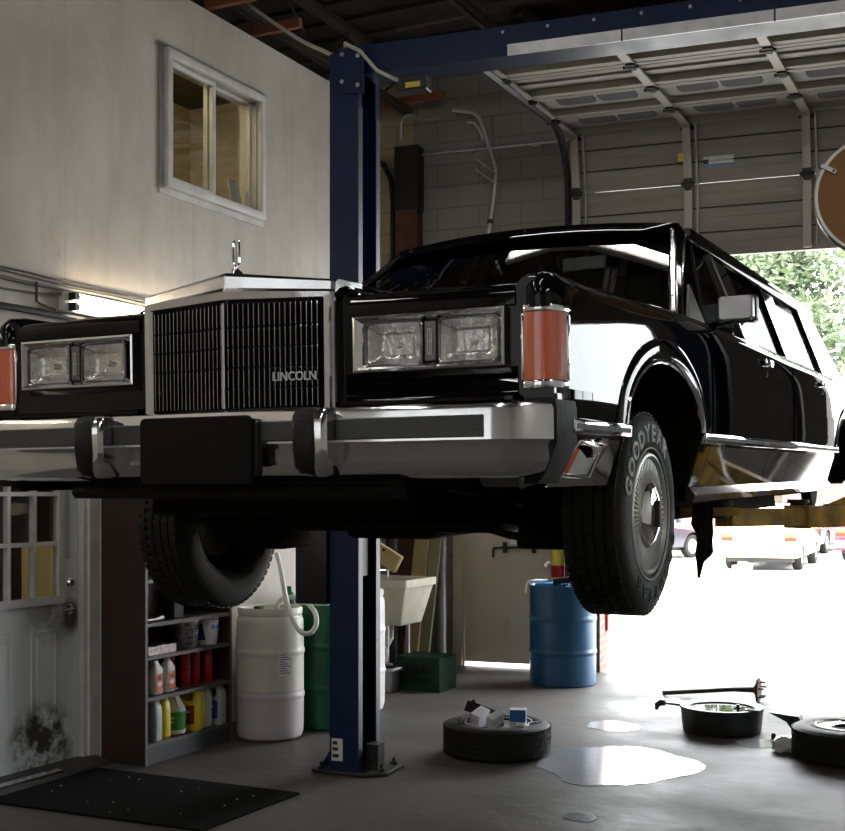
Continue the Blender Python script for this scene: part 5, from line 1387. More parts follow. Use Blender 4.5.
for i in range(9):
    x = 0.95 + i * 0.26
    m = MB(); m.cyl((x, -0.1055, 4.235), (x, -0.112, 4.235), 0.010, n=6); m.build('beam_bolt', 'galv', beam)
# junction box under the beam
m = MB(); m.box((0.44, -0.15, 3.985), (0.17, 0.10, 0.085)); m.bevel(0.006, 1); jb = m.build('limit_switch_box', 'black_steel', lift)
m = MB(); m.bx(0.40, 0.49, -0.2025, -0.2005, 3.955, 3.985); m.build('warning_label', 'label_yellow', jb)
m = MB(); m.tube([(-0.02, -0.1, 4.225), (0.02, -0.19, 4.26), (0.12, -0.20, 4.20), (0.22, -0.19, 4.08), (0.33, -0.17, 4.02), (0.37, -0.16, 4.01)], 0.012, 6); m.build('switch_cable', 'cable_white', lift)
# power unit box on the near side of the left post
m = MB(); m.bx(-0.30, -0.092, -0.20, 0.02, 0.99, 1.72); m.bevel(0.012, 2); m.build('power_unit', 'black_plastic', lift)
m = MB(); m.bx(-0.075, -0.005, -0.171, -0.1655, 0.075, 0.205); st = m.build('decal', 'label_white', lift, label='small white decal low on the blue post', smooth=None)
for z0 in (0.095, 0.135, 0.17):
    m = MB(); m.bx(-0.068, -0.03 - 0.1 * (z0 - 0.095), -0.173, -0.1711, z0, z0 + 0.02); m.build('decal_print', 'label_dark', st, smooth=None)
# arms: world-space end points turned into the lift's frame
Minv = (Matrix.Translation((-3.66, 6.35, 0)) @ Matrix.Rotation(PHI, 4, 'Z')).inverted()
def Lw(p): return Minv @ V(p)
def arm(p0, p1, w0, w1, z0, z1, mt, nm='lift_arm', ext=0.0):
    a, b2 = Lw((*p0, 0)), Lw((*p1, 0)); d = (b2 - a); d.z = 0; L = d.length; d.normalize(); n2 = V((-d.y, d.x, 0))
    m = MB()
    sp = 0.52
    for t0, t1, ww, za, zb2 in ((0.0, sp, w0, z0, z1), (sp - 0.06, 0.93, w1, z0 + 0.012, z1 - 0.008)):
        A = a + d * L * t0; B = a + d * L * t1
        m.loft([[(q + n2 * ww / 2 + V((0, 0, za))), (q - n2 * ww / 2 + V((0, 0, za))), (q - n2 * ww / 2 + V((0, 0, zb2))), (q + n2 * ww / 2 + V((0, 0, zb2)))] for q in (A, B)])
    o = m.build(nm, mt, lift, smooth=None)
    m = MB(); m.cyl(b2 - d * 0.05 + V((0, 0, z1 - 0.05)), b2 - d * 0.05 + V((0, 0, z1 + 0.005)), 0.05, n=16); m.cyl(b2 - d * 0.05 + V((0, 0, z1 + 0.005)), b2 - d * 0.05 + V((0, 0, z1 + 0.03)), 0.068, n=16); m.build('lift_pad', 'black_steel', o)
    m = MB(); q = a + d * L * sp; m.loft([[q + n2 * (w0 / 2 + 0.006) + V((0, 0, z0 - 0.004)), q - n2 * (w0 / 2 + 0.006) + V((0, 0, z0 - 0.004)), q - n2 * (w0 / 2 + 0.006) + V((0, 0, z1 + 0.004)), q + n2 * (w0 / 2 + 0.006) + V((0, 0, z1 + 0.004))], [q + d * 0.02 + n2 * (w0 / 2 + 0.006) + V((0, 0, z0 - 0.004)), q + d * 0.02 - n2 * (w0 / 2 + 0.006) + V((0, 0, z0 - 0.004)), q + d * 0.02 - n2 * (w0 / 2 + 0.006) + V((0, 0, z1 + 0.004)), q + d * 0.02 + n2 * (w0 / 2 + 0.006) + V((0, 0, z1 + 0.004))]]); m.build('arm_collar', 'yellow', o, smooth=None)
    return o
a1 = arm((-0.72, 6.62), (-1.315, 5.44), 0.13, 0.10, 1.475, 1.575, 'yellow')
m = MB(); p = Lw((-1.315, 5.40, 0)); m.box((p.x, p.y, 1.555), (0.26, 0.10, 0.035), Euler((0, 0, 0.3))); m.build('pad_holder', 'yellow', a1, smooth=None)
m = MB(); a, b2 = Lw((-0.95, 6.2, 1.576)), Lw((-0.70, 6.55, 1.576)); m.loft([[a + V((0, -0.01, 0)), b2 + V((0, -0.01, 0)), b2 + V((0, -0.01, 0.13)), a + V((0.02, -0.01, 0.01))], [a + V((0, 0.01, 0)), b2 + V((0, 0.01, 0)), b2 + V((0, 0.01, 0.13)), a + V((0.02, 0.01, 0.01))]]); m.build('arm_gusset', 'yellow', a1, smooth=None)
arm((-0.70, 6.78), (-1.40, 8.05), 0.13, 0.10, 1.475, 1.575, 'yellow')
arm((-3.50, 6.30), (-2.85, 5.35), 0.13, 0.10, 1.475, 1.575, 'yellow')
arm((-3.50, 6.45), (-2.82, 8.0), 0.13, 0.10, 1.475, 1.575, 'yellow')
# rag hanging from the arm tip
m = MB()
rows = [(1.60, 0.040, 0.0), (1.55, 0.044, 0.0), (1.50, 0.046, -0.004), (1.46, 0.036, 0.008), (1.42, 0.034, 0.008), (1.37, 0.040, 0.006), (1.34, 0.020, -0.010), (1.30, 0.012, -0.014), (1.275, 0.006, -0.018)]
rr = []
for k, (z, hw, sh) in enumerate(rows):
    top = []
    for j in range(9):
        u = (j / 8 * 2 - 1) * hw + sh
        top.append((u, 0.014 * math.sin(j * 1.9 + k * 0.8) * (0.4 + k / 8), z - 0.012 * math.sin(j * 1.3)))
    rr.append(top + [(x, y + 0.008, z2) for x, y, z2 in reversed(top)])
m.loft(rr)
tag(m.build('rag', 'rag', smooth=60, loc=(-1.318, 5.322, 0), rot=(0, 0, 0.35)), 'dark oily rag hanging from the tip of the yellow lift arm', 'rag')
# cable draped along the ceiling to the post
m = MB(); m.tube(smooth([(-5.3, 7.2, 5.45), (-5.05, 7.19, 5.15), (-4.79, 7.1, 4.94), (-4.37, 6.87, 4.64), (-4.02, 6.6, 4.42), (-3.72, 6.35, 4.225)]), 0.013, 6)
tag(m.build('ceiling_cable', 'cable_white'), 'pale cable drooping from the roof to the top of the left blue post', 'cable')

# ================================================================== HANGING CONVEX MIRROR
mr_ = empty('safety_mirror', (-0.665, 6.09, 3.035), (math.radians(-8), 0, math.radians(12)))
tag(mr_, 'round convex safety mirror seen from its brown hardboard back', 'mirror')
RX90 = Matrix.Rotation(PI / 2, 3, 'X')
m = MB(); m.lathe([(0.001, 0.0), (0.293, 0.0), (0.293, 0.006), (0.001, 0.006)], (0, 0, 0), RX90, 56); m.build('back_board', 'hardboard', mr_)
m = MB(); m.lathe([(0.288, 0.012), (0.302, 0.012), (0.306, 0.0), (0.304, -0.03), (0.296, -0.03), (0.292, -0.004)], (0, 0, 0), RX90, 64, cap=False, closed=True); m.build('rim', 'alloy', mr_)
m = MB(); m.lathe([(0.295, -0.028), (0.27, -0.05), (0.2, -0.085), (0.1, -0.108), (0.001, -0.115)], (0, 0, 0), RX90, 48, cap=False); m.build('mirror_dome', 'chrome', mr_)
for a in (150, 30, 270):
    m = MB(); r = math.radians(a); m.box((0.275 * math.cos(r), -0.018, 0.275 * math.sin(r)), (0.075, 0.006, 0.02), Euler((0, -r + PI, 0))); cl2 = m.build('rim_clip', 'galv', mr_)
    m = MB(); m.cyl((0.25 * math.cos(r), -0.021, 0.25 * math.sin(r)), (0.25 * math.cos(r), -0.025, 0.25 * math.sin(r)), 0.006, n=8); m.build('clip_screw', 'iron', cl2)
m = MB(); m.tube([(0.0, -0.01, 0.0), (0.0, -0.06, 0.02), (0.2, -0.03, 0.5), (0.25, 0.25, 0.9), (0.25, 0.5, 1.1)], 0.014, 8); m.build('mount_rod', 'galv', mr_)

# ================================================================== SHELF UNIT
SX0, SX1, SY0, SY1 = -5.14, -4.80, 5.81, 6.69
su = empty('shelf_unit', (SX0, SY0, 0)); tag(su, 'dark brown open shelf unit against the office wall, holding fluids', 'shelf unit')
D, L = SX1 - SX0, SY1 - SY0
SH = [0.125, 0.405, 0.655, 0.855, 1.12, 1.40, 1.66]      # shelf tops
for y in (0.0, L - 0.022):
    m = MB(); m.bx(0, D, y, y + 0.022, 0, 1.72); o = m.build('side_panel', 'brown_lam', su, smooth=None)
    m = MB(); m.bx(D, D + 0.003, y, y + 0.022, 0, 1.72); m.build('edge_band', 'shelf_edge', o, smooth=None)
m = MB(); m.bx(0, 0.008, 0.022, L - 0.022, 0.1, 1.72); m.build('back_panel', 'brown_lam', su, smooth=None)
m = MB(); m.bx(0, D, 0, L, 1.72, 1.742); m.build('top_panel', 'brown_lam', su, smooth=None)
m = MB(); m.bx(D - 0.03, D - 0.012, 0.022, L - 0.022, 0.0, SH[0] - 0.022); m.build('plinth', 'plinth', su, smooth=None)
for z in SH:
    m = MB(); m.bx(0.008, D - 0.004, 0.022, L - 0.022, z - 0.022, z); m.build('shelf', 'shelf_edge', su, smooth=None)

def jug(x, y, z, h, w, d, mt, lab, label, rotz, stripe=None):
    """rectangular gallon jug, handle hole through the top"""
    j = empty('fluid_jug', (x, y, z), (0, 0, rotz)); tag(j, label, 'jug', 'fluid jugs on the bottom shelf')
    m = MB(); rr = []
    for k, s2, dx in ((0, 0.90, 0), (0.03, 1, 0), (0.62, 1, 0), (0.70, 0.99, 0), (0.84, 0.93, 0), (0.93, 0.78, 0), (0.985, 0.55, 0)):
        rr.append([(u * s2 if k > 0.65 else u * (1 if k else 0.94), v * (1 if k < 0.8 else (0.96 if k < 0.9 else 0.86)), k * h) for u, v in rrect(d, w, 0.018, 3)])
    m.loft(rr)
    bo = m.build('jug_body', mt, None, smooth=50)
    c = MB(); c.prism(rrect(0.062, 0.055, 0.02, 3, d * 0.17, h * 0.80), -w, w, lambda u, v, q: (u, q, v)); cu = c.build('cut', mt, smooth=None)
    boolean(bo, [cu]); bo.parent = j
    m = MB(); m.cyl((-d * 0.28, 0, h * 0.90), (-d * 0.28, 0, h * 0.99), 0.021, n=16); m.cyl((-d * 0.28, 0, h * 0.985), (-d * 0.28, 0, h * 1.04), 0.024, n=16); m.build('cap', 'label_dark' if mt != 'grey_plastic' else 'grey_plastic', j)
    if lab:
        m = MB(); m.bx(-d * 0.38, d * 0.38, -w / 2 - 0.002, -w / 2 - 0.0006, h * 0.16, h * 0.60)
        lb2 = m.build('front_label', lab, j, smooth=None)
        m = MB(); m.bx(-d * 0.28, d * 0.24, -w / 2 - 0.0032, -w / 2 - 0.0021, h * 0.42, h * 0.48); m.bx(-d * 0.28, d * 0.1, -w / 2 - 0.0032, -w / 2 - 0.0021, h * 0.26, h * 0.30); m.build('label_print', 'label_white', lb2, smooth=None)
    return j
zb0 = SH[0]
xj = -4.91
jug(xj, 5.965, zb0, 0.255, 0.075, 0.185, 'grey_plastic', None, 'pale grey jug at the near end of the bottom shelf, left of a yellow one', 0.0)
jug(xj - 0.02, 6.065, zb0, 0.265, 0.075, 0.20, 'yellow_plastic', 'label_red', 'narrow yellow jug between the pale grey jug and the green-labelled one', 0.0)
jug(xj - 0.01, 6.375, zb0, 0.270, 0.135, 0.20, 'yellow_plastic', 'label_red', 'wide yellow jug with red label right of the green-labelled jug', 0.25)
jug(xj - 0.02, 6.49, zb0, 0.265, 0.075, 0.20, 'grey_plastic', None, 'plain pale grey jug right of the wide yellow jug', 0.0)
jug(xj, 6.60, zb0, 0.265, 0.105, 0.20, 'grey_plastic', 'label_blue', 'pale grey jug with dark blue label at the far end of the bottom shelf', 0.25)
# round gallon bottle with green label
gj = empty('cleaner_bottle', (-4.905, 6.215, zb0)); tag(gj, 'round white gallon bottle with a green label on the bottom shelf', 'bottle')
m = MB(); m.lathe([(0.001, 0), (0.066, 0), (0.075, 0.008), (0.075, 0.15), (0.072, 0.165), (0.055, 0.195), (0.032, 0.235), (0.022, 0.25), (0.022, 0.262), (0.001, 0.262)], n=28); m.build('bottle_body', 'white_plastic', gj)
m = MB(); m.tube([(0.02, -0.03, 0.235), (0.05, -0.045, 0.225), (0.070, -0.05, 0.19), (0.070, -0.045, 0.165)], 0.010, 8); m.build('bottle_handle', 'white_plastic', gj)
m = MB(); m.cyl((0, 0, 0.2625), (0, 0, 0.29), 0.025, n=18); m.build('bottle_cap', 'white_plastic', gj)
m = MB(); m.lathe([(0.0752, 0.030), (0.0762, 0.030), (0.0762, 0.143), (0.0752, 0.143)], n=32, cap=False, closed=True); lb3 = m.build('bottle_label', 'label_green', gj)
def cylmap(R, a0, z0): return lambda u, v, w: ((R + w) * math.cos(a0 + u / R), (R + w) * math.sin(a0 + u / R), z0 + v)
m = MB(); fm2 = cylmap(0.0764, -0.9, 0.105)
m.prism(rect(-0.025, 0.005, -0.008, 0.010), 0, 0.001, fm2); m.prism(rect(-0.025, 0.0, -0.03, -0.018), 0, 0.001, fm2); m.prism(rect(-0.02, 0.035, -0.055, -0.050), 0, 0.001, fm2); m.build('label_print', 'label_white', lb3, smooth=None)
# white square bottles with orange labels
for i, (y, lab) in enumerate(((6.005, 'white bottle with orange label at the near end of the middle shelf'), (6.125, 'white bottle with orange label next to the red cans side'))):
    j = empty('additive_bottle', (-4.885, y, SH[1])); tag(j, ['white orange-labelled bottle nearest the shelf side panel', 'white orange-labelled bottle nearer the red cans'][i], 'bottle', 'white bottles with orange labels')
    m = MB(); rr = []
    for z, k in ((0, 0.92), (0.008, 1), (0.145, 1), (0.155, 0.95), (0.195, 0.42), (0.205, 0.40)): rr.append([(u * k, v * k, z) for u, v in rrect(0.07, 0.085, 0.012, 3)])
    m.loft(rr); m.build('bottle_body', 'white_plastic', j, smooth=45)
    m = MB(); m.cyl((0, 0, 0.205), (0, 0, 0.228), 0.018, n=16); m.build('cap', 'label_dark', j)
    for wx in (0,):
        m = MB(); m.bx(0.0352, 0.0362, -0.030, 0.034, 0.018, 0.125); lb4 = m.build('bottle_label', 'label_orange', j, smooth=None)
        m = MB(); m.bx(0.0364, 0.037, -0.022, 0.026, 0.055, 0.075); m.prism([(-0.01, 0.055), (0.016, 0.055), (0.003, 0.043)], 0.0364, 0.037, lambda u, v, w: (w, u, v)); m.build('label_print', 'label_white', lb4, smooth=None)
        m = MB(); m.bx(0.0364, 0.037, -0.012, 0.016, 0.088, 0.112); m.build('label_mark', 'label_dark', lb4, smooth=None)
j0 = bpy.data.objects['additive_bottle']
for i, (y, lb) in enumerate(((6.00, 'dim white bottle behind the nearest orange-labelled bottle'), (6.12, 'dim white bottle behind the second orange-labelled bottle'))):
    c2 = copy_tree(j0); c2.location = (-5.01, y, SH[1]); c2['label'] = lb
# red spray cans
cans = [(-4.98, 6.28), (-4.92, 6.355), (-4.99, 6.42), (-4.94, 6.485), (-4.90, 6.565)]
clab = ['dark red can nearest the white bottles on the middle shelf', 'red can with white print, second from the white bottles', 'red can set back in the middle of the red row', 'red can second from the far end of the row', 'red can at the far end of the row, closest to the front edge']
first = None
for i, (x, y) in enumerate(cans):
    if first is None:
        j = empty('spray_can', (x, y, SH[1])); m = MB(); m.lathe([(0.001, 0), (0.029, 0), (0.031, 0.004), (0.031, 0.185), (0.026, 0.196), (0.014, 0.202), (0.001, 0.203)], n=24); m.build('can_body', 'red', j)
        m = MB(); m.lathe([(0.026, 0.197), (0.026, 0.232), (0.022, 0.236), (0.001, 0.236)], n=20, cap=False); m.build('can_cap', 'red', j)
        m = MB(); fm3 = cylmap(0.0312, -0.25, 0.09); m.prism(rect(-0.02, 0.016, 0, 0.010), 0, 0.0008, fm3); m.prism(rect(-0.016, 0.012, -0.022, -0.016), 0, 0.0008, fm3); m.build('can_print', 'label_white', j, smooth=None)
        m = MB(); m.prism(rect(-0.012, 0.016, 0.03, 0.042), 0, 0.0008, fm3); m.build('can_mark', 'label_yellow', j, smooth=None)
        first = j
    else:
        j = copy_tree(first); j.location = (x, y, SH[1])
    j.rotation_euler = (0, 0, i * 0.35); tag(j, clab[i], 'spray can', 'red cans on the middle shelf')
# buckets and tray
bk = empty('printed_bucket', (-4.92, 6.36, SH[2])); tag(bk, 'grey bucket covered in small print on the upper shelf', 'bucket')
m = MB(); m.lathe([(0.001, 0), (0.068, 0), (0.070, 0.004), (0.082, 0.165), (0.085, 0.166), (0.085, 0.175), (0.001, 0.176)], n=28); m.build('bucket_body', 'galv', bk)
m = MB()
random.seed(3)
for k in range(46):
    a = random.uniform(-1.5, 1.2); z = random.uniform(0.02, 0.15); r = lerp(0.070, 0.082, z / 0.165) + 0.0006; l = random.uniform(0.006, 0.022)
    m.prism(rect(-l, l, -0.003, 0.003), 0, 0.0008, cylmap(r, a, z))
m.build('bucket_print', 'label_dark', bk, smooth=None)
m = MB(); m.prism(rect(-0.01, 0.018, -0.02, 0.02), 0, 0.001, cylmap(0.080, 0.2, 0.135)); m.build('bucket_mark', 'label_red', bk, smooth=None)
bk = empty('blue_white_bucket', (-4.90, 6.55, SH[2])); tag(bk, 'white tub with a navy and sky blue label on the upper shelf', 'tub')
m = MB(); m.lathe([(0.001, 0), (0.066, 0), (0.068, 0.004), (0.078, 0.15), (0.081, 0.151), (0.081, 0.168), (0.001, 0.169)], n=28); m.build('tub_body', 'label_white', bk)
m = MB()
for (u0, v0, u1, v1, u2, v2) in ((-0.11, -0.05, -0.035, -0.05, -0.06, 0.06), (-0.11, -0.05, -0.06, 0.06, -0.11, 0.06), (-0.055, 0.06, 0.10, -0.05, 0.10, 0.06)):
    fmx = cylmap(0.0785, -0.55, 0.082)
    m.prism([(u0, v0), (u1, v1), (u2, v2)], 0, 0.0008, fmx)
m.build('tub_label', 'label_blue', bk, smooth=None)
m = MB(); m.prism(rect(-0.005, 0.06, 0.015, 0.042), 0.001, 0.002, cylmap(0.0795, -0.4, 0.09)); m.build('label_panel', 'sky_blue', bk, smooth=None)
m = MB(); m.box((-4.90, 6.00, SH[2] + 0.028), (0.16, 0.27, 0.052)); m.subdiv(3); m.move(lambda p: (p.x + 0.004 * math.sin(p.y * 90), p.y, p.z + 0.004 * math.sin(p.x * 80 + p.y * 50) if p.z > SH[2] + 0.02 else p.z))
tag(m.build('foil_pack', 'foil', smooth=None), 'crinkled silver pack lying on the upper shelf', 'pack')
fit = MB(); fit.tube([(-4.86, 5.90, SH[3] + 0.012), (-4.855, 5.97, SH[3] + 0.012), (-4.86, 6.03, SH[3] + 0.018)], [0.008, 0.008, 0.014], 8); fit.sphere((-4.86, 6.04, SH[3] + 0.018), 0.017)
tag(fit.build('hose_fitting', 'alloy'), 'small metal fitting on the shelf above the silver pack', 'fitting')
m = MB(); m.box((-4.90, 6.18, SH[3] + 0.09), (0.13, 0.10, 0.178)); m.bevel(0.006, 1); tag(m.build('parts_box', 'blk_rubber'), 'black box on the shelf above the silver pack, behind the metal fitting', 'box')

# ================================================================== DRUMS
def drum(name, loc, r, h, mt, label, ribs=(0.333, 0.667), plastic=False, rot=0):
    d = empty(name, loc, (0, 0, rot)); tag(d, label, 'drum')
    P = [(0.001, 0.0), (r * 0.97, 0.0), (r, 0.012), (r, 0.03)]
    if plastic:
        P = [(0.001, 0.0), (r * 0.86, 0.0), (r * 0.94, 0.012), (r * 0.985, 0.05), (r * 0.992, 0.09)]
    for q in ribs:
        z = q * h; P += [(r, z - 0.034), (r, z - 0.022), (r * 1.025, z - 0.008), (r * 1.025, z + 0.008), (r, z + 0.022), (r, z + 0.034)]
    if plastic: P += [(r * 0.99, h * 0.86), (r * 0.985, h * 0.90), (r * 0.96, h * 0.925), (r * 0.93, h * 0.935), (r * 0.93, h * 0.945), (r * 0.955, h * 0.95), (r * 0.96, h * 0.985), (r * 0.93, h), (r * 0.88, h * 0.995), (r * 0.86, h * 0.965), (0.001, h * 0.965)]
    else: P += [(r, h - 0.03), (r, h - 0.014), (r * 1.015, h - 0.012), (r * 1.015, h), (r * 0.985, h), (r * 0.975, h - 0.018), (0.001, h - 0.018)]
    m = MB(); m.lathe(P, n=48); m.build('drum_body', mt, d, smooth=30)
    zt2 = h * 0.965 if plastic else h - 0.018
    for q, rr2 in ((0.3, 0.035), (3.5, 0.022)):
        m = MB(); m.cyl((r * 0.7 * math.cos(q), r * 0.7 * math.sin(q), zt2), (r * 0.7 * math.cos(q), r * 0.7 * math.sin(q), zt2 + 0.014), rr2, n=14); m.build('bung', mt, d)
    return d
wd = drum('plastic_drum', (-4.655, 6.93, 0), 0.228, 0.880, 'white_drum', 'translucent white plastic drum, part full, with a hose in its top beside the shelf unit', plastic=True)
m = MB(); lf = cylmap(0.2335, -0.62, 0.52); m.prism(rect(-0.03, 0.065, -0.085, 0.075), 0.0, 0.002, lf); lb5 = m.build('drum_label', 'label_white', wd, smooth=None)
m = MB()
for k in range(9): m.prism(rect(-0.024, 0.02 + 0.035 * ((k * 7) % 3) / 2, 0.055 - k * 0.015, 0.060 - k * 0.015), 0.0022, 0.003, lf)
m.build('label_print', 'cable', lb5, smooth=None)
m = MB(); m.box((-0.03, -0.06, 0.858), (0.17, 0.05, 0.014), Euler((0, 0, 0.3))); m.box((-0.07, -0.03, 0.872), (0.05, 0.05, 0.016)); m.build('drum_wrench', 'iron', wd)
m = MB(); m.tube(smooth([(-4.594, 6.922, 1.243), (-4.543, 6.892, 1.131), (-4.458, 6.823, 0.952), (-4.362, 6.759, 0.817), (-4.288, 6.741, 0.744), (-4.236, 6.767, 0.737), (-4.217, 6.81, 0.786), (-4.26, 6.867, 0.858), (-4.344, 6.903, 0.917), (-4.453, 6.937, 0.944), (-4.552, 6.943, 0.94), (-4.62, 6.97, 0.895), (-4.63, 6.98, 0.835)]), 0.0165, 10)
tag(m.build('filler_hose', 'hose', smooth=60), 'white hose looping out of the top of the white plastic drum', 'hose')
gd_ = drum('steel_drum', (-4.555, 7.50, 0), 0.285, 0.87, 'green_drum', 'green steel drum behind the white plastic drum', rot=2.4)
cn = empty('green_canister', (-4.80, 7.39, 0.853)); tag(cn, 'small green canister with a neck on top of the green drum', 'canister')
m = MB(); m.lathe([(0.001, 0), (0.038, 0), (0.040, 0.004), (0.040, 0.07), (0.030, 0.085), (0.016, 0.095), (0.016, 0.13), (0.001, 0.131)], n=20); m.build('canister_body', 'green_drum', cn)
wd2 = drum('plastic_drum', (-4.715, 8.10, 0), 0.27, 0.92, 'white_plastic', 'white plastic drum mostly hidden behind the left lift post', plastic=True)
bd = drum('steel_drum', (-3.715, 10.06, 0), 0.288, 0.86, 'blue_drum', 'blue steel drum in front of the beige exit door', rot=0.6)
# things on the blue drum
m = MB(); rr = []
for k in range(7):
    t = k / 6; rr.append([(-3.90 + 0.26 * t + 0.0, 9.93 - 0.05 * math.sin(t * 5) + u, 0.846 + 0.018 + v * (0.4 + 0.8 * math.sin(PI * (t * .8 + .1)))) for u, v in rrect(0.11, 0.035, 0.015, 2)])
m.loft(rr); tag(m.build('blue_rag', 'sky_blue', smooth=60), 'blue rag lying on the rim of the blue drum', 'rag')
m = MB(); m.tube([(-3.80, 9.90, 0.90), (-3.87, 9.83, 0.90), (-3.92, 9.775, 0.895), (-3.94, 9.765, 0.86), (-3.945, 9.76, 0.80)], [0.014, 0.016, 0.014, 0.012, 0.008], 8)
tag(m.build('white_cord', 'hose', smooth=60), 'short white cord hanging over the rim of the blue drum', 'cord')
br = empty('scrub_brush', (-3.66, 9.89, 0.905), (0.0, -0.15, 0.4)); tag(br, 'black scrub brush on top of the blue drum', 'brush')
m = MB(); m.box((0, 0, 0.0), (0.17, 0.05, 0.05), None, (0.85, 0.8)); m.bevel(0.008, 2); m.build('brush_back', 'black_plastic', br)
m = MB()
for i in range(10):
    for k in range(3): m.cyl((-0.07 + i * 0.0155, -0.015 + k * 0.015, -0.026), (-0.07 + i * 0.0155, -0.015 + k * 0.015, -0.055), 0.0045, n=5)
m.build('bristles', 'black_plastic', br, smooth=None)
m = MB(); m.box((-3.56, 10.0, 0.875), (0.10, 0.12, 0.06), Euler((0, 0, 0.5))); m.bevel(0.008, 1); tag(m.build('red_box', 'red'), 'small red box on the blue drum beside the brush', 'box')

# ================================================================== SINK CORNER
# utility tub on its stand
sk = empty('utility_sink', (-5.02, 9.29, 0)); tag(sk, 'stained white utility sink with sloping sides by the back wall', 'sink')
m = MB(); rr = []
for z, k in ((0.535, 0.70), (0.545, 0.74), (0.86, 1.0), (0.862, 1.06), (0.925, 1.075)): rr.append([(u * k, v * k, z) for u, v in rrect(0.60, 0.56, 0.03, 3)])
for z, k in ((0.925, 0.99), (0.86, 0.94), (0.58, 0.70)): rr.append([(u * k, v * k, z) for u, v in rrect(0.60, 0.56, 0.03, 3)])
m.loft(rr); m.build('sink_tub', 'tub', sk, smooth=30)
m = MB(); m.tube([(0.08, -0.10, 0.54), (0.08, -0.10, 0.42), (0.08, -0.205, 0.34), (0.08, -0.205, 0.16)], 0.022, 10); m.cyl((0.08, -0.205, 0.28), (0.08, -0.205, 0.33), 0.03, n=12); m.build('drain_pipe', 'white_paint', sk)
for x in (-0.22, 0.09):
    for y in (-0.19, 0.19):
        m = MB(); m.bx(x - 0.013, x + 0.013, y - 0.013, y + 0.013, 0, 0.54); m.build('leg', 'galv', sk, smooth=None)
m = MB(); m.tube([(-0.15, 0.27, 0.90), (-0.15, 0.27, 1.12), (-0.12, 0.20, 1.18), (-0.08, 0.06, 1.16)], 0.012, 8); m.build('tap', 'chrome_worn', sk)
tp_ = empty('drain_pump', (-4.865, 8.985, 0)); tag(tp_, 'small grey pump box on the floor under the sink', 'pump')
m = MB(); m.box((0, 0, 0.10), (0.15, 0.16, 0.20)); m.box((0.01, -0.01, 0.185), (0.19, 0.18, 0.03)); m.bevel(0.008, 1); m.build('pump_housing', 'galv', tp_)
m = MB(); m.tube([(-0.03, -0.06, 0.2), (-0.035, -0.06, 0.50)], 0.014, 8); m.tube([(0.0, -0.085, 0.235), (0.09, -0.085, 0.24)], 0.012, 6); m.build('pump_pipe', 'galv', tp_)
# green crate
cr = empty('milk_crate', (-4.645, 9.27, 0), (0, 0, 0.02)); tag(cr, 'dark green plastic milk crate upside down beside the sink', 'crate')
m = MB(); Wc, Dc, Hc = 0.40, 0.34, 0.275
for (x0, x1, y0, y1) in ((-Wc / 2, -Wc / 2 + 0.02, -Dc / 2, Dc / 2), (Wc / 2 - 0.02, Wc / 2, -Dc / 2, Dc / 2), (-Wc / 2 + 0.02, Wc / 2 - 0.02, Dc / 2 - 0.02, Dc / 2)): m.bx(x0, x1, y0, y1, 0, Hc)
m.build('crate_sides', 'green_plastic', cr, smooth=None)
m = MB()
m.bx(-Wc / 2 + 0.021, Wc / 2 - 0.021, -Dc / 2, -Dc / 2 + 0.018, 0, 0.05); m.bx(-Wc / 2 + 0.021, Wc / 2 - 0.021, -Dc / 2, -Dc / 2 + 0.018, 0.22, Hc); m.bx(-Wc / 2 + 0.021, -0.12, -Dc / 2, -Dc / 2 + 0.018, 0.05, 0.22); m.bx(0.12, Wc / 2 - 0.021, -Dc / 2, -Dc / 2 + 0.018, 0.05, 0.22)
m.bx(-0.06, 0.06, -Dc / 2, -Dc / 2 + 0.018, 0.05, 0.075); m.bx(-0.12, 0.12, -Dc / 2 + 0.002, -Dc / 2 + 0.016, 0.125, 0.145)
for i in range(5):
    x = -0.10 + i * 0.05; m.tube([(x - 0.03, -Dc / 2 + 0.009, 0.05), (x + 0.03, -Dc / 2 + 0.009, 0.22)], 0.006, 4); m.tube([(x + 0.03, -Dc / 2 + 0.009, 0.05), (x - 0.03, -Dc / 2 + 0.009, 0.22)], 0.006, 4)
m.build('crate_front', 'green_plastic', cr, smooth=None)
m = MB()
for i in range(9):
    t = -Wc / 2 + 0.02 + i * (Wc - 0.04) / 8; m.bx(t - 0.006, t + 0.006, -Dc / 2, Dc / 2, Hc + 0.0005, Hc + 0.012)
for i in range(8):
    t = -Dc / 2 + 0.01 + i * (Dc - 0.02) / 7; m.bx(-Wc / 2, Wc / 2, t - 0.006, t + 0.006, Hc + 0.001, Hc + 0.011)
m.build('crate_grid', 'green_plastic', cr, smooth=None)
m = MB(); m.bx(-Wc / 2 + 0.022, Wc / 2 - 0.022, -Dc / 2 + 0.03, Dc / 2 - 0.022, 0.01, Hc - 0.01); m.build('crate_inside', 'black_plastic', cr, smooth=None)
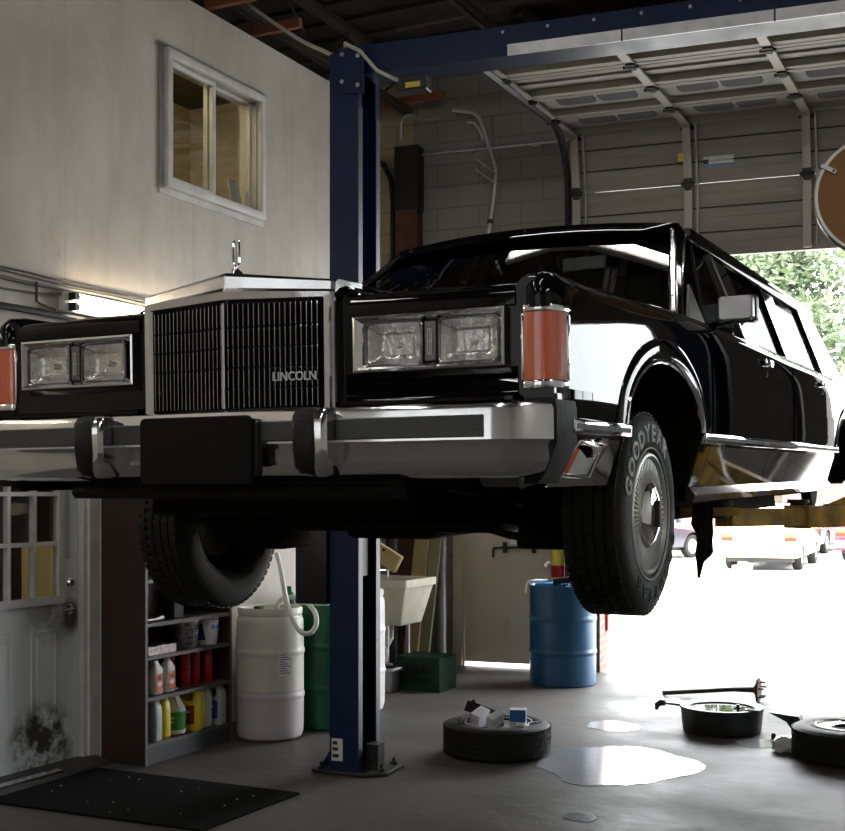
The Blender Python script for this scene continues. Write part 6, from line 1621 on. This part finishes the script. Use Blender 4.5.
# leaning lumber and pipes
def plank(nm, p0, p1, w2, t, mt, label, grp=None):
    p0, p1 = V(p0), V(p1); d = (p1 - p0).normalized(); a = V((1, 0.1, 0)); a = (a - d * a.dot(d)).normalized(); b2 = d.cross(a)
    m = MB(); m.loft([[p + a * sx * w2 / 2 + b2 * sy * t / 2 for sx, sy in ((-1, -1), (1, -1), (1, 1), (-1, 1))] for p in (p0, p1)]); m.bevel(0.004, 1)
    return tag(m.build(nm, mt, smooth=None), label, 'plank' if 'plank' in nm else 'pipe', grp)
plank('lumber_plank', (-5.26, 10.14, 0.0), (-5.14, 10.42, 2.4), 0.14, 0.04, 'plank', 'pale yellow plank leaning by the sink, left of the greenish one', 'planks leaning at the back wall')
plank('lumber_plank', (-5.105, 10.10, 0.0), (-4.955, 10.38, 2.4), 0.10, 0.04, 'plank_green', 'greenish plank leaning between the pale yellow one and the grey post', 'planks leaning at the back wall')
m = MB(); m.cyl((-5.06, 10.42, 0), (-5.06, 10.42, 2.6), 0.045, n=14); tag(m.build('floor_pipe', 'galv'), 'grey vertical pipe between the planks and the beige exit door', 'pipe')
m = MB(); m.cyl((-5.42, 10.1, 0), (-5.42, 10.1, 2.9), 0.06, n=14); tag(m.build('vent_stack', 'black_steel'), 'dark vertical pipe behind the sink, left of the planks', 'pipe')
m = MB(); m.box((-5.12, 9.42, 1.10), (0.30, 0.05, 0.16), Euler((0, 0.5, 0))); m.bevel(0.006, 1); tag(m.build('tan_board', 'plank', smooth=None), 'short tan board tilted above the back of the sink', 'board')
# fire extinguisher on the back wall right of the exit door
fe = empty('fire_extinguisher', (-3.985, 10.69, 0.88), (0, 0, PHI)); tag(fe, 'red fire extinguisher on the back wall beside the exit door', 'fire extinguisher')
m = MB(); m.lathe([(0.001, 0), (0.066, 0), (0.072, 0.01), (0.072, 0.36), (0.06, 0.405), (0.03, 0.425), (0.022, 0.44), (0.001, 0.44)], n=28); m.build('cylinder', 'red', fe)
m = MB(); m.lathe([(0.0722, 0.11), (0.0732, 0.11), (0.0732, 0.30), (0.0722, 0.30)], n=32, cap=False, closed=True); fl_ = m.build('instruction_label', 'label_yellow', fe)
m = MB()
for k in range(5): m.prism(rect(-0.04, 0.03, -0.006, 0.006), 0, 0.0008, cylmap(0.0735, -1.9, 0.27 - k * 0.025))
m.prism(rect(-0.07, 0.07, -0.016, 0.016), 0, 0.0008, cylmap(0.0735, -1.9, 0.13)); m.build('label_print', 'label_dark', fl_, smooth=None)
m = MB(); m.bx(-0.02, 0.02, -0.03, 0.03, 0.44, 0.48); m.tube([(0, 0.02, 0.48), (0, -0.06, 0.50), (0, -0.12, 0.49)], 0.01, 6); m.tube([(0, -0.03, 0.46), (0.06, -0.05, 0.44), (0.085, -0.03, 0.33), (0.085, -0.02, 0.15)], 0.010, 6); m.build('valve_and_hose', 'black_plastic', fe)
m = MB(); m.bx(-0.03, 0.03, 0.072, 0.085, 0.05, 0.45); m.build('bracket', 'galv', fe, smooth=None)

# ================================================================== THINGS ON THE FLOOR
Rz = Matrix.Identity(3)
def loose_tyre(name, loc, label, rim_fins, rot=0):
    t = empty(name, loc, (0, 0, rot)); tag(t, label, 'tyre')
    m = MB(); tyre_mesh(m, 0.338, 0.205, 0.197, (0, 0, 0.1025), Rz); tread_blocks(m, 0.338, 0.205, (0, 0, 0.1025), Rz); m.build('tyre', 'tyre', t, smooth=40)
    m = MB(); m.lathe([(0.222, 0.2045), (0.222, 0.208), (0.214, 0.208), (0.214, 0.204)], n=64, cap=False, closed=True); m.build('whitewall_ring', 'tyre_letter', t)
    if rim_fins:
        m = MB(); m.lathe([(0.199, 0.02), (0.19, 0.05), (0.17, 0.08), (0.17, 0.10), (0.19, 0.175), (0.199, 0.188)], n=48, cap=False); m.build('wheel_rim', 'alloy', t)
        hubcap(t, (0, 0, 0.195), Rz, 48)
    else:
        m = MB(); m.lathe([(0.199, 0.015), (0.185, 0.03), (0.165, 0.07), (0.165, 0.12), (0.188, 0.165), (0.205, 0.178), (0.207, 0.192), (0.198, 0.194)], n=48, cap=False); m.lathe([(0.165, 0.105), (0.12, 0.125), (0.08, 0.12), (0.04, 0.13), (0.001, 0.13)], n=40, cap=False); m.build('wheel_rim', 'alloy', t)
        for i in range(5):
            a = 2 * PI * i / 5; m = MB(); m.cyl((0.095 * math.cos(a), 0.095 * math.sin(a), 0.121), (0.095 * math.cos(a), 0.095 * math.sin(a), 0.128), 0.012, n=6); m.build('stud_hole', 'black_plastic', t)
    return t
T1 = (-3.075, 7.135, 0)
loose_tyre('wheel_with_boxes', T1, 'wheel lying flat on the floor holding small cartons and brake parts', False)
loose_tyre('spare_wheel', (-1.065, 7.97, 0), 'wheel with finned chrome cover lying flat at the right edge of the floor', True)
def carton(x, y, z, sx, sy, sz, rot, mt, lab, panel, group='cartons lying in the wheel'):
    b3 = empty('parts_carton', (T1[0] + x, T1[1] + y, z), rot); tag(b3, lab, 'carton', group)
    m = MB(); m.box((0, 0, 0), (sx, sy, sz)); m.bevel(0.002, 1); m.build('carton', mt, b3, smooth=None)
    m = MB(); m.box((0, -sy / 2 - 0.0008, sz * panel[1]), (sx * 0.98, 0.001, sz * panel[0])); m.box((sx / 2 + 0.0008, 0, sz * panel[1]), (0.001, sy * 0.98, sz * panel[0])); m.build('printed_panel', panel[2], b3, smooth=None)
    return b3
c1 = carton(0.135, 0.02, 0.225, 0.10, 0.07, 0.125, (0.05, 0, 0.30), 'cardboard', 'upright carton, blue above white, standing in the wheel', (0.60, 0.195, 'carton_blue'))
carton(-0.10, -0.055, 0.215, 0.07, 0.12, 0.12, (0.3, 0.35, -0.1), 'cardboard', 'white carton tilted in the middle of the wheel', (0.15, -0.40, 'label_blue'))
carton(0.005, -0.045, 0.205, 0.055, 0.11, 0.115, (0.35, 0.40, -0.25), 'cardboard', 'white and navy carton leaning between the white carton and the upright blue one', (0.30, -0.3, 'label_blue'))
def shoe(x, y, z, rot, lab):
    s2 = empty('brake_shoe', (T1[0] + x, T1[1] + y, z), rot); s2.scale = (1.25, 1.25, 1.25); tag(s2, lab, 'brake shoe', 'brake shoes in the wheel')
    m = MB(); rr = []
    for i in range(13):
        a = math.radians(-60 + i * 10); c2, s3 = math.cos(a), math.sin(a); rr.append([(0.115 * c2, 0.115 * s3, -0.028), (0.125 * c2, 0.125 * s3, -0.028), (0.125 * c2, 0.125 * s3, 0.028), (0.115 * c2, 0.115 * s3, 0.028)])
    m.loft(rr); m.build('shoe_lining', 'iron', s2)
    m = MB(); rr = []
    for i in range(13):
        a = math.radians(-62 + i * 10.3); c2, s3 = math.cos(a), math.sin(a); rr.append([(0.09 * c2, 0.09 * s3, -0.003), (0.1148 * c2, 0.1148 * s3, -0.003), (0.1148 * c2, 0.1148 * s3, 0.003), (0.09 * c2, 0.09 * s3, 0.003)])
    m.loft(rr); m.build('shoe_web', 'iron', s2)
shoe(-0.30, -0.02, 0.235, (1.1, 0.5, 0.4), 'dark brake shoe on edge at the left of the wheel')
shoe(-0.155, 0.12, 0.215, (0.35, 0.1, 1.8), 'dark brake shoe lying behind the white carton')
m = MB(); m.lathe([(0.001, 0), (0.032, 0), (0.032, 0.05), (0.02, 0.055), (0.001, 0.055)], (T1[0] - 0.165, T1[1] - 0.165, 0.185), n=18); tag(m.build('small_part', 'chrome_worn'), 'small shiny cylinder at the front left of the wheel', 'part')
m = MB(); m.box((T1[0] + 0.20, T1[1] - 0.06, 0.20), (0.09, 0.05, 0.012), Euler((0.2, 0.2, 0.6))); m.box((T1[0] + 0.24, T1[1] + 0.04, 0.205), (0.07, 0.04, 0.012), Euler((0.1, -0.2, -0.4))); m.bevel(0.003, 1); tag(m.build('spring_clip', 'alloy'), 'bright metal clips at the right of the wheel', 'clip')

# oil drain pan
dp = empty('drain_pan', (-1.975, 8.51, 0)); tag(dp, 'round black oil drain pan with a hooked spout on the floor', 'drain pan')
m = MB(); R1 = 0.280
m.lathe([(0.001, 0.0), (R1 * 0.93, 0.0), (R1 * 0.95, 0.01), (R1, 0.155), (R1 * 1.02, 0.16), (R1 * 1.02, 0.175), (R1 * 0.96, 0.178), (R1 * 0.80, 0.166), (R1 * 0.79, 0.155), (R1 * 0.9, 0.150), (R1 * 0.86, 0.02), (0.001, 0.02)], n=20); m.build('pan_body', 'black_plastic', dp, smooth=20)
m = MB(); m.lathe([(0.001, 0.15), (R1 * 0.79, 0.15), (R1 * 0.79, 0.158), (0.001, 0.158)], n=40); m.build('drained_oil', 'oil', dp)
m = MB(); m.loft([[(-0.25, -0.075, 0.16), (-0.25, 0.06, 0.16), (-0.25, 0.06, 0.178), (-0.25, -0.075, 0.178)], [(-0.33, -0.06, 0.162), (-0.33, 0.03, 0.162), (-0.33, 0.03, 0.177), (-0.33, -0.06, 0.177)], [(-0.40, -0.07, 0.168), (-0.40, -0.02, 0.168), (-0.40, -0.02, 0.180), (-0.40, -0.07, 0.180)]])
m.tube([(-0.385, -0.045, 0.172), (-0.42, -0.045, 0.172), (-0.445, -0.045, 0.155), (-0.45, -0.045, 0.12)], [0.02, 0.024, 0.022, 0.012], 8); m.build('pour_spout', 'black_plastic', dp, smooth=50)
m = MB(); m.frame(rrect(0.11, 0.05, 0.015, 3, 0.26, 0.0), rrect(0.08, 0.025, 0.01, 3, 0.26, 0.0), 0.1765, 0.186, lambda u, v, w: (u * 0.8 + 0.02, v - 0.13, w)); m.build('hand_grip', 'black_plastic', dp)
m = MB(); m.lathe([(0.001, 0.1585), (0.022, 0.1585), (0.024, 0.164), (0.012, 0.172), (0.012, 0.184), (0.001, 0.186)], (0.10, 0.05, 0), n=14); m.build('drain_plug', 'black_plastic', dp)
# axle shaft
ax = empty('axle_shaft', (-1.995, 9.82, 0.098), (0, 0, PI + 0.02)); tag(ax, 'rusty axle shaft with round flange lying on the floor behind the drain pan', 'axle shaft')
RY = Matrix.Rotation(PI / 2, 3, 'Y')
m = MB(); m.lathe([(0.001, -0.012), (0.096, -0.012), (0.096, 0.006), (0.05, 0.010), (0.034, 0.03), (0.001, 0.032)], (0, 0, 0), RY, 30); m.build('flange', 'rust', ax)
m = MB()
m.tube([(0.03, 0, 0), (0.2, 0, -0.01), (0.72, 0, -0.072), (0.76, 0, -0.077)], [0.024, 0.018, 0.018, 0.021], 12); m.build('shaft', 'iron', ax)
for i in range(5):
    a = 2 * PI * i / 5 + 0.3; m = MB(); m.cyl((-0.012, 0.062 * math.cos(a), 0.062 * math.sin(a)), (-0.055, 0.062 * math.cos(a), 0.062 * math.sin(a)), 0.007, n=8); m.build('wheel_stud', 'iron', ax)
# plastic bag, dark scrap, nuts
random.seed(11)
m = MB(); m.sphere((0, 0, 0.045), 0.085, 16, 9, (1.3, 1.0, 0.62))
m.move(lambda p: (p.x + random.uniform(-.012, .012), p.y + random.uniform(-.012, .012), max(0.002, p.z + random.uniform(-.016, .016))))
tag(m.build('plastic_bag', 'bag', smooth=None, loc=(-1.43, 7.98, 0)), 'crumpled clear plastic bag on the floor left of the finned wheel', 'bag')
m = MB(); m.loft([[(-0.12, 0, 0.155), (-0.10, 0.03, 0.160), (-0.10, -0.03, 0.160)], [(0.0, 0, 0.10), (0.02, 0.06, 0.155), (0.02, -0.06, 0.155)], [(0.06, 0, 0.02), (0.09, 0.05, 0.15), (0.09, -0.05, 0.15)], [(0.10, 0, 0.0), (0.14, 0.04, 0.02), (0.14, -0.04, 0.02)]]); tag(m.build('plastic_scoop', 'black_plastic', loc=(-1.54, 8.50, 0)), 'black pointed plastic scoop standing behind the finned wheel', 'scoop')
for i, (x, y, lb) in enumerate(((-1.60, 8.38, 'small lug nut on the floor, the one nearer the drain pan'), (-1.47, 8.30, 'small lug nut on the floor, the one nearer the plastic bag'))):
    if i == 0:
        m = MB(); m.cyl((0, 0, 0), (0, 0, 0.028), 0.018, n=6); m.cyl((0, 0, 0.028), (0, 0, 0.04), 0.013, n=12); nt_ = m.build('lug_nut', 'iron')
    else: nt_ = copy_tree(bpy.data.objects['lug_nut'])
    nt_.location = (x, y, 0); tag(nt_, lb, 'lug nut', 'lug nuts on the floor')
# floor mat
m = MB(); m.prism([(-5.02, 5.635), (-3.60, 5.655), (-3.62, 4.80), (-5.00, 4.75)], 0.0, 0.012, lambda u, v, w: (u, v, w)); m.bevel(0.005, 1)
fmat = m.build('floor_mat', 'matrubber', smooth=None); tag(fmat, 'black rubber-edged floor mat in front of the white door', 'mat')
random.seed(5)
m = MB()
for i in range(16):
    x, y, r = random.uniform(-4.9, -3.75), random.uniform(4.85, 5.55), random.uniform(0.003, 0.006); m.sphere((x, y, 0.0125 + r * .4), r, 5, 4, (1.4, 1, 0.5))
mc = m.build('mat_specks', 'tub', fmat, smooth=None); mc['kind'] = 'stuff'
# puddles
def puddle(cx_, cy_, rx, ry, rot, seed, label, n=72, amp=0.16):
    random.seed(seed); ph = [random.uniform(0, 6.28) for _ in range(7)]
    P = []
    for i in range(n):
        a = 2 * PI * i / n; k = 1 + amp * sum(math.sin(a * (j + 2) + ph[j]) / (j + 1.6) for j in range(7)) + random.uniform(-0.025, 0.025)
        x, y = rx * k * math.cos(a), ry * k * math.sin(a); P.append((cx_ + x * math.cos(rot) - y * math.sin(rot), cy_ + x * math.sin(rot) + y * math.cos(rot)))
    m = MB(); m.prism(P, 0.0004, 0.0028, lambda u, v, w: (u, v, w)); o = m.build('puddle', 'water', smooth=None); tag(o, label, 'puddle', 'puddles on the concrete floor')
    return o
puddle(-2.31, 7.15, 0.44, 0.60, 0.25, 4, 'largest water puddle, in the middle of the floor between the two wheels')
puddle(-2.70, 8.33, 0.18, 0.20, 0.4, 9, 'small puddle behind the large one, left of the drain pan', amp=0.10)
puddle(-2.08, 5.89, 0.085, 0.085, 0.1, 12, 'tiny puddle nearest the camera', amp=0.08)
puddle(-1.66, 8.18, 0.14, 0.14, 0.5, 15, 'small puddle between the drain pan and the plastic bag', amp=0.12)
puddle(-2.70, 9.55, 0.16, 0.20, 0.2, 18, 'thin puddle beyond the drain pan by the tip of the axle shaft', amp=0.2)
# ================================================================== OUTSIDE
def simple_wheel(parent, x, y, r=0.32, w2=0.2, side=1):
    R = Matrix.Rotation(side * PI / 2, 3, 'Y')
    m = MB(); m.lathe([(r * 0.62, -w2 / 2), (r * 0.94, -w2 / 2), (r, -w2 / 3), (r, w2 / 3), (r * 0.94, w2 / 2), (r * 0.62, w2 / 2)], (x, y, r), R, 28, cap=False, closed=True); t = m.build('tyre', 'tyre', parent)
    m = MB(); m.lathe([(0.001, w2 * 0.30), (r * 0.25, w2 * 0.36), (r * 0.55, w2 * 0.30), (r * 0.63, w2 * 0.42), (r * 0.63, -w2 * 0.4)], (x, y, r), R, 24, cap=False); m.build('wheel_cover', 'alloy', t)
def sedan(name, loc, rot, mt, label, cat, Lc=4.6, W=1.72, roof=1.42, van=False, lights=True, duals=False):
    """rear faces -y, local"""
    c = empty(name, loc, (0, 0, rot)); tag(c, label, cat)
    prof = [(0.0, 0.35), (0.02, 0.62), (0.06, 0.88), (0.5 if not van else 0.1, 0.96 if not van else 1.0), (Lc * 0.55, 0.96), (Lc * 0.72, 0.93), (Lc - 0.1, 0.80), (Lc, 0.60), (Lc - 0.02, 0.34)]
    m = MB(); rr = []
    for y, zt2 in ((0.0, 0.60), (0.03, 0.90), (0.25, 0.98), (0.62, 1.0), (1.2, 1.0), (Lc * 0.66, 0.98), (Lc * 0.75, 0.94), (Lc - 0.25, 0.82), (Lc - 0.05, 0.72), (Lc, 0.55)):
        h = W / 2 * (0.94 if y < 0.02 or y > Lc - 0.02 else 1)
        zb2 = 0.30 if 0.02 < y < Lc - 0.02 else 0.36
        half = [(0, zt2 + 0.02), (h * 0.6, zt2 + 0.015), (h * 0.88, zt2 - 0.03), (h, zt2 - 0.16), (h, zb2 + 0.25), (h * 0.96, zb2), (0, zb2)]
        rr.append([(x, y, z) for x, z in half] + [(-x, y, z) for x, z in reversed(half[1:-1])])
    m.loft(rr); bo = m.build('car_body', mt, None, smooth=40)
    cuts = []
    for yw in (0.95, Lc - 0.85):
        k = MB(); k.cyl((-1.2, yw, 0.32), (1.2, yw, 0.32), 0.37, n=32); cuts.append(k.build('cut', mt, smooth=None))
    boolean(bo, cuts); bo.parent = c
    y0, y1, y2, y3 = (0.35, 0.85, 2.35, 3.15) if not van else (0.10, 0.28, 3.0, 3.7)
    m = MB(); rr = []
    for z, a, b2, k in ((0.93, y0, y3, 0.90), (roof - 0.04, y1, y2, 0.76), (roof, y1 + 0.1, y2 - 0.1, 0.68)):
        h = W / 2 * k; rr.append([(-h, a, z), (h, a, z), (h, b2, z), (-h, b2, z)])
    m.loft(rr); m.bevel(0.03, 2); cab = m.build('cabin', mt, c, smooth=40)
    def onside(s, t, z, out): # point on cabin side
        f2 = (z - 0.93) / (roof - 0.97); return (s * (W / 2 * lerp(0.90, 0.76, f2) + out), lerp(lerp(y0, y1, f2), lerp(y3, y2, f2), t), z)
    for s in (1, -1):
        for t0, t1 in ((0.08, 0.46), (0.50, 0.90)):
            m = MB(); m.loft([[onside(s, t0, 0.99, o), onside(s, t1, 0.99, o), onside(s, t1, roof - 0.09, o), onside(s, t0, roof - 0.09, o)] for o in (0.0, 0.006)]); m.build('side_glass', 'car_glass', cab, smooth=None)
    def onback(u, z, out):
        f2 = (z - 0.93) / (roof - 0.97); return (u * W / 2 * lerp(0.90, 0.76, f2), lerp(y0, y1, f2) - out, z)
    m = MB(); m.loft([[onback(-0.86, 0.99, o), onback(0.86, 0.99, o), onback(0.86, roof - 0.08, o), onback(-0.86, roof - 0.08, o)] for o in (0.0, 0.006)]); m.build('rear_glass', 'car_glass', cab, smooth=None)
    for s in (1, -1):
        for yw in (0.95, Lc - 0.85):
            simple_wheel(c, s * (W / 2 - 0.12), yw, 0.32, 0.2, s)
            if duals and yw < 1: simple_wheel(c, s * (W / 2 - 0.36), yw, 0.32, 0.2, s)
        m = MB(); m.bx(s * (W / 2 - 0.30), s * (W / 2 - 0.04), -0.012, 0.05, 0.66, 0.82); m.bevel(0.01, 1); tl = m.build('tail_lamp', 'tail_red', c)
        m = MB(); m.bx(s * (W / 2 - 0.30), s * (W / 2 - 0.04), -0.016, -0.0125, 0.75, 0.81); m.build('lamp_amber', 'amber', tl)
        m = MB(); m.bx(s * (W / 2 + 0.0), s * (W / 2 + 0.14), 3.0, 3.08, 0.95, 1.07); m.bevel(0.015, 1); m.build('side_mirror', mt, c)
    m = MB(); m.bx(-W / 2 + 0.03, W / 2 - 0.03, -0.10, 0.10, 0.36, 0.55); m.bevel(0.03, 2); m.build('rear_bumper', mt if not duals else 'white_plastic', c)
    m = MB(); m.bx(-0.16, 0.16, -0.115, -0.102, 0.40, 0.50); m.build('number_plate', 'label_white', c, smooth=None)
    m = MB(); m.bx(-W / 2 + 0.15, W / 2 - 0.15, 0.15, Lc - 0.2, 0.20, 0.33); m.build('underside', 'black_plastic', c, smooth=None)
    return c
G0 = -0.025
sedan('yellow_car', (-5.60, 27.6, G0), math.radians(3), 'taxi', 'pale yellow car parked outside, back towards the garage', 'car')
sedan('red_truck', (-3.75, 32.4, G0), math.radians(-5), 'red_car', 'red truck with double rear tyres parked beyond the yellow car', 'truck', Lc=5.2, W=1.9, roof=1.9, van=True, duals=True)
sedan('dark_car', (-6.45, 36.2, G0), math.radians(-4), 'grey_car', 'dark car parked between the yellow car and the red truck', 'car', roof=1.5, van=True)
sedan('dark_car', (-10.75, 29.8, G0), math.radians(-25), 'grey_car', 'dark car parked left of the yellow car, seen past the front tyre', 'car')
# stains and patches on the lot
random.seed(21)
for i, (x, y, rx, ry, lb) in enumerate(((-3.6, 15.6, 0.9, 0.55, 'brown patch on the parking lot, the larger one'), (-3.4, 18.9, 1.6, 0.4, 'long pale stain on the parking lot beyond the larger patch'), (-5.2, 19.4, 0.5, 0.3, 'small brown stain on the parking lot'))):
    P = [(x + rx * math.cos(a) * random.uniform(.75, 1.1), y + ry * math.sin(a) * random.uniform(.75, 1.1)) for a in [2 * PI * k / 22 for k in range(22)]]
    m = MB(); m.prism(P, G0 + 0.0005, G0 + 0.003, lambda u, v, w: (u, v, w)); tag(m.build('ground_stain', 'asphalt_dark', smooth=None), lb, 'stain')
m = MB(); m.box((-5.9, 27.35, G0 + 0.07), (0.42, 0.2, 0.14)); m.bevel(0.01, 1); tag(m.build('parking_block', 'brick_far', smooth=None), 'small brick block on the ground behind the yellow car', 'block')
# far brick wall / building
m = MB(); m.bx(-30, 12, 52, 52.3, G0, 3.0); m.bx(-30, -24, 52.3, 60, G0, 3.8)
struct(m.build('wall_far_building', 'brick_far', smooth=None), 'brick building at the far side of the lot')
m = MB(); m.bx(-30, 12, 51.9, 52.4, 3.001, 3.2); struct(m.build('trim_far_coping', 'white_paint', smooth=None))
# trees: trunk, limbs, and a crown of single leaves
def tree(x, y, h, r, mt, label, seed):
    random.seed(seed)
    t = empty('leafy_tree', (x, y, G0)); tag(t, label, 'tree', 'trees beyond the parking lot')
    m = MB(); m.tube([(0, 0, 0), (0.1, 0, h * 0.25), (-0.05, 0.1, h * 0.5), (0.1, 0, h * 0.8)], [0.24, 0.19, 0.13, 0.05], 8)
    ends = []
    for k in range(9):
        a = k * 2.4; z0 = h * (0.25 + 0.05 * k); e = (r * 0.75 * math.cos(a), r * 0.75 * math.sin(a), z0 + h * 0.18); ends.append(e)
        m.tube([(0, 0, z0), (e[0] * .5, e[1] * .5, z0 + h * 0.06), e], [0.09, 0.06, 0.02], 6)
    m.build('trunk', 'bark', t)
    m = MB()
    cl = [(random.gauss(0, r * 0.5), random.gauss(0, r * 0.5), h * random.uniform(0.26, 0.98)) for _ in range(120)]
    for cx_, cy_, cz_ in cl:
        rr = r * random.uniform(0.22, 0.36)
        for q in range(105):
            d = V((random.gauss(0, 1), random.gauss(0, 1), random.gauss(0, 1))).normalized() * rr * random.uniform(0.6, 1.0)
            p = V((cx_, cy_, cz_)) + d
            a = V((random.gauss(0, 1), random.gauss(0, 1), random.gauss(0, .6))).normalized() * 0.16; b2 = a.orthogonal().normalized() * 0.09
            vs_ = [m.bm.verts.new(p + k2) for k2 in (-a, b2, a, -b2)]; m.bm.faces.new(vs_)
    m.build('foliage', mt, t, smooth=None, fix=False)
tree(-8.4, 44.2, 11.4, 2.9, 'leaf', 'dense green tree beyond the cars, filling the gap under the raised door', 31)
tree(-3.9, 47.5, 12.5, 3.0, 'leaf_pale', 'pale green tree at the right edge of the opening', 32)
